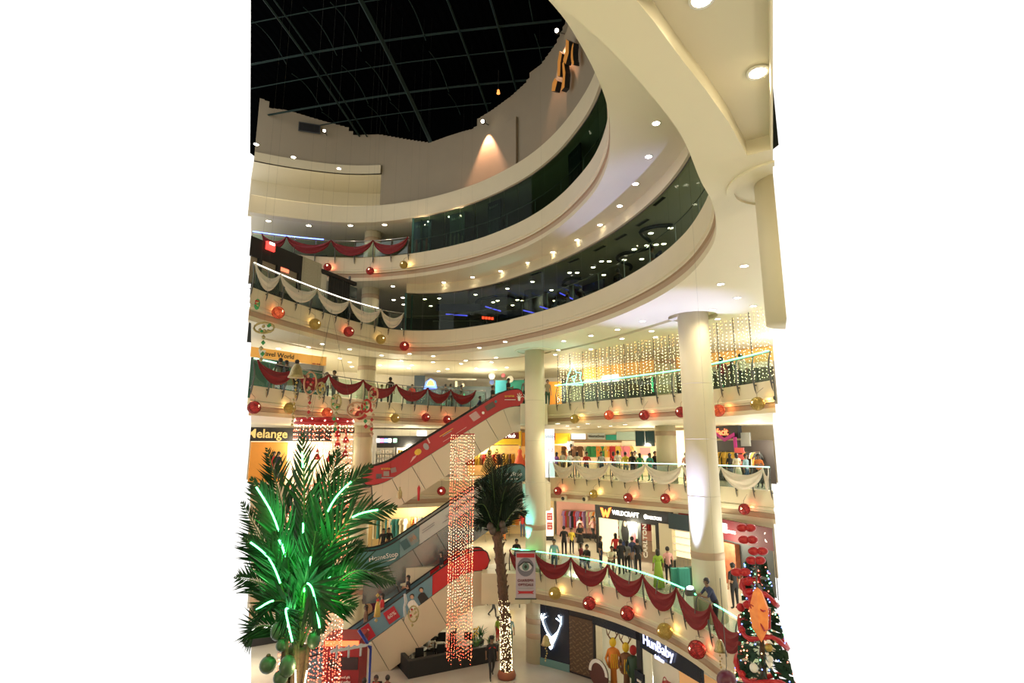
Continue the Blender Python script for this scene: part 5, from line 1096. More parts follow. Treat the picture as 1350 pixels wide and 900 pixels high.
for r in range(10):
    z = .25 + r * .24
    for c in range(7): x = .15 + c * (f.L - .3) / 6; m.box((x, -.1, z + (.05 if c % 2 else -.05)), ((f.L - .2) / 7, .012, .05), ry=(.5 if c % 2 else -.5))
o = m.build('zigzag_relief', col('damask_tan', (.22, .14, .07)), f.t); tag(o, kind='stuff')
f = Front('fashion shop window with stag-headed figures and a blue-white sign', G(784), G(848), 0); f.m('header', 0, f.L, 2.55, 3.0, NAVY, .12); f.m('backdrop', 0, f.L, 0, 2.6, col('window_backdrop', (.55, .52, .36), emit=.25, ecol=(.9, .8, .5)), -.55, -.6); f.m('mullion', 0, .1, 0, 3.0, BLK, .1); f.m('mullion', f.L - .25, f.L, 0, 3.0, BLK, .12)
FW = f
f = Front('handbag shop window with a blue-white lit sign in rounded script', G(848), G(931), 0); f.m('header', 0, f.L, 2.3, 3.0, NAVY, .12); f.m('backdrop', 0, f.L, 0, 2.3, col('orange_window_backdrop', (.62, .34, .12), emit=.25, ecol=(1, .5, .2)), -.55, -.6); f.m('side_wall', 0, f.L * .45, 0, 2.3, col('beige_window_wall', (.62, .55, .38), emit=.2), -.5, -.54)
f.m('mullion', f.L - .1, f.L, 0, 3.0, BLK, .12); bl = glow('blue_white_letters', (.62, .66, 1), 1.3)
a, z = f.pos(872, 852); text('lettering', 'HunBaby', .60, bl, f.t, (a, -.2, z), (PI / 2, 0, 0), .02); text('lettering', 'fashions', .2, bl, f.t, (a + .1, -.2, z - .42), (PI / 2, 0, 0), .02, bold=.01)
f.m('price_board', -.25, .45, 0, 1.35, NAVY, .3, .22); 
for k in range(4): f.m('white_marks', -.05, .28, .35 + .2 * k, .43 + .2 * k, WT, .32, .3)
HW = f
def on(fr, u, v, dep): a, z = fr.pos(u, v); rz = fr.t.rotation_euler.z; return (fr.A[0] + a * math.cos(rz) + dep * math.sin(rz) * 1, fr.A[1] + a * math.sin(rz) - dep * math.cos(rz)), z
for i, (u, v, lb, c1_, c2_, orn) in enumerate(((802, 850, 'tall window figure with yellow face, gold coat and antlers', YEL, GAR[3], True), (819, 855, 'window figure with yellow mask and brown coat, antlers raised', YEL, GAR[9], True), (829, 862, 'window figure in a dark green coat with a red head', GAR[0], GAR[5], False))):
    (x, y), z = on(FW, u, v, -.3); t = thing('window_figure', lb, 'mannequin', (x, y, .1)); m = MB(); m.lathe([(.16, 0), (.14, .6), (.27, .7), (.24, 1.1), (.27, 1.45), (.1, 1.55)], n=12); m.build('coat', c2_ if i != 2 else col('dark_green_coat', (.03, .07, .04)), t); m = MB(); m.ball((0, 0, 1.78), .17, 12, 8, (1, .8, 1.3)); m.build('head', c1_, t)
    for s_ in (-1, 1): m = MB(); m.tube([(.2 * s_, 0, 1.42), (.36 * s_, -.05, 1.1), (.3 * s_, -.22, .85)], [.075, .06, .045], 7); m.build('arm', c2_ if i != 2 else MATS['dark_green_coat'], t)
    m = MB(); [m.tube([(x, -.26, 1.35), (x * 1.2, -.27, .75)], .018, 4) for x in (-.12, -.04, .04, .12)]; tag(m.build('gold_trimmings', YEL, t), kind='stuff') if orn else None
    if orn: 
        for s_ in (-1, 1): m = MB(); m.tube([(.08 * s_, 0, 1.9), (.25 * s_, 0, 2.15), (.3 * s_, 0, 2.4)], [.035, .03, .015], 5); m.tube([(.2 * s_, 0, 2.1), (.08 * s_, 0, 2.35)], [.025, .012], 5); m.build('antler', GAR[9], t)
(x, y), z = on(FW, 796, 890, .35); t = thing('round_logo_board', 'round dark board with a white arc band, standing low in the fashion window', 'sign', (x, y, 0)); rz = FW.t.rotation_euler.z; t.rotation_euler = (0, 0, rz)
m = MB(); m.prism([(.62 * math.cos(k * PI / 12), .55 + .62 * math.sin(k * PI / 12)) for k in range(24)], 0, .05, 'xz'); m.build('disc', col('plum_disc', (.10, .03, .02)), t); m = MB(); m.prism([((.62 if k <= 12 else .46) * math.cos((k if k <= 12 else 25 - k) * PI / 12), .55 + (.62 if k <= 12 else .46) * math.sin((k if k <= 12 else 25 - k) * PI / 12)) for k in range(26)], -.03, -.005, 'xz'); m.build('arc_band', WT, t)
(x, y), z = on(HW, 874, 878, -.2); t = thing('handbag', 'red handbag on the white plinth in the window', 'handbag', (x, y, .95), HW.t.rotation_euler.z); m = MB(); m.prism([(-.3, 0), (.3, 0), (.22, .42), (-.22, .42)], -.12, .12, 'xz'); m.build('bag', RED, t); m = MB(); m.tube([(.15 * math.cos(k * PI / 8), -.13, .4 + .24 * math.sin(k * PI / 8)) for k in range(9)], .02, 5); m.build('handle', RED, t)
t = thing('plinth', 'white display plinth under the red handbag', 'plinth', (x, y, 0), HW.t.rotation_euler.z); m = MB(); m.box((0, 0, .44), (.8, .5, .88)); m.build('body', WHITE, t); m = MB(); m.box((0, 0, .915), (.86, .56, .06)); m.build('top', WHITE, t)
p = at(783, 893, 0); t = thing('waste_bin', 'small green bin before the damask panel', 'bin', (p.x - .1, p.y + .9, 0)); m = MB(); m.lathe([(.2, 0), (.24, .75), (.2, .75), (.18, .1), (0, .1)], n=14); m.build('body', GAR[5], t); m = MB(); m.lathe([(.25, .72), (.26, .78), (.21, .78)], n=14); m.build('rim', BLK, t)
# --- ground floor, back and left
f = Front('plain ground floor wall with white boards and a red and yellow sign', (-4, 43.5), (6, 43.0), 0); f.q('white_boards', (655, 779, 700, 790), WHITE, .3); f.m('wall_panel', 0, f.L, 0, 3.0, WALLW, .02)
p = at(668, 800, 0); t = thing('colour_board', 'low red, yellow and black board on the ground floor behind the lit trunk', 'sign', (p.x + .3, p.y, 0)); 
for k, (c, x) in enumerate(((RED, -.4), (YEL, .1), (BLK, .5))): m = MB(); m.box((x, 0, .7), (.5, .1, 1.0)); m.build('panel', c, t)
for x in (-.5, .6): m = MB(); m.box((x, 0, .1), (.06, .3, .2)); m.build('foot', BLK, t)
p = at(337, 862, 0); t = thing('jewellery_counter', 'long bright glass display counter with black base at the lower left', 'counter', (p.x - .6, p.y + 1.6, 0), .55); m = MB(); m.box((0, 0, .35), (5, .8, .7)); m.build('base', BLK, t); m = MB(); m.box((0, 0, .72), (4.9, .74, .04)); m.build('lit_deck', DOWN2, t)
m = MB(); m.box((0, 0, .9), (5, .8, .34)); m.build('glass_case', GL, t); m = MB(); [m.box((-2.2 + k * .34, -.1 + .2 * (k % 2), .79), (.16, .14, .1)) for k in range(14)]; tag(m.build('trinkets', GAR[9], t), kind='stuff')
m = MB(); m.box((0, 0, 1.08), (5.04, .84, .03)); m.build('edge_trim', STEEL, t)
f = Front('cream shop wall at the lower left behind the palm', (-16, 34), (-8.5, 41.5), 0); f.m('wall_panel', 0, f.L, 0, 3.0, WALLW, .02); f.m('red_board', 1, 3.5, 2.2, 2.8, RED, .2)
p = atY(477, 802, 33.5); t = thing('poster_stand', 'dark purple portrait poster in a glass case left of the lowest escalator', 'poster', (p.x, 35.0, 0), .2); m = MB(); m.box((0, 0, 1.5), (1.3, .1, 1.5)); m.build('board', col('plum_poster', (.12, .01, .07)), t); m = MB(); m.ball((0, -.07, 1.6), .25, 10, 8, (1, .2, 1.2)); m.build('printed_face', SKINP, t); m = MB(); m.box((0, .0, .37), (.8, .3, .75)); m.build('foot', BLK, t)

# ---------------------------------------------------------------- people
def human(name, J, arms, legs, lean=0.0, pel=.93):
    """one continuous skinned body facing -Y; J: torso shift function; arms/legs: per side joint positions"""
    V = []; E = []; Rd = []; role = []
    def add(p, r, par, ro): V.append(p); Rd.append(r); role.append(ro); (E.append((par, len(V) - 1)) if par is not None else None); return len(V) - 1
    tl = lambda h: (0, -lean * h, pel + h * math.sqrt(max(.2, 1 - lean * lean)))
    a = add((0, 0, pel), .125, None, 3); b = add(tl(.17), .118, a, 2); c = add(tl(.36), .14, b, 2); d = add(tl(.47), .115, c, 2)
    n = add(tl(.56), .052, d, 0); hy = lean * .56
    k0 = tl(.56); h1 = add((0, k0[1] - .015, k0[2] + .07), .072, n, 0); h2 = add((0, k0[1] - .025, k0[2] + .145), .092, h1, 0); h3 = add((0, k0[1] - .015, k0[2] + .215), .078, h2, 0)
    hands = []
    for i, s_ in enumerate((-1, 1)):
        sh = tl(.455); s0 = add((.175 * s_, sh[1], sh[2]), .062, d, 2); e, w_ = arms[i]
        ex = add((e[0] * s_, e[1], e[2]), .043, s0, 2); wx = add((w_[0] * s_, w_[1], w_[2]), .028, ex, 0)
        dr = (Vector((w_[0] * s_, w_[1], w_[2])) - Vector((e[0] * s_, e[1], e[2]))).normalized(); pm = Vector((w_[0] * s_, w_[1], w_[2])) + dr * .07; add(tuple(pm), .034, wx, 0); hands.append((pm, dr, s_))
        kn, an = legs[i]; hp = add((.095 * s_, 0, pel - .06), .095, a, 3); kx = add((kn[0] * s_, kn[1], kn[2]), .062, hp, 3); ax = add((an[0] * s_, an[1], an[2]), .042, kx, 3)
        add((an[0] * s_ * 1.1, an[1] - .15, max(.035, an[2] - .05)), .036, ax, 4)
    me = bpy.data.meshes.new(name); me.from_pydata(V, E, []); o = bpy.data.objects.new(name, me); C.objects.link(o)
    o.modifiers.new('skin', 'SKIN'); sv = me.skin_vertices[0].data if me.skin_vertices else None
    for i, r in enumerate(Rd): sv[i].radius = (r, r); sv[i].use_root = (i == 0)
    ss = o.modifiers.new('sub', 'SUBSURF'); ss.levels = 1; ss.render_levels = 1
    bpy.context.view_layer.update(); dg = bpy.context.evaluated_depsgraph_get(); out = bpy.data.meshes.new_from_object(o.evaluated_get(dg)); bpy.data.objects.remove(o)
    m = MB(); VV = [Vector(p) for p in V]
    seg = [(a_, b_, role[b_]) for a_, b_ in E]
    for p in out.polygons:
        c_ = p.center; best = (9, 0)
        for a_, b_, ro in seg:
            A, B = VV[a_], VV[b_]; t_ = max(0, min(1, (c_ - A).dot(B - A) / max((B - A).length_squared, 1e-9))); d_ = (c_ - A.lerp(B, t_)).length
            if ro == 0 and a_ == d and t_ < .5: ro2 = 2
            elif ro == 4 or (ro == 3 and c_.z < .07): ro2 = 4
            else: ro2 = ro
            if d_ < best[0]: best = (d_, ro2)
        p.material_index = {0: 0, 2: 1, 3: 2, 4: 3}[best[1]]; p.use_smooth = True
    m.v = [tuple(v.co) for v in out.vertices]; m.f = [list(p.vertices) for p in out.polygons]; m.m = [p.material_index for p in out.polygons]; m.sm = [True] * len(m.f)
    for pm, dr, s_ in hands:
        x = dr.cross(Vector((0, 1, 0))); x = (x if x.length > .1 else dr.cross(Vector((1, 0, 0)))).normalized(); y = x.cross(dr)
        for k, (off, L_) in enumerate(((-.026, .062), (-.009, .075), (.009, .07), (.026, .055))):
            q = pm + x * off; m.tube([q, q + dr * L_ * .55, q + dr * L_ + y * .014], [.0095, .0085, .006], 4, 0)
        q = pm - x * .024 * s_; m.tube([q - dr * .03, q - x * .03 * s_ + dr * .012, q - x * .036 * s_ + dr * .038], [.011, .009, .007], 4, 0)
    hx, hy_, hz = V[h2]
    m.add([(hx, hy_ - .118, hz - .02), (hx - .016, hy_ - .088, hz - .025), (hx + .016, hy_ - .088, hz - .025), (hx, hy_ - .088, hz + .03)], [(0, 1, 2), (0, 2, 3), (0, 3, 1)], 0)
    for s_ in (-1, 1): m.ball((hx + .033 * s_, hy_ - .082, hz + .015), .012, 6, 4, mi=4); m.ball((hx + .093 * s_, hy_, hz), .022, 6, 4, (.5, .8, 1.2), 0)
    m.box((hx, hy_ - .083, hz - .052), (.045, .012, .010), mi=4)
    return m, Vector((hx, hy_, hz))
LEG = [((.10, 0, .49), (.105, .02, .085)), ((.10, 0, .49), (.105, .02, .085))]
ARM = [((.235, .03, 1.14), (.245, -.03, .88)), ((.235, .03, 1.14), (.245, -.03, .88))]
POSE = {}
def mkpose(n, *a, **k): m, h = human(n, None, *a, **k); POSE[n] = (m, h)
mkpose('stand', ARM, LEG)
mkpose('hold', [((.24, 0, 1.14), (.08, -.24, 1.12)), ((.24, .02, 1.14), (.10, -.22, 1.20))], LEG)
mkpose('walk', [((.24, .14, 1.16), (.24, .10, .91)), ((.24, -.10, 1.15), (.22, -.28, .97))], [((.09, -.18, .52), (.09, -.22, .10)), ((.09, .05, .50), (.09, .36, .16))])
mkpose('lean', [((.24, -.40, 1.10), (.10, -.58, 1.12)), ((.24, -.40, 1.10), (.12, -.56, 1.12))], [((.10, .02, .49), (.105, .06, .085)), ((.11, -.06, .50), (.11, -.06, .085))], lean=.50)
mkpose('sit', [((.23, -.06, .72), (.13, -.32, .74)), ((.23, -.06, .72), (.12, -.30, .76))], [((.13, -.42, .50), (.13, -.42, .085)), ((.13, -.42, .50), (.14, -.38, .085))], pel=.50)
mkpose('reach', [((.30, -.05, 1.30), (.22, -.28, 1.46)), ((.24, .03, 1.14), (.12, -.2, 1.12))], LEG)
SK = [mat('skin_%d' % i, c, .6) for i, c in enumerate(((.42, .24, .15), (.32, .17, .10), (.22, .12, .07)))]
HAIR = mat('black_hair', (.012, .010, .009), .5); EYEM = mat('eye_dark', (.03, .02, .02), .3); SHOE = mat('dark_shoe', (.03, .025, .02), .5)
CL = {n: mat('wear_' + n, c, .85) for n, c in dict(black=(.018, .018, .02), navy=(.03, .04, .09), denim=(.06, .10, .18), greyblue=(.22, .30, .34), white=(.72, .70, .64), red=(.5, .03, .03), yellow=(.72, .55, .06), lime=(.30, .45, .05), pink=(.70, .35, .32), orange=(.75, .22, .05), green=(.06, .30, .10), teal=(.06, .35, .28), cream=(.66, .58, .42), brown=(.16, .09, .05), khaki=(.30, .26, .16), paleblue=(.35, .55, .62), grey=(.20, .20, .20), maroon=(.2, .02, .03), purple=(.25, .08, .25), darkgreen=(.03, .09, .06)).items()}
PM = {}
def bodymesh(pose):
    if pose not in PM:
        m, h = POSE[pose]; me = m.mesh('person', [SK[0], CL['black'], CL['black'], SHOE, EYEM]); hm = MB()
        hm.ball((0, .018, .022), .112, 14, 9, (.93, 1.02, 1.04)); keep = [i for i, f in enumerate(hm.f) if sum(hm.v[j][2] for j in f) / len(f) > (.045 if sum(hm.v[j][1] for j in f) / len(f) < -.02 else -.07)]
        hm.f = [hm.f[i] for i in keep]; hm.m = [0] * len(keep); hm.sm = [True] * len(keep); short = hm.mesh('hair', HAIR)
        hm.ball((0, .05, -.08), .1, 10, 8, (.95, .6, 1.9)); long_ = hm.mesh('hair', HAIR)
        PM[pose] = (me, short, long_, h)
    return PM[pose]
KM = {}
def person(u, z, pose, rz, top, bot, label, v=None, Y=None, s=1.0, hair='short', dress=None, skin=None, group=None, cat='person'):
    me, sh, lo, h = bodymesh(pose)
    if Y is None: p = at(u, v, z); x, y = p.x, p.y
    else: x = (u - 675) / FPX * (cp * Y + sp * (z + .8 - EYE)); y = Y
    o = bpy.data.objects.new('person', me); C.objects.link(o); o.location = (x, y, z); o.rotation_euler = (0, 0, rz); o.scale = (s, s, s); tag(o, label, cat, group)
    sk = SK[skin if skin is not None else R.randrange(3)]
    for i, mm in enumerate((sk, CL[top], CL[bot], SHOE, EYEM)): o.material_slots[i].link = 'OBJECT'; o.material_slots[i].material = mm
    hr = part('hair', lo if hair == 'long' else sh, o, h)
    if dress and pose != 'sit':
        k = (dress, top)
        if k not in KM:
            m = MB(); zb = .55 if dress == 'kurta' else .06; m.lathe([(.25 if dress == 'kurta' else .27, zb), (.19, .86), (.155, 1.05), (.16, 1.2)], n=14); KM[k] = m.mesh(dress, CL[top])
        part(dress, KM[k], o)
    return o
A = PI
# first floor, right
person(731, Z1, 'stand', -.3, 'greyblue', 'denim', 'man in a grey-blue shirt at the left of the first-floor walkway', v=757, s=1.0)
person(744, Z1, 'hold', A, 'black', 'black', 'man all in black standing by the white sale stand, seen from behind', v=733)
person(754, Z1, 'stand', .2, 'yellow', 'black', 'girl in a yellow top and dark trousers beside the man in black', v=730, s=.88, hair='long')
person(765, Z1, 'hold', .3, 'black', 'khaki', 'woman in black, walking beside the girl in yellow', v=727, hair='long', dress='kurta').name = 'person'
o = S.objects[-1]
person(765, Z1, 'stand', A + .3, 'pink', 'navy', 'man in a pink shirt looking at the clothes at the back of the first floor', v=716)
person(782, Z1, 'walk', .8, 'pink', 'black', 'man in a pale pink shirt striding before the white shelf of folded shirts', v=715)
person(798, Z1, 'stand', A, 'paleblue', 'denim', 'shopper in a pale blue shirt at the entrance of the bag shop', v=722)
person(804, Z1, 'stand', A - .3, 'greyblue', 'navy', 'second shopper in blue close beside the bag shop entrance', v=724)
person(766, Z1, 'sit', 1.2, 'maroon', 'black', 'person in dark red seated low behind the neon railing, left of two', Y=32.0, hair='long')
person(774, Z1, 'sit', -.8, 'black', 'black', 'person in black seated low behind the neon railing, right of two', Y=31.4)
person(792, Z1, 'stand', 1.1, 'black', 'navy', 'woman in black seen in profile at the left of the first-floor crowd', Y=31.8, s=.97, hair='long')
person(805, Z1, 'lean', .1, 'cream', 'brown', 'man in a cream shirt bending forward in the first-floor crowd', Y=29.6, s=.95)
person(812, Z1, 'stand', A, 'red', 'black', 'person in a red top in the middle of the first-floor crowd', Y=32.4, hair='long')
person(819, Z1, 'hold', A, 'black', 'black', 'person in black at the centre of the first-floor crowd, back turned', Y=30.3)
person(827, Z1, 'stand', 2.4, 'grey', 'black', 'person in grey beside the centre of the first-floor crowd', Y=30.6, hair='long', s=.94)
person(841, Z1, 'stand', A, 'black', 'black', 'broad dark figure standing before the CARLTON pier', Y=30.2, s=1.02)
person(834, Z1, 'hold', -2.6, 'navy', 'grey', 'man in navy between the crowd and the dark figure by the pier', Y=31.2)
person(868, Z1, 'stand', A, 'lime', 'lime', 'woman in a lime green sari before the luggage shop', Y=27.6, hair='long', dress='sari')
person(881, Z1, 'stand', A, 'pink', 'black', 'person in a pink top and black trousers before the luggage shop', Y=28.2)
person(936, Z1, 'lean', -.45, 'navy', 'black', 'person in navy bending over the neon railing beside the broad column', Y=21.2, s=1.06, skin=2); _q = RG1.find(929, Z1 + 1); _p = RG1.P(_q, -.42); S.objects[-1].name; LEANER = [o for o in S.objects if 'bending over the neon railing' in o.get('label', '')][0]; LEANER.location = (_p.x, _p.y, Z1); LEANER.rotation_euler.z = math.atan2(RG1.N(_q).y, RG1.N(_q).x) + PI / 2
person(968, Z1, 'stand', A + .3, 'black', 'black', 'tall man in black standing right of the broad column', Y=24.2, s=1.03)
# luggage
for i, (u, Y, c, h, lb) in enumerate(((892, 27.4, 'teal', .85, 'left of two sea-green trolley suitcases outside the luggage shop'), (901, 27.2, 'teal', .9, 'right of two sea-green trolley suitcases outside the luggage shop'), (911, 27.9, 'darkgreen', .8, 'dark green suitcase behind the sea-green pair'))):
    x = (u - 675) / FPX * (cp * Y + sp * (Z1 + .8 - EYE)); t = thing('suitcase', lb, 'suitcase', (x, Y, Z1 + .06), .1 * i); m = MB(); m.box((0, 0, h / 2 + .02), (.5, .3, h)); m.build('shell', CL[c], t); m = MB(); [m.box((xx, -.155, h / 2), (.03, .02, h * .9)) for xx in (-.15, 0, .15)]; m.build('ridges', CL[c], t)
    m = MB(); m.tube([(-.1, .1, h), (-.1, .1, h + .35), (.1, .1, h + .35), (.1, .1, h)], .012, 4); m.build('trolley_handle', STEEL, t)
    for xx in (-.2, .2): m = MB(); m.tube([(xx - .02, 0, -.02), (xx + .02, 0, -.02)], .04, 8); m.build('wheel', BLK, t)
# first floor, left of the slim column
person(659, Z1, 'walk', 1.2, 'black', 'black', 'dark figure walking left of the sale banner, half behind the small palm', v=712, hair='long')
person(665, Z1, 'walk', .6, 'navy', 'orange', 'woman in navy top and orange skirt walking by the small palm', v=712, hair='long', dress='kurta')
person(689, Z1, 'hold', A, 'red', 'denim', 'man in a red top by the left side of the slim column', v=708)
person(683, Z1, 'stand', A, 'black', 'black', 'man in black behind the man in red by the slim column', v=700)
person(681, Z1, 'sit', 0, 'black', 'black', 'person whose dark head shows above the railing near the eye banner', Y=33.2)
for i, (u, c, Y) in enumerate(((505, 'black', 34.2), (512, 'black', 34.5))):
    person(u, Z1, 'stand', .2 * i, c, 'black', ('dark figure before the pale green dresses', 'second dark figure right of the pale green dresses')[i], Y=Y, hair='long')
# second floor
L2 = [(720, 40.0, 'maroon', 'red', 'kurta', 'woman in a red dress behind the white pillar board'), (734, 38.2, 'purple', 'brown', None, 'person in violet left of the dancer poster'), (742, 38.2, 'cream', 'brown', None, 'woman in a pale top left of the dancer poster'), (751, 37.2, 'white', 'black', None, 'person in a pale top at the foot of the dancer poster'),
      (761, 37.8, 'cream', 'grey', None, 'person in beige left of the man in red'), (773, 36.4, 'red', 'navy', None, 'man in a red shirt leaning on the second-floor railing'), (793, 36.3, 'grey', 'navy', None, 'man in a black and white striped shirt at the railing'), (809, 38.0, 'red', 'navy', None, 'person in red behind the striped shirt, to its right'),
      (815, 36.0, 'white', 'khaki', None, 'person in white left of the yellow top at the railing'), (825, 35.2, 'yellow', 'grey', None, 'person in a yellow top at the second-floor railing'), (834, 34.8, 'black', 'black', None, 'person in black right of the yellow top'), (838, 36.6, 'cream', 'black', None, 'person in cream behind the person in black'), (844, 34.4, 'green', 'green', 'kurta', 'woman in bright green at the second-floor railing'), (857, 34.0, 'teal', 'teal', None, 'person in a sea-green top left of the white second-floor column'), (864, 35.2, 'black', 'black', None, 'tall dark figure touching the white second-floor column'),
      (905, 33.2, 'pink', 'maroon', None, 'person in pink just left of the broad column on the second floor'), (963, 32.4, 'black', 'black', None, 'person in black under the purple ribbon'), (972, 31.0, 'cream', 'khaki', 'kurta', 'woman in cream beside the purple ribbon'), (984, 29.6, 'paleblue', 'denim', None, 'person in a pale blue shirt before the sale panels'), (1001, 28.6, 'orange', 'black', None, 'person in orange right of the sale panels')]
for i, (u, Y, a, b, dr, lb) in enumerate(L2):
    person(u, Z2, ('lean' if u in (773,) else ('stand', 'hold')[i % 2]), (.0 if u in (773, 793) else R.choice((A, A, .6, -.8, 2.2))), a, b, lb, Y=Y, hair='long' if (dr or i % 3 == 1) else 'short', dress=dr, s=R.uniform(.93, 1.02))
o = [q for q in S.objects if q.name.startswith('person') and 'striped' in q.get('label', '')][0]; m = MB()
for k in range(4): m.lathe([(.168, 1.12 + .09 * k), (.172, 1.14 + .09 * k), (.168, 1.16 + .09 * k)], n=12)
m.build('shirt_stripes', CL['white'], o)
person(360, Z2, 'stand', .3, 'red', 'black', 'shopper in red inside the bright shop at the far left of the second floor', Y=33.0)
person(366, Z2, 'stand', -.4, 'black', 'black', 'shopper in black inside the bright shop at the far left', Y=32.2)
# third floor
for (u, Y, po, rz, a, b, lb, s_, sk) in ((363, 27.6, 'hold', 2.6, 'cream', 'khaki', 'person in a cream shirt at the far left of the third-floor railing', 1, 1), (368, 27.0, 'stand', A, 'black', 'black', 'tall dark man at the left third-floor railing', 1.06, 2), (376, 26.8, 'hold', 2.4, 'black', 'navy', 'dark figure between the two men at the left third-floor railing', .98, 2), (390, 27.2, 'stand', A - .3, 'navy', 'black', 'dark man above the gold bell ornament on the third floor', 1.03, 2),
    (401, 30.0, 'stand', 1, 'grey', 'black', 'small figure seen between the swags above the oval ornament', .8, 1), (430, 30.6, 'stand', .4, 'white', 'navy', 'person in white left of the dark-haired man near the third-floor column', .93, 1), (440, 31.2, 'stand', -.8, 'black', 'grey', 'dark-haired man in black left of the third-floor column', 1.03, 2), (503, 35.2, 'stand', 2.0, 'greyblue', 'navy', 'shorter figure in blue right of the third-floor column', .82, 1), (514, 34.6, 'stand', A, 'black', 'black', 'tall man in black alone against the white third-floor wall', 1.05, 2),
    (543, 36.4, 'walk', .4, 'red', 'black', 'person in red beside the dark play shop', .9, 1), (587, 37.0, 'stand', A, 'black', 'black', 'left one of three dark figures before the dark play shop', .95, 2), (594, 37.6, 'hold', A, 'greyblue', 'black', 'middle one of three dark figures before the dark play shop', 1, 2), (608, 37.2, 'stand', 2, 'black', 'navy', 'right one of three dark figures before the dark play shop', .93, 2), (592, 35.8, 'stand', A, 'navy', 'greyblue', 'small child behind the last red swag', .55, 1)):
    person(u, Z3, po, rz, a, b, lb, Y=Y, s=s_, skin=sk)
person(663, e1.zf(-.7), 'hold', 1.3, 'black', 'black', 'dark figure at the top of the red escalator, left of two', Y=32.7)
person(671, Z3 - .02, 'hold', 1.2, 'black', 'black', 'dark figure at the top of the red escalator, right of two', Y=32.7)
person(653, e1.zf(-1.35), 'walk', 1.4, 'navy', 'black', 'person riding low near the top of the red escalator', Y=32.7, s=.9)
for o_, x_ in zip([q for q in S.objects if q.get('label', '').startswith(('dark figure at the top of the red', 'person riding low near'))], (-.9, .1, -1.7)): o_.location = onesc(e1, x_); o_.location.z = e1.zf(x_ - .15) + .02
person(693, Z3, 'stand', 0, 'grey', 'black', 'person left of a pair beside the slim column on the third floor', Y=34.4); person(722, Z3, 'stand', .4, 'khaki', 'darkgreen', 'person just right of the slim column on the third floor', Y=35.2)
for u, Y, a, lb in ((952, 26.0, 'maroon', 'person in maroon behind the fairy lights, left'), (966, 26.5, 'black', 'person in black behind the fairy lights, middle'), (978, 25.0, 'cream', 'person in cream behind the fairy lights, right')): person(u, Z3, 'stand', A, a, 'black', lb, Y=Y, hair='long')
# fourth floor, behind glass
for u, Y, a, lb in ((733, 31.5, 'navy', 'dark figure behind the smoked glass right of the dark column'), (748, 30.0, 'brown', 'figure in brown behind the smoked glass, left of a group'), (766, 29.2, 'black', 'dark figure behind the smoked glass in the middle of a group'), (815, 26.3, 'black', 'dark figure behind the smoked glass below the curved track'), (860, 23.2, 'grey', 'dim figure behind the right part of the smoked glass')): person(u, Z4, 'hold', R.uniform(0, 6), a, 'black', lb, Y=Y)
# people on the escalators
for x, po, a, lb in ((-3.55, 'stand', 'black', 'person with long dark hair riding high on the lowest escalator'), (-5.3, 'hold', 'black', 'person in black riding in the middle of the lowest escalator'), (-6.6, 'stand', 'red', 'person in red riding the lowest escalator'), (-7.4, 'stand', 'brown', 'person in brown riding low on the lowest escalator')):
    o = person(675, e3.zf(x) - .0, po, -1.2, a, 'black', lb, Y=31.05, hair='long'); o.location = onesc(e3, x); o.location.z = e3.zf(x - .15) + .03
# ground floor
person(648, 0, 'walk', .2, 'black', 'black', 'guard in a dark uniform with red marks walking on the ground floor', v=895, s=1.08, skin=2).name = 'person'
g_ = [q for q in S.objects if 'guard in' in q.get('label', '')][0]; m = MB(); [m.box((s_ * .11, -.15, 1.34), (.1, .03, .03), ry=.5 * s_) for s_ in (-1, 1)]; m.build('red_marks', GAR[0], g_); m = MB(); m.lathe([(.115, 1.70), (.12, 1.78), (.08, 1.80), (0, 1.8)], n=12); m.build('cap', CL['black'], g_)
person(672, 0, 'stand', .1, 'paleblue', 'darkgreen', 'man in a pale blue shirt and green trousers right of the lit trunk', v=856)
person(650, 0, 'walk', 1.3, 'white', 'black', 'man in a white shirt striding left of the lit trunk', v=814, s=1.05)
person(644, 0, 'stand', .5, 'black', 'black', 'dark figure left of the striding man in white', v=797, hair='long')
person(656, 0, 'stand', .9, 'lime', 'red', 'child in lime green just left of the lit trunk', v=846, s=.78)
# hanging decorations follow; the seated guests are placed with the cafe

# ---------------------------------------------------------------- cafe on the ground floor
W0, W1 = (-5.05, 29.25), (-.75, 31.55); rz = math.atan2(W1[1] - W0[1], W1[0] - W0[0]); L = math.hypot(W1[0] - W0[0], W1[1] - W0[1])
t = thing('cafe_wall', 'low black wall along the front of the ground floor cafe', 'low wall', (*W0, 0), rz); m = MB(); m.box((L / 2, 0, .38), (L, .2, .76)); m.box((.1, 1.0, .38), (.2, 2.0, .76)); m.build('wall', mat('matt_black', (.01, .01, .011), .6), t); m = MB(); m.box((L / 2, 0, .78), (L + .04, .26, .05)); m.build('coping', BLACK, t)
def cafe(x, y): return (W0[0] + x * math.cos(rz) - y * math.sin(rz), W0[1] + x * math.sin(rz) + y * math.cos(rz))
def mk_table(label, x, y):
    t = thing('cafe_table', label, 'table', (x, y, 0), 0, None); m = MB(); m.lathe([(.42, .72), (.44, .735), (.44, .75), (0, .75)], n=20); m.build('table_top', WHITE, t); m = MB(); m.lathe([(.24, 0), (.24, .03), (.035, .05), (.035, .72)], n=10); m.build('pedestal', STEEL, t); return t
def mk_chair(label, x, y, r):
    t = thing('cafe_chair', label, 'chair', (x, y, 0), r); m = MB(); m.box((0, 0, .45), (.42, .42, .05)); m.build('seat', BLACK, t); m = MB(); m.box((0, .2, .75), (.42, .04, .5), rx=-.15); m.build('backrest', BLACK, t)
    for sx in (-1, 1):
        for sy in (-1, 1): m = MB(); m.tube([(.18 * sx, .18 * sy, .44), (.2 * sx, .2 * sy, 0)], .018, 5); m.build('leg', DARKM, t)
    return t
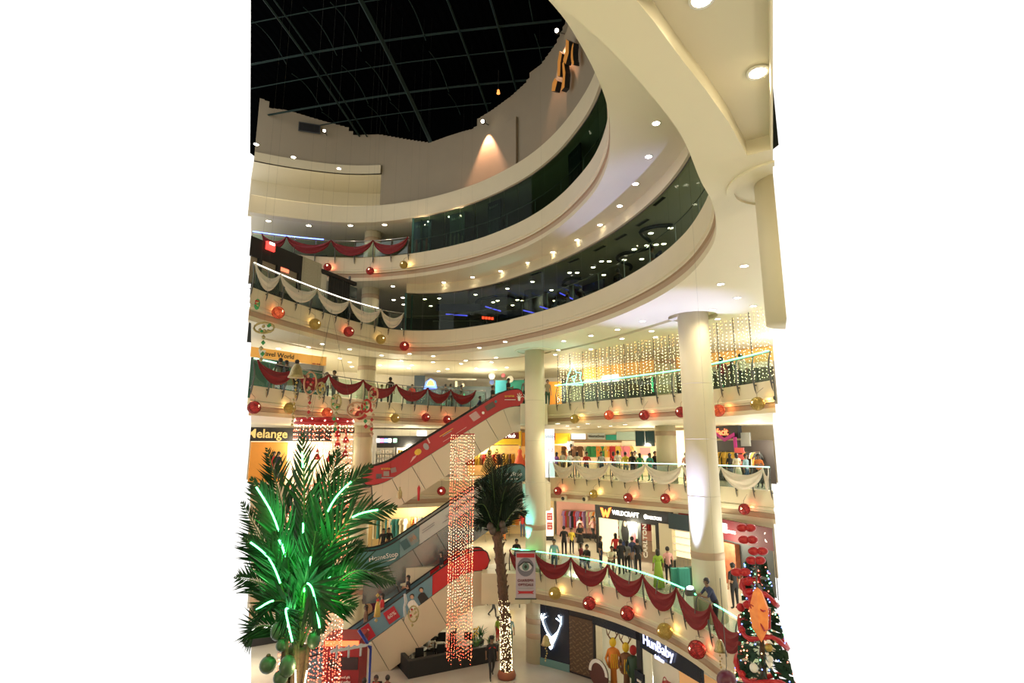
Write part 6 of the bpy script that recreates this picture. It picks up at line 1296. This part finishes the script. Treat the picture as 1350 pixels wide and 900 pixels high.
spots = [(1.0, 1.45, 'nearest the corner of the low wall'), (2.2, 1.5, 'behind the low wall, second from its corner'), (3.5, 1.1, 'behind the low wall near the lit column'), (1.3, 3.0, 'in the second row at the left'), (2.9, 3.2, 'in the second row at the right')]
for i, (x, y, wh) in enumerate(spots):
    cx, cy = cafe(x, y); mk_table('round white cafe table ' + wh, cx, cy)
    for k, (dx, dy) in enumerate(((-.62, .05), (.6, .12), (.1, -.5 if i else -.42) if i != 2 else (.05, .65))):
        mk_chair('black cafe chair %s the table %s' % (('left of', 'right of', 'before' if i != 2 else 'beyond')[k], wh), cx + dx, cy + dy, math.atan2(dy, dx) - PI / 2)
        if (i, k) in ((1, 0), (1, 1), (2, 0), (3, 0), (3, 1), (4, 0)):
            person(0, 0, 'sit', math.atan2(dy, dx) - PI / 2, {(1, 0): 'white', (1, 1): 'black', (2, 0): 'grey', (3, 0): 'black', (3, 1): 'brown', (4, 0): 'black'}[(i, k)], 'black', 'guest seated %s the table %s' % (('left of', 'right of', 'before')[k], wh), Y=30, hair=('short', 'long')[(i + k) % 2])
            S.objects[-2 if False else -1]; q = [a for a in S.objects if a.get('label', '').startswith('guest seated %s the table %s' % (('left of', 'right of', 'before')[k], wh))][0]; q.location = (cx + dx, cy + dy, -.02)
def bush(label, x, y, n=26, h=.95, c=None):
    t = thing('potted_plant', label, 'plant', (x, y, 0)); m = MB(); m.lathe([(.16, 0), (.22, .36), (.19, .36), (.17, .3), (0, .3)], n=12); m.build('pot', BLACK, t); lf = MB(); rr = random.Random(int(x * 100))
    for k in range(n):
        a = rr.uniform(0, 2 * PI); d = Vector((math.cos(a), math.sin(a), 0)); L_ = rr.uniform(.3, .55); up = rr.uniform(.55, 1) * h; s_ = Vector((-d.y, d.x, 0)) * .035
        P = [Vector((0, 0, .3)), d * L_ * .4 + Vector((0, 0, .3 + up * .65)), d * L_ + Vector((0, 0, .3 + up * .8))]; lf.add([P[0], P[1] - s_, P[1] + s_, P[2]], [(0, 1, 2), (1, 3, 2)])
    tag(lf.build('leaves', c or mat('plant_leaf', (.04, .16, .05), .5), t), kind='stuff')
for i, (x, y, wh) in enumerate(((4.75, .62, 'at the right end of the low cafe wall'), (4.1, 1.7, 'right of the light column behind the low wall'), (3.9, .62, 'behind the low wall right of the lit column'), (1.9, 4.2, 'at the back of the cafe beside the seated guests'), (.8, 4.4, 'at the back left of the cafe under the escalator'), (4.9, 2.2, 'at the back right of the cafe'))): bush('leafy potted plant ' + wh, *cafe(x, y), c=None if i != 2 else mat('pale_plant_leaf', (.10, .28, .08), .5))
t = thing('flower_spray', 'upright spray of yellow flowers behind the low cafe wall', 'flowers', (*cafe(4.0, .9), .0)); m = MB(); m.lathe([(.1, 0), (.13, .5), (.09, .5), (0, .45)], n=10); m.build('vase', BLACK, t); m = MB(); rr = random.Random(3); [m.dot((rr.uniform(-.15, .15), rr.uniform(-.1, .1), .7 + rr.random() * .8), .045) for _ in range(30)]; tag(m.build('blossoms', YEL, t), kind='stuff'); m = MB(); [m.tube([(0, 0, .4), (.1 * math.cos(k), .1 * math.sin(k), 1.3)], .012, 3) for k in range(5)]; m.build('stems', LEAF, t)
t = thing('umbrella', 'small red parasol on the ground floor behind the lowest escalator', 'parasol', (-2.9, 37.6, 0)); m = MB(); m.lathe([(1.0, 2.0), (.5, 2.3), (.03, 2.45)], n=8, smooth=False); m.build('canopy', col('crimson_canopy', (.5, .03, .08)), t); m = MB(); m.tube([(0, 0, 0), (0, 0, 2.4)], .03, 6); m.build('pole', STEEL, t)

# ---------------------------------------------------------------- lower left kiosk, decorated frame and guests
p = atY(452, 842, 26.4); kx = p.x; t = thing('kiosk', 'dark red kiosk with white lettering at the lower left, partly behind red lights', 'kiosk', (kx, 27.0, 0)); kh = p.z
m = MB(); m.box((0, 0, kh / 2), (1.6, 1.4, kh)); m.build('body', col('kiosk_red', (.22, .012, .015)), t); m = MB(); m.box((0, -.72, kh - .15), (1.5, .04, .22)); m.build('lit_header', glow('kiosk_header', (1, .16, .05), 1.6), t); m = MB(); m.box((.1, -.72, kh - .95), (1.3, .05, .5)); m.build('window', BLACK, t); text('lettering', 'the good gift', .13, WT, t, (.1, -.74, kh - 1.5)); text('lettering', 'tea and coffee', .13, WT, t, (.1, -.74, kh - 1.68))
P0 = atY(489, 850, 21.0); t = thing('decorated_post', 'post wrapped in blue tinsel with a white garlanded crossbar at the lower left', 'decoration post', (P0.x, 21, 0)); BT2 = mat('blue_tinsel', (.02, .04, .30), .3, metal=.4, noise=.5, nscale=40); WTN = mat('white_garland', (.6, .6, .58), .6, noise=.4, nscale=30)
m = MB(); m.tube([(.0, 0, 0), (0, 0, P0.z - .1)], .045, 7); m.build('post', BT2, t); m = MB(); q = atY(473, 830, 21.0); m.tube([(0, 0, P0.z - .1), (q.x - P0.x, 0, q.z)], .06, 7); m.build('slanted_arm', BT2, t)
q = atY(436, 860, 21.0); m = MB(); m.tube([((q.x - P0.x) * k / 12, 0, P0.z + .02 + (q.z - P0.z) * k / 12 + .03 * (k % 2)) for k in range(13)], [.05 + .02 * (k % 2) for k in range(13)], 6); m.build('garland_bar', WTN, t)
for k in range(3): m = MB(); x = (q.x - P0.x) * (.25 + .3 * k); m.tube([(x, 0, P0.z), (x, 0, P0.z - .35 - .05 * k)], .04, 6); m.build('hanging_tassel', WTN, t)
for u, v, c, lb in ((479, 897, 'black', 'dark head at the very bottom left of the decorated post'), (497, 893, 'red', 'person in red seated below the lowest escalator, left of two'), (512, 893, 'maroon', 'person in dark red seated below the lowest escalator, right of two')):
    pz = atY(u, v, 25.5); o = person(u, 0, 'sit', PI if c != 'red' else 0, c, 'black', lb, Y=25.5); s_ = o.location.copy(); dz = pz.z - 1.25; Y2 = 25.5
    # stand them where the seated head (1.2 m) meets this sight line
    for _ in range(40):
        pz = atY(u, v, Y2)
        if pz.z > 1.22: Y2 += .15
        else: Y2 -= .15
    o.location = (pz.x, Y2, 0); mk_chair('black chair under the %s' % ('dark head by the post', 'person in red, left of two', 'person in dark red, right of two')[(479, 497, 512).index(u)], pz.x, Y2 + .0, 0 if c == 'red' else PI)

# ---------------------------------------------------------------- decorated tree at the lower right
XT, YT_ = 5.95, 14.2; t = thing('christmas_tree', 'tall slim decorated tree with coloured lights and red garlands at the lower right', 'christmas tree', (XT, YT_, 0)); TH = atY(1000, 735, YT_).z; rr = random.Random(11)
m = MB()
for k in range(900):
    z = rr.uniform(.6, TH); r = (1 - z / (TH + 1.5)) * 1.55; a = rr.uniform(0, 2 * PI); d = Vector((math.cos(a), math.sin(a), -.25)); b = Vector((0, 0, z)) + d * r * .35; e = Vector((0, 0, z)) + d * r; s_ = Vector((-d.y, d.x, 0)) * .07; m.add([b, e - s_, e + Vector((0, 0, .1)), e + s_], [(0, 1, 2), (0, 2, 3)])
tag(m.build('needles', mat('fir_needles', (.012, .05, .025), .7), t), kind='stuff'); m = MB(); m.tube([(0, 0, 0), (0, 0, TH)], [.14, .03], 8); m.build('trunk', BARK, t)
cols = [glow('tree_bulb_%d' % i, c, 5) for i, c in enumerate(((.15, .25, 1), (1, .15, .1), (.2, 1, .35), (1, .75, .3)))]; m = MB()
for k in range(520): z = rr.uniform(.8, TH - .1); r = (1 - z / (TH + 1.5)) * 1.6; a = rr.uniform(0, 2 * PI); m.dot((r * math.cos(a), r * math.sin(a), z - r * .25), .02, rr.choice((0, 0, 1, 2, 3)))
tag(m.build('coloured_bulbs', cols, t), kind='stuff')
for k in range(7):
    m = MB(); z0_ = TH - .3 - k * .95; P = []
    for j in range(20): a = j / 20 * 2 * PI + k; z = z0_ - .03 * j + .1 * math.sin(a * 3); r = (1 - z / (TH + 1.5)) * 1.62; P.append((r * math.cos(a), r * math.sin(a), z - r * .25))
    m.tube(P, [.05 + .02 * (j % 2) for j in range(20)], 5); m.build('red_garland', TINS, t)
for k in range(26):
    z = TH - .4 - k * .22; r = (1 - z / (TH + 1.5)) * 1.6; a = 3.6 + rr.uniform(-1.2, 1.2); m = MB(); m.ball((0, 0, 0), rr.uniform(.07, .11), 10, 7); o = m.build('bauble', rr.choice((TINS, GOLDB, WT, TINS)), t); o.location = (r * math.cos(a), r * math.sin(a), z - r * .25)
m = MB(); rr = random.Random(5); q = atY(1001, 808, YT_ - 1.1)
pz = [(0, 0, .55), (.28, 0, .1), (.24, 0, -.35), (0, 0, -.6), (-.26, 0, -.3), (-.22, 0, .25)]; m.lathe([(.0, -.6), (.18, -.3), (.22, .1), (.10, .45), (0, .55)], n=6, smooth=False); o = thing('paper_lantern', 'glowing orange and yellow faceted paper lantern hanging before the decorated tree', 'lantern', q); m.build('shade', mat('paper_glow', (.85, .35, .08), .6, emit=.12, ecol=(1, .38, .08), noise=.6, nscale=6, col2=(.6, .05, .02)), o); m = MB(); m.lathe([(.05, .55), (.02, .65), (0, 1.2)], n=5); m.build('cord', DARKM, o); m = MB(); m.tube([(.19, -.05, -.3), (.22, -.05, .1), (0, -.23, .1), (-.22, 0, .2), (0, -.21, -.3), (.19, -.05, -.3)], .02, 4); m.build('paper_ribs', RED, o)
q = atY(986, 745, YT_ - .3); o = thing('red_bow_cluster', 'big cluster of red bows and flowers on top of the decorated tree', 'bow', (q.x, q.y, q.z - .5)); 
for k in range(8): m = MB(); m.ball((-.1, 0, 0), .12, 8, 6, (1.2, .6, .8)); m.ball((.1, 0, 0), .12, 8, 6, (1.2, .6, .8)); m.ball((0, -.05, 0), .05, 6, 4); b = m.build('bow', TINS, o); b.location = (rr.uniform(-.2, .25), rr.uniform(-.2, .2), .25 * k - .4)
q = atY(958, 897, 12.5); m = MB(); m.ball((0, 0, 0), .2, 18, 12); o = thing('purple_bauble', 'dark purple bauble hanging at the bottom below the red swags', 'ornament', (q.x, q.y, q.z - .2)); b = m.build('ball', mat('purple_gloss', (.10, .01, .035), .35), o); b.location = (0, 0, .2); m = MB(); m.tube([(0, 0, .4), (.02, 0, .5), (0, .0, 2.2)], .008, 4); m.build('cord', DARKM, o)

# ---------------------------------------------------------------- hanging ornaments in the void
GOLDL = mat('pale_gold_foil', (.62, .50, .22), .35, metal=.4, noise=.5, nscale=30); 
def cordto(t, z0, z1): m = MB(); m.tube([(0, 0, z0), (0, 0, max(z1, (B2 if t.location.z < 7 and t.location.y > 27 else ROOF + 1) - t.location.z))], .0018, 3); m.build('cord', DARKM, t)
def streamer(t, z0, n, r, mats, seed):
    rr = random.Random(seed)
    for k in range(n): m = MB(); m.lathe([(0, -r), (r * .9, 0), (0, r)], n=6, smooth=False); o = m.build('bead', mats[k % len(mats)], t); o.location = (rr.uniform(-.04, .04), 0, z0 - k * r * 2.1)
def bell(u, v, Y, r, label, tail=8, top=2.0, body=None):
    q = atY(u, v, Y); t = thing('bell_ornament', label, 'ornament', q); m = MB(); m.lathe([(r, -.9 * r), (r * .8, -.55 * r), (r * .6, .2 * r), (r * .35, .7 * r), (0, .85 * r)], n=14); m.build('bell', body or GOLDL, t); streamer(t, -r * 1.1, tail, r * .2, [GOLDL, GOLDB], int(u)); cordto(t, r * .8, r * .8 + top); return t
bell(391, 488, 20, .30, 'large pale gold bell with a long glittering tail before the left third-floor railing', 14, 1.6)
bell(720, 843, 24.5, .22, 'small gold bell hanging before the white neon stag', 7, 1.2)
bell(949, 850, 15, .16, 'small gold bell with thin tail below the right end of the red swags', 7, .8)
def oval(u, v, Y, rx, rz_, label, m1, m2, tail=3, top=1.5):
    q = atY(u, v, Y); t = thing('oval_ornament', label, 'ornament', q); m = MB(); m.tube([(rx * math.cos(k * PI / 8), 0, rz_ * math.sin(k * PI / 8)) for k in range(16)], .035, 5, closed=True); m.build('hoop', m1, t); rr = random.Random(int(u)); 
    for k in range(9): m = MB(); m.ball((0, 0, 0), .05, 7, 5); o = m.build('flower', (m2, m1, GOLDL)[k % 3], t); o.location = (rr.uniform(-.6, .6) * rx, 0, rr.uniform(-.7, .7) * rz_)
    streamer(t, -rz_ - .12, tail, .08, [m1, m2], int(v)); cordto(t, rz_, rz_ + top)
CO = mat('copper_foil', (.5, .28, .16), .4, metal=.4)
oval(409, 505, 20, .22, .42, 'oval copper ornament with a red top hanging right of the gold bell', CO, GAR[0], 5); oval(423, 512, 20, .14, .22, 'small gold spangled cone right of the oval copper ornament', GOLDL, GOLDB, 1)
oval(492, 520, 20, .16, .28, 'round copper wreath with long tassels below the second swag right of the column', CO, GAR[0], 7, 1.0)
oval(443, 530, 18, .16, .25, 'green and gold garland piece hanging above the orange lantern', GOLDL, GAR[5], 4, 1); oval(470, 540, 18, .3, .24, 'wide copper and red wreath over the red tinsel hoop', CO, GAR[0], 0, 1.2); oval(483, 535, 18, .14, .2, 'small flowered ornament right of the wide wreath', GAR[0], GAR[5], 3, 1); oval(348, 432, 16, .3, .16, 'green and gold leafy garland at the far left under the fourth floor', GOLDL, GAR[5], 5, .8); oval(339, 401, 16, .05, .14, 'tiny green ornament at the far left edge', GAR[5], GAR[0], 0, .6)
oval(466, 777, 24, .11, .14, 'small brown ornament hanging left before the silver escalator', CO, GOLDL, 1, .9); oval(545, 809, 24, .2, .3, 'gold and red bell wreath hanging before the lowest escalator', GOLDL, GAR[0], 1, 1.0)
q = atY(498, 795, 24); t = thing('santa_ornament', 'slim gold figure ornament hanging before the lowest escalator', 'ornament', q); streamer(t, .3, 6, .09, [GOLDB, GAR[0], GOLDL], 3); cordto(t, .3, 2.2); m = MB(); m.lathe([(.14, -.5), (.1, -.1), (.04, .1), (0, .2)], n=10); m.build('robe', GOLDB, t)
q = atY(527, 650, 28); t = thing('bottle_ornament', 'small pale bottle ornament hanging under the red escalator', 'ornament', q); m = MB(); m.lathe([(0, -.3), (.12, -.2), (.12, .05), (.04, .2), (.04, .3), (0, .3)], n=10); m.build('body', GOLDL, t); cordto(t, .3, 1.2)
q = atY(552, 650, 28); t = thing('red_tassel', 'narrow red tassel hanging left of the lone red lantern', 'ornament', q); m = MB(); m.lathe([(.06, -.35), (.07, .1), (.08, .25), (.03, .35), (0, .4)], n=8); m.build('tassel', TINS, t); cordto(t, .35, 1.0)
q = atY(533, 800, 24); t = thing('white_garland', 'short white garland strand before the red escalator board', 'garland', q); m = MB(); m.tube([(0, 0, .5), (.06, 0, .2), (0, 0, 0), (.05, 0, -.3), (-.02, 0, -.5)], [.05, .07, .05, .07, .03], 6); m.build('strand', WTN, t); cordto(t, .5, 1.3)

# ---------------------------------------------------------------- eye banner
q = atY(693, 757, 27.6); a_, b_ = atY(680, 757, 27.6), atY(706, 757, 27.6); tz, bz = atY(693, 726, 27.6).z, atY(693, 789, 27.6).z; W, H = b_.x - a_.x, tz - bz
t = thing('eye_banner', 'lilac-grey vertical banner showing one large eye, hanging before the slim column', 'banner', (q.x, 28.9 - .0, bz)); t.location = (q.x, 27.6, bz); m = MB(); m.box((0, 0, H / 2), (W, .03, H)); m.build('cloth', mat('lilac_banner', (.42, .36, .40), .7), t)
m = MB(); [m.box((0, -.01, z_), (W + .08, .06, .06)) for z_ in (.0, H)]; m.build('rod', DARKM, t); m = MB(); m.box((0, -.02, H - .2), (W * .92, .02, .18)); m.build('red_heading', RED, t)
def ell(rx, rz_, cz, y, m_, nm, n=18): m = MB(); m.prism([(rx * math.cos(k * 2 * PI / n), cz + rz_ * math.sin(k * 2 * PI / n)) for k in range(n)], y - .008, y, 'xz'); m.build(nm, m_, t)
ell(W * .42, .42, H * .66, -.02, mat('smoky_print', (.16, .15, .18), .8), 'printed_shadow'); ell(W * .32, .2, H * .67, -.03, mat('eye_white_print', (.55, .52, .52), .8), 'printed_eye'); ell(.17, .18, H * .67, -.04, mat('iris_print', (.12, .20, .16), .8), 'printed_iris', 14); ell(.07, .08, H * .67, -.05, BT, 'printed_pupil', 10); m = MB(); m.tube([(-W * .36, -.05, H * .68), (-W * .1, -.05, H * .77), (W * .2, -.05, H * .76), (W * .36, -.05, H * .68)], .03, 4); m.build('printed_lid', BT, t)
text('lettering', 'CHARISMA', .16, mat('maroon_print', (.2, .03, .05), .7), t, (0, -.03, H * .38)); text('lettering', 'OPTICALS', .16, MATS['maroon_print'], t, (0, -.03, H * .29)); m = MB(); m.box((0, -.03, H * .22), (W * .75, .01, .03)); m.build('printed_line', GT, t)
m = MB(); m.prism([(-W * .42, H * .10), (-W * .34, H * .13), (-W * .42, H * .17), (-W * .25, H * .16), (W * .25, H * .16), (W * .42, H * .17), (W * .34, H * .13), (W * .42, H * .10), (W * .25, H * .11), (-W * .25, H * .11)], -.035, -.02, 'xz'); m.build('red_ribbon', RED, t)
m = MB(); [m.tube([(x, 0, H), (x, .9, Z1 + .9 - bz)], .008, 3) for x in (-W / 2, W / 2)]; m.build('hanging_cord', DARKM, t)

# ---------------------------------------------------------------- upper wall: flood lamps, gold letters, screen
def flood(u, v, Y, aim, power, colr, label, spot=70, r=.09):
    q = atY(u, v, Y); t = thing('flood_lamp', label, 'flood lamp', q); m = MB(); m.lathe([(.06, -.12), (.13, .08), (.12, .09), (0, .02)], n=12); o = m.build('housing', DARKM, t); m = MB(); m.ball((0, -.02, 0), r, 10, 7); m.build('bulb', glow('flood_bulb', (1, .9, .75), 14), t)
    lamp('SPOT', 'flood_beam', (q.x, q.y - .25, q.z), power, colr, .06, aim=aim, spot=spot, parent=t); return q
def wallpt(u, v, zz, off=-1.1): q = RG5.find(u, zz, off); return RG5.P(q, off + .45)
for u, v, zz, pw, lb, cl, sp_ in ((644, 161, 30.4, 1500, 'flood lamp high on the drum wall throwing a pink-orange beam down', (1, .50, .30), 62), (745, 42, 31.2, 900, 'flood lamp above the gold wall letters', (1, .5, .28), 60)):
    w_ = wallpt(u, v, zz); q = Vector((w_.x, w_.y, zat(w_.x, w_.y, v))); t = thing('flood_lamp', lb, 'flood lamp', q); m = MB(); m.lathe([(.07, -.12), (.14, .08), (.13, .09), (0, .02)], n=12); m.build('housing', DARKM, t); m = MB(); m.ball((-.05, -.12, -.02), .10, 10, 7); m.build('bulb', glow('flood_bulb', (1, .86, .66), 14), t); m = MB(); dd = RG5.P(RG5.find(u, zz, -1.1), -1.1); m.tube([(0, 0, 0), (dd.x - w_.x, dd.y - w_.y, .05)], .03, 4); m.build('bracket', DARKM, t)
    wl = RG5.P(RG5.find(u, zz, -1.1), -1.0); lamp('SPOT', 'flood_beam', (q.x, q.y, q.z - .15), pw, cl, .05, aim=(wl.x, wl.y, q.z - 3.0), spot=sp_, parent=t)
w_ = wallpt(427, 173, 30.2); q = Vector((w_.x, w_.y, zat(w_.x, w_.y, 173))); t = thing('spot_lamp', 'small white spot lamp beside the black vent on the upper left wall', 'spot lamp', q); m = MB(); m.ball((0, 0, 0), .14, 10, 7); m.build('housing', BLACK, t); m = MB(); m.ball((.03, -.1, -.02), .09, 10, 7); m.build('bulb', glow('flood_bulb', (1, .86, .66), 14), t); m = MB(); m.tube([(0, 0, 0), (0, .5, 0)], .03, 4); m.build('bracket', DARKM, t)
w_ = RG5.P(RG5.find(406, 30, -1.1), -1.02); z_ = zat(w_.x, w_.y, 169); tt = RG5.T(RG5.find(406, 30, -1.1)); t = thing('wall_vent', 'black rectangular vent on the upper left wall', 'vent', (w_.x, w_.y, z_ - .3), math.atan2(tt.y, tt.x)); m = MB(); m.box((0, 0, .3), (1.25, .1, .55)); m.build('opening', BLACK, t); m = MB(); [m.box((0, -.04, .3 + s_ * .3), (1.35, .06, .05)) for s_ in (-1, 1)]; [m.box((s_ * .65, -.04, .3), (.05, .06, .6)) for s_ in (-1, 1)]; m.build('frame', DGREY, t)
w_ = RG5.P(RG5.find(657, 29, -1.1), -.8); q = atY(657, 121, 28.5); t = thing('hanging_lamp', 'small dim orange lamp under the roof beams', 'lamp', q); m = MB(); m.lathe([(.1, -.12), (.06, .12), (0, .14)], n=8); m.build('shade', glow('dim_orange', (1, .35, .08), 1.2), t); m = MB(); m.tube([(0, 0, .1), (0, 0, 1.4)], .015, 4); m.build('stem', DARKM, t)
GW = mat('gold_sign_face', (.70, .30, .06), .45, emit=.12, ecol=(1, .4, .08)); t = None
for i, (u, v, poly) in enumerate(((743, 113, [(-.5, -.2), (-.1, -.45), (.2, .1), (-.1, .5), (-.4, .3)]), (753, 102, [(-.25, -.9), (.15, -.9), (.3, 0), (.15, .95), (-.05, .9), (.0, 0)]), (749, 86, [(-.3, -.7), (0, -.9), (.1, 0), (.3, .5), (0, .9), (-.25, .3)]), (757, 72, [(-.3, -.3), (0, -.8), (.4, -.3), (.45, .5), (.1, .9), (0, .1)]), (767, 74, [(.1 - .35 * math.sin(k * PI / 6), -.75 * math.cos(k * PI / 6)) for k in range(7)] + [(.1 - .1 * math.sin(k * PI / 6), -.5 * math.cos(k * PI / 6)) for k in range(6, -1, -1)]))):
    qf_ = RG5.find(u, 30, -1.1) or RG5.L - 6; w_ = RG5.P(qf_, -.9); tt = RG5.T(qf_); z_ = zat(w_.x, w_.y, v)
    if t is None: t = thing('wall_letters', 'large gold raised letters on the curved upper wall below the right flood lamp', 'sign', (w_.x, w_.y, z_ - .5))
    m = MB(); m.prism([(a * .8, b * .8) for a, b in poly], -.3, 0, 'xz'); o = m.build('raised_letter', [GW, BLACK], t); o.location = (w_.x - t.location.x, w_.y - t.location.y, z_ - t.location.z); o.rotation_euler = (0, 0, math.atan2(tt.y, tt.x))
    for p_ in o.data.polygons:
        if abs(p_.normal.y) < .5: p_.material_index = 1
# column flood lights: blue-white on the broad column, cyan on the slim one
q = Vector((C2[0] - .95, C2[1] - .62, Z1 + 1.25)); t = thing('column_flood_lamp', 'small bright lamp on the railing shining blue-white up the broad column', 'flood lamp', q); m = MB(); m.box((0, 0, -.12), (.35, .25, .22)); m.build('housing', DGREY, t); m = MB(); m.ball((0, 0, .04), .12, 10, 7, (1.1, .8, .5)); m.build('lens', glow('blue_white_lens', (.8, .9, 1), 12), t)
lamp('SPOT', 'column_beam', (q.x, q.y, q.z + .12), 900, (.45, .55, 1), .05, aim=(C2[0] - .55, C2[1] - .2, Z1 + 9), spot=34, parent=t); lamp('SPOT', 'column_beam', (q.x - .1, q.y - .1, q.z + .1), 4000, (.40, .45, 1), .08, aim=(C2[0] - 1.5, C2[1] - 1.0, B4), spot=40, parent=t)
q = Vector((C1[0] - .75, C1[1] - .5, Z1 + .8)); t = thing('column_flood_lamp', 'lamp shining cyan light up the slim column', 'flood lamp', q); m = MB(); m.box((0, 0, -.12), (.3, .25, .22)); m.build('housing', DGREY, t); m = MB(); m.ball((0, 0, .03), .1, 10, 7, (1, 1, .5)); m.build('lens', glow('cyan_lens', (.4, 1, 1), 8), t)
lamp('SPOT', 'column_beam', (q.x, q.y, q.z + .1), 1100, (.10, .95, 1), .05, aim=(C1[0] - .35, C1[1] - .2, Z1 + 5), spot=40, parent=t)
# added unseen violet spot that tints the fifth-floor soffit blue 
lamp('SPOT', 'violet_fill_beam', (-7, 6, 14), 2600, (.42, .40, 1), .3, aim=(3.9, 20, B5 - .3), spot=26, blend=1)

# ---------------------------------------------------------------- end: trim the shell at the sides of what the photograph shows
def cut_kid(o):
    M = o.parent.location.copy(); o.data.transform(Matrix.Translation(M)); cut_sides(o, 0); o.data.transform(Matrix.Translation(-M))
for o in list(S.objects):
    if o.type == 'MESH' and o.get('kind') == 'structure' and o.parent is None and not o.get('keep'): cut_sides(o, 0)
for o in rt.children: cut_kid(o)
def cut_kid2(o):
    M = o.parent.matrix_world @ o.matrix_local; o.data = o.data.copy() if o.data.users > 1 else o.data; o.data.transform(M); cut0(o); o.data.transform(M.inverted())
def cut0(o):
    l = o.location.copy(); o.location = (0, 0, 0); cut_sides(o, 0); o.location = l
bpy.context.view_layer.update()
for o in list(S.objects):
    if o.type == 'MESH' and o.parent and (o.parent.name.startswith(('shop', 'wall_unit', 'jewellery')) ):
        us = [proj(*( o.parent.matrix_world @ o.matrix_local @ Vector(c)))[0] for c in o.bound_box]
        if min(us) < UL - 2 or max(us) > UR + 2: cut_kid2(o)
        if len(o.data.vertices) == 0: bpy.data.objects.remove(o)
for o in S.objects:
    if o.parent and o.parent.name.startswith('round_column') and abs(o.parent.location.x - C3[0]) < .01: o.data = o.data.copy(); cut_kid(o)
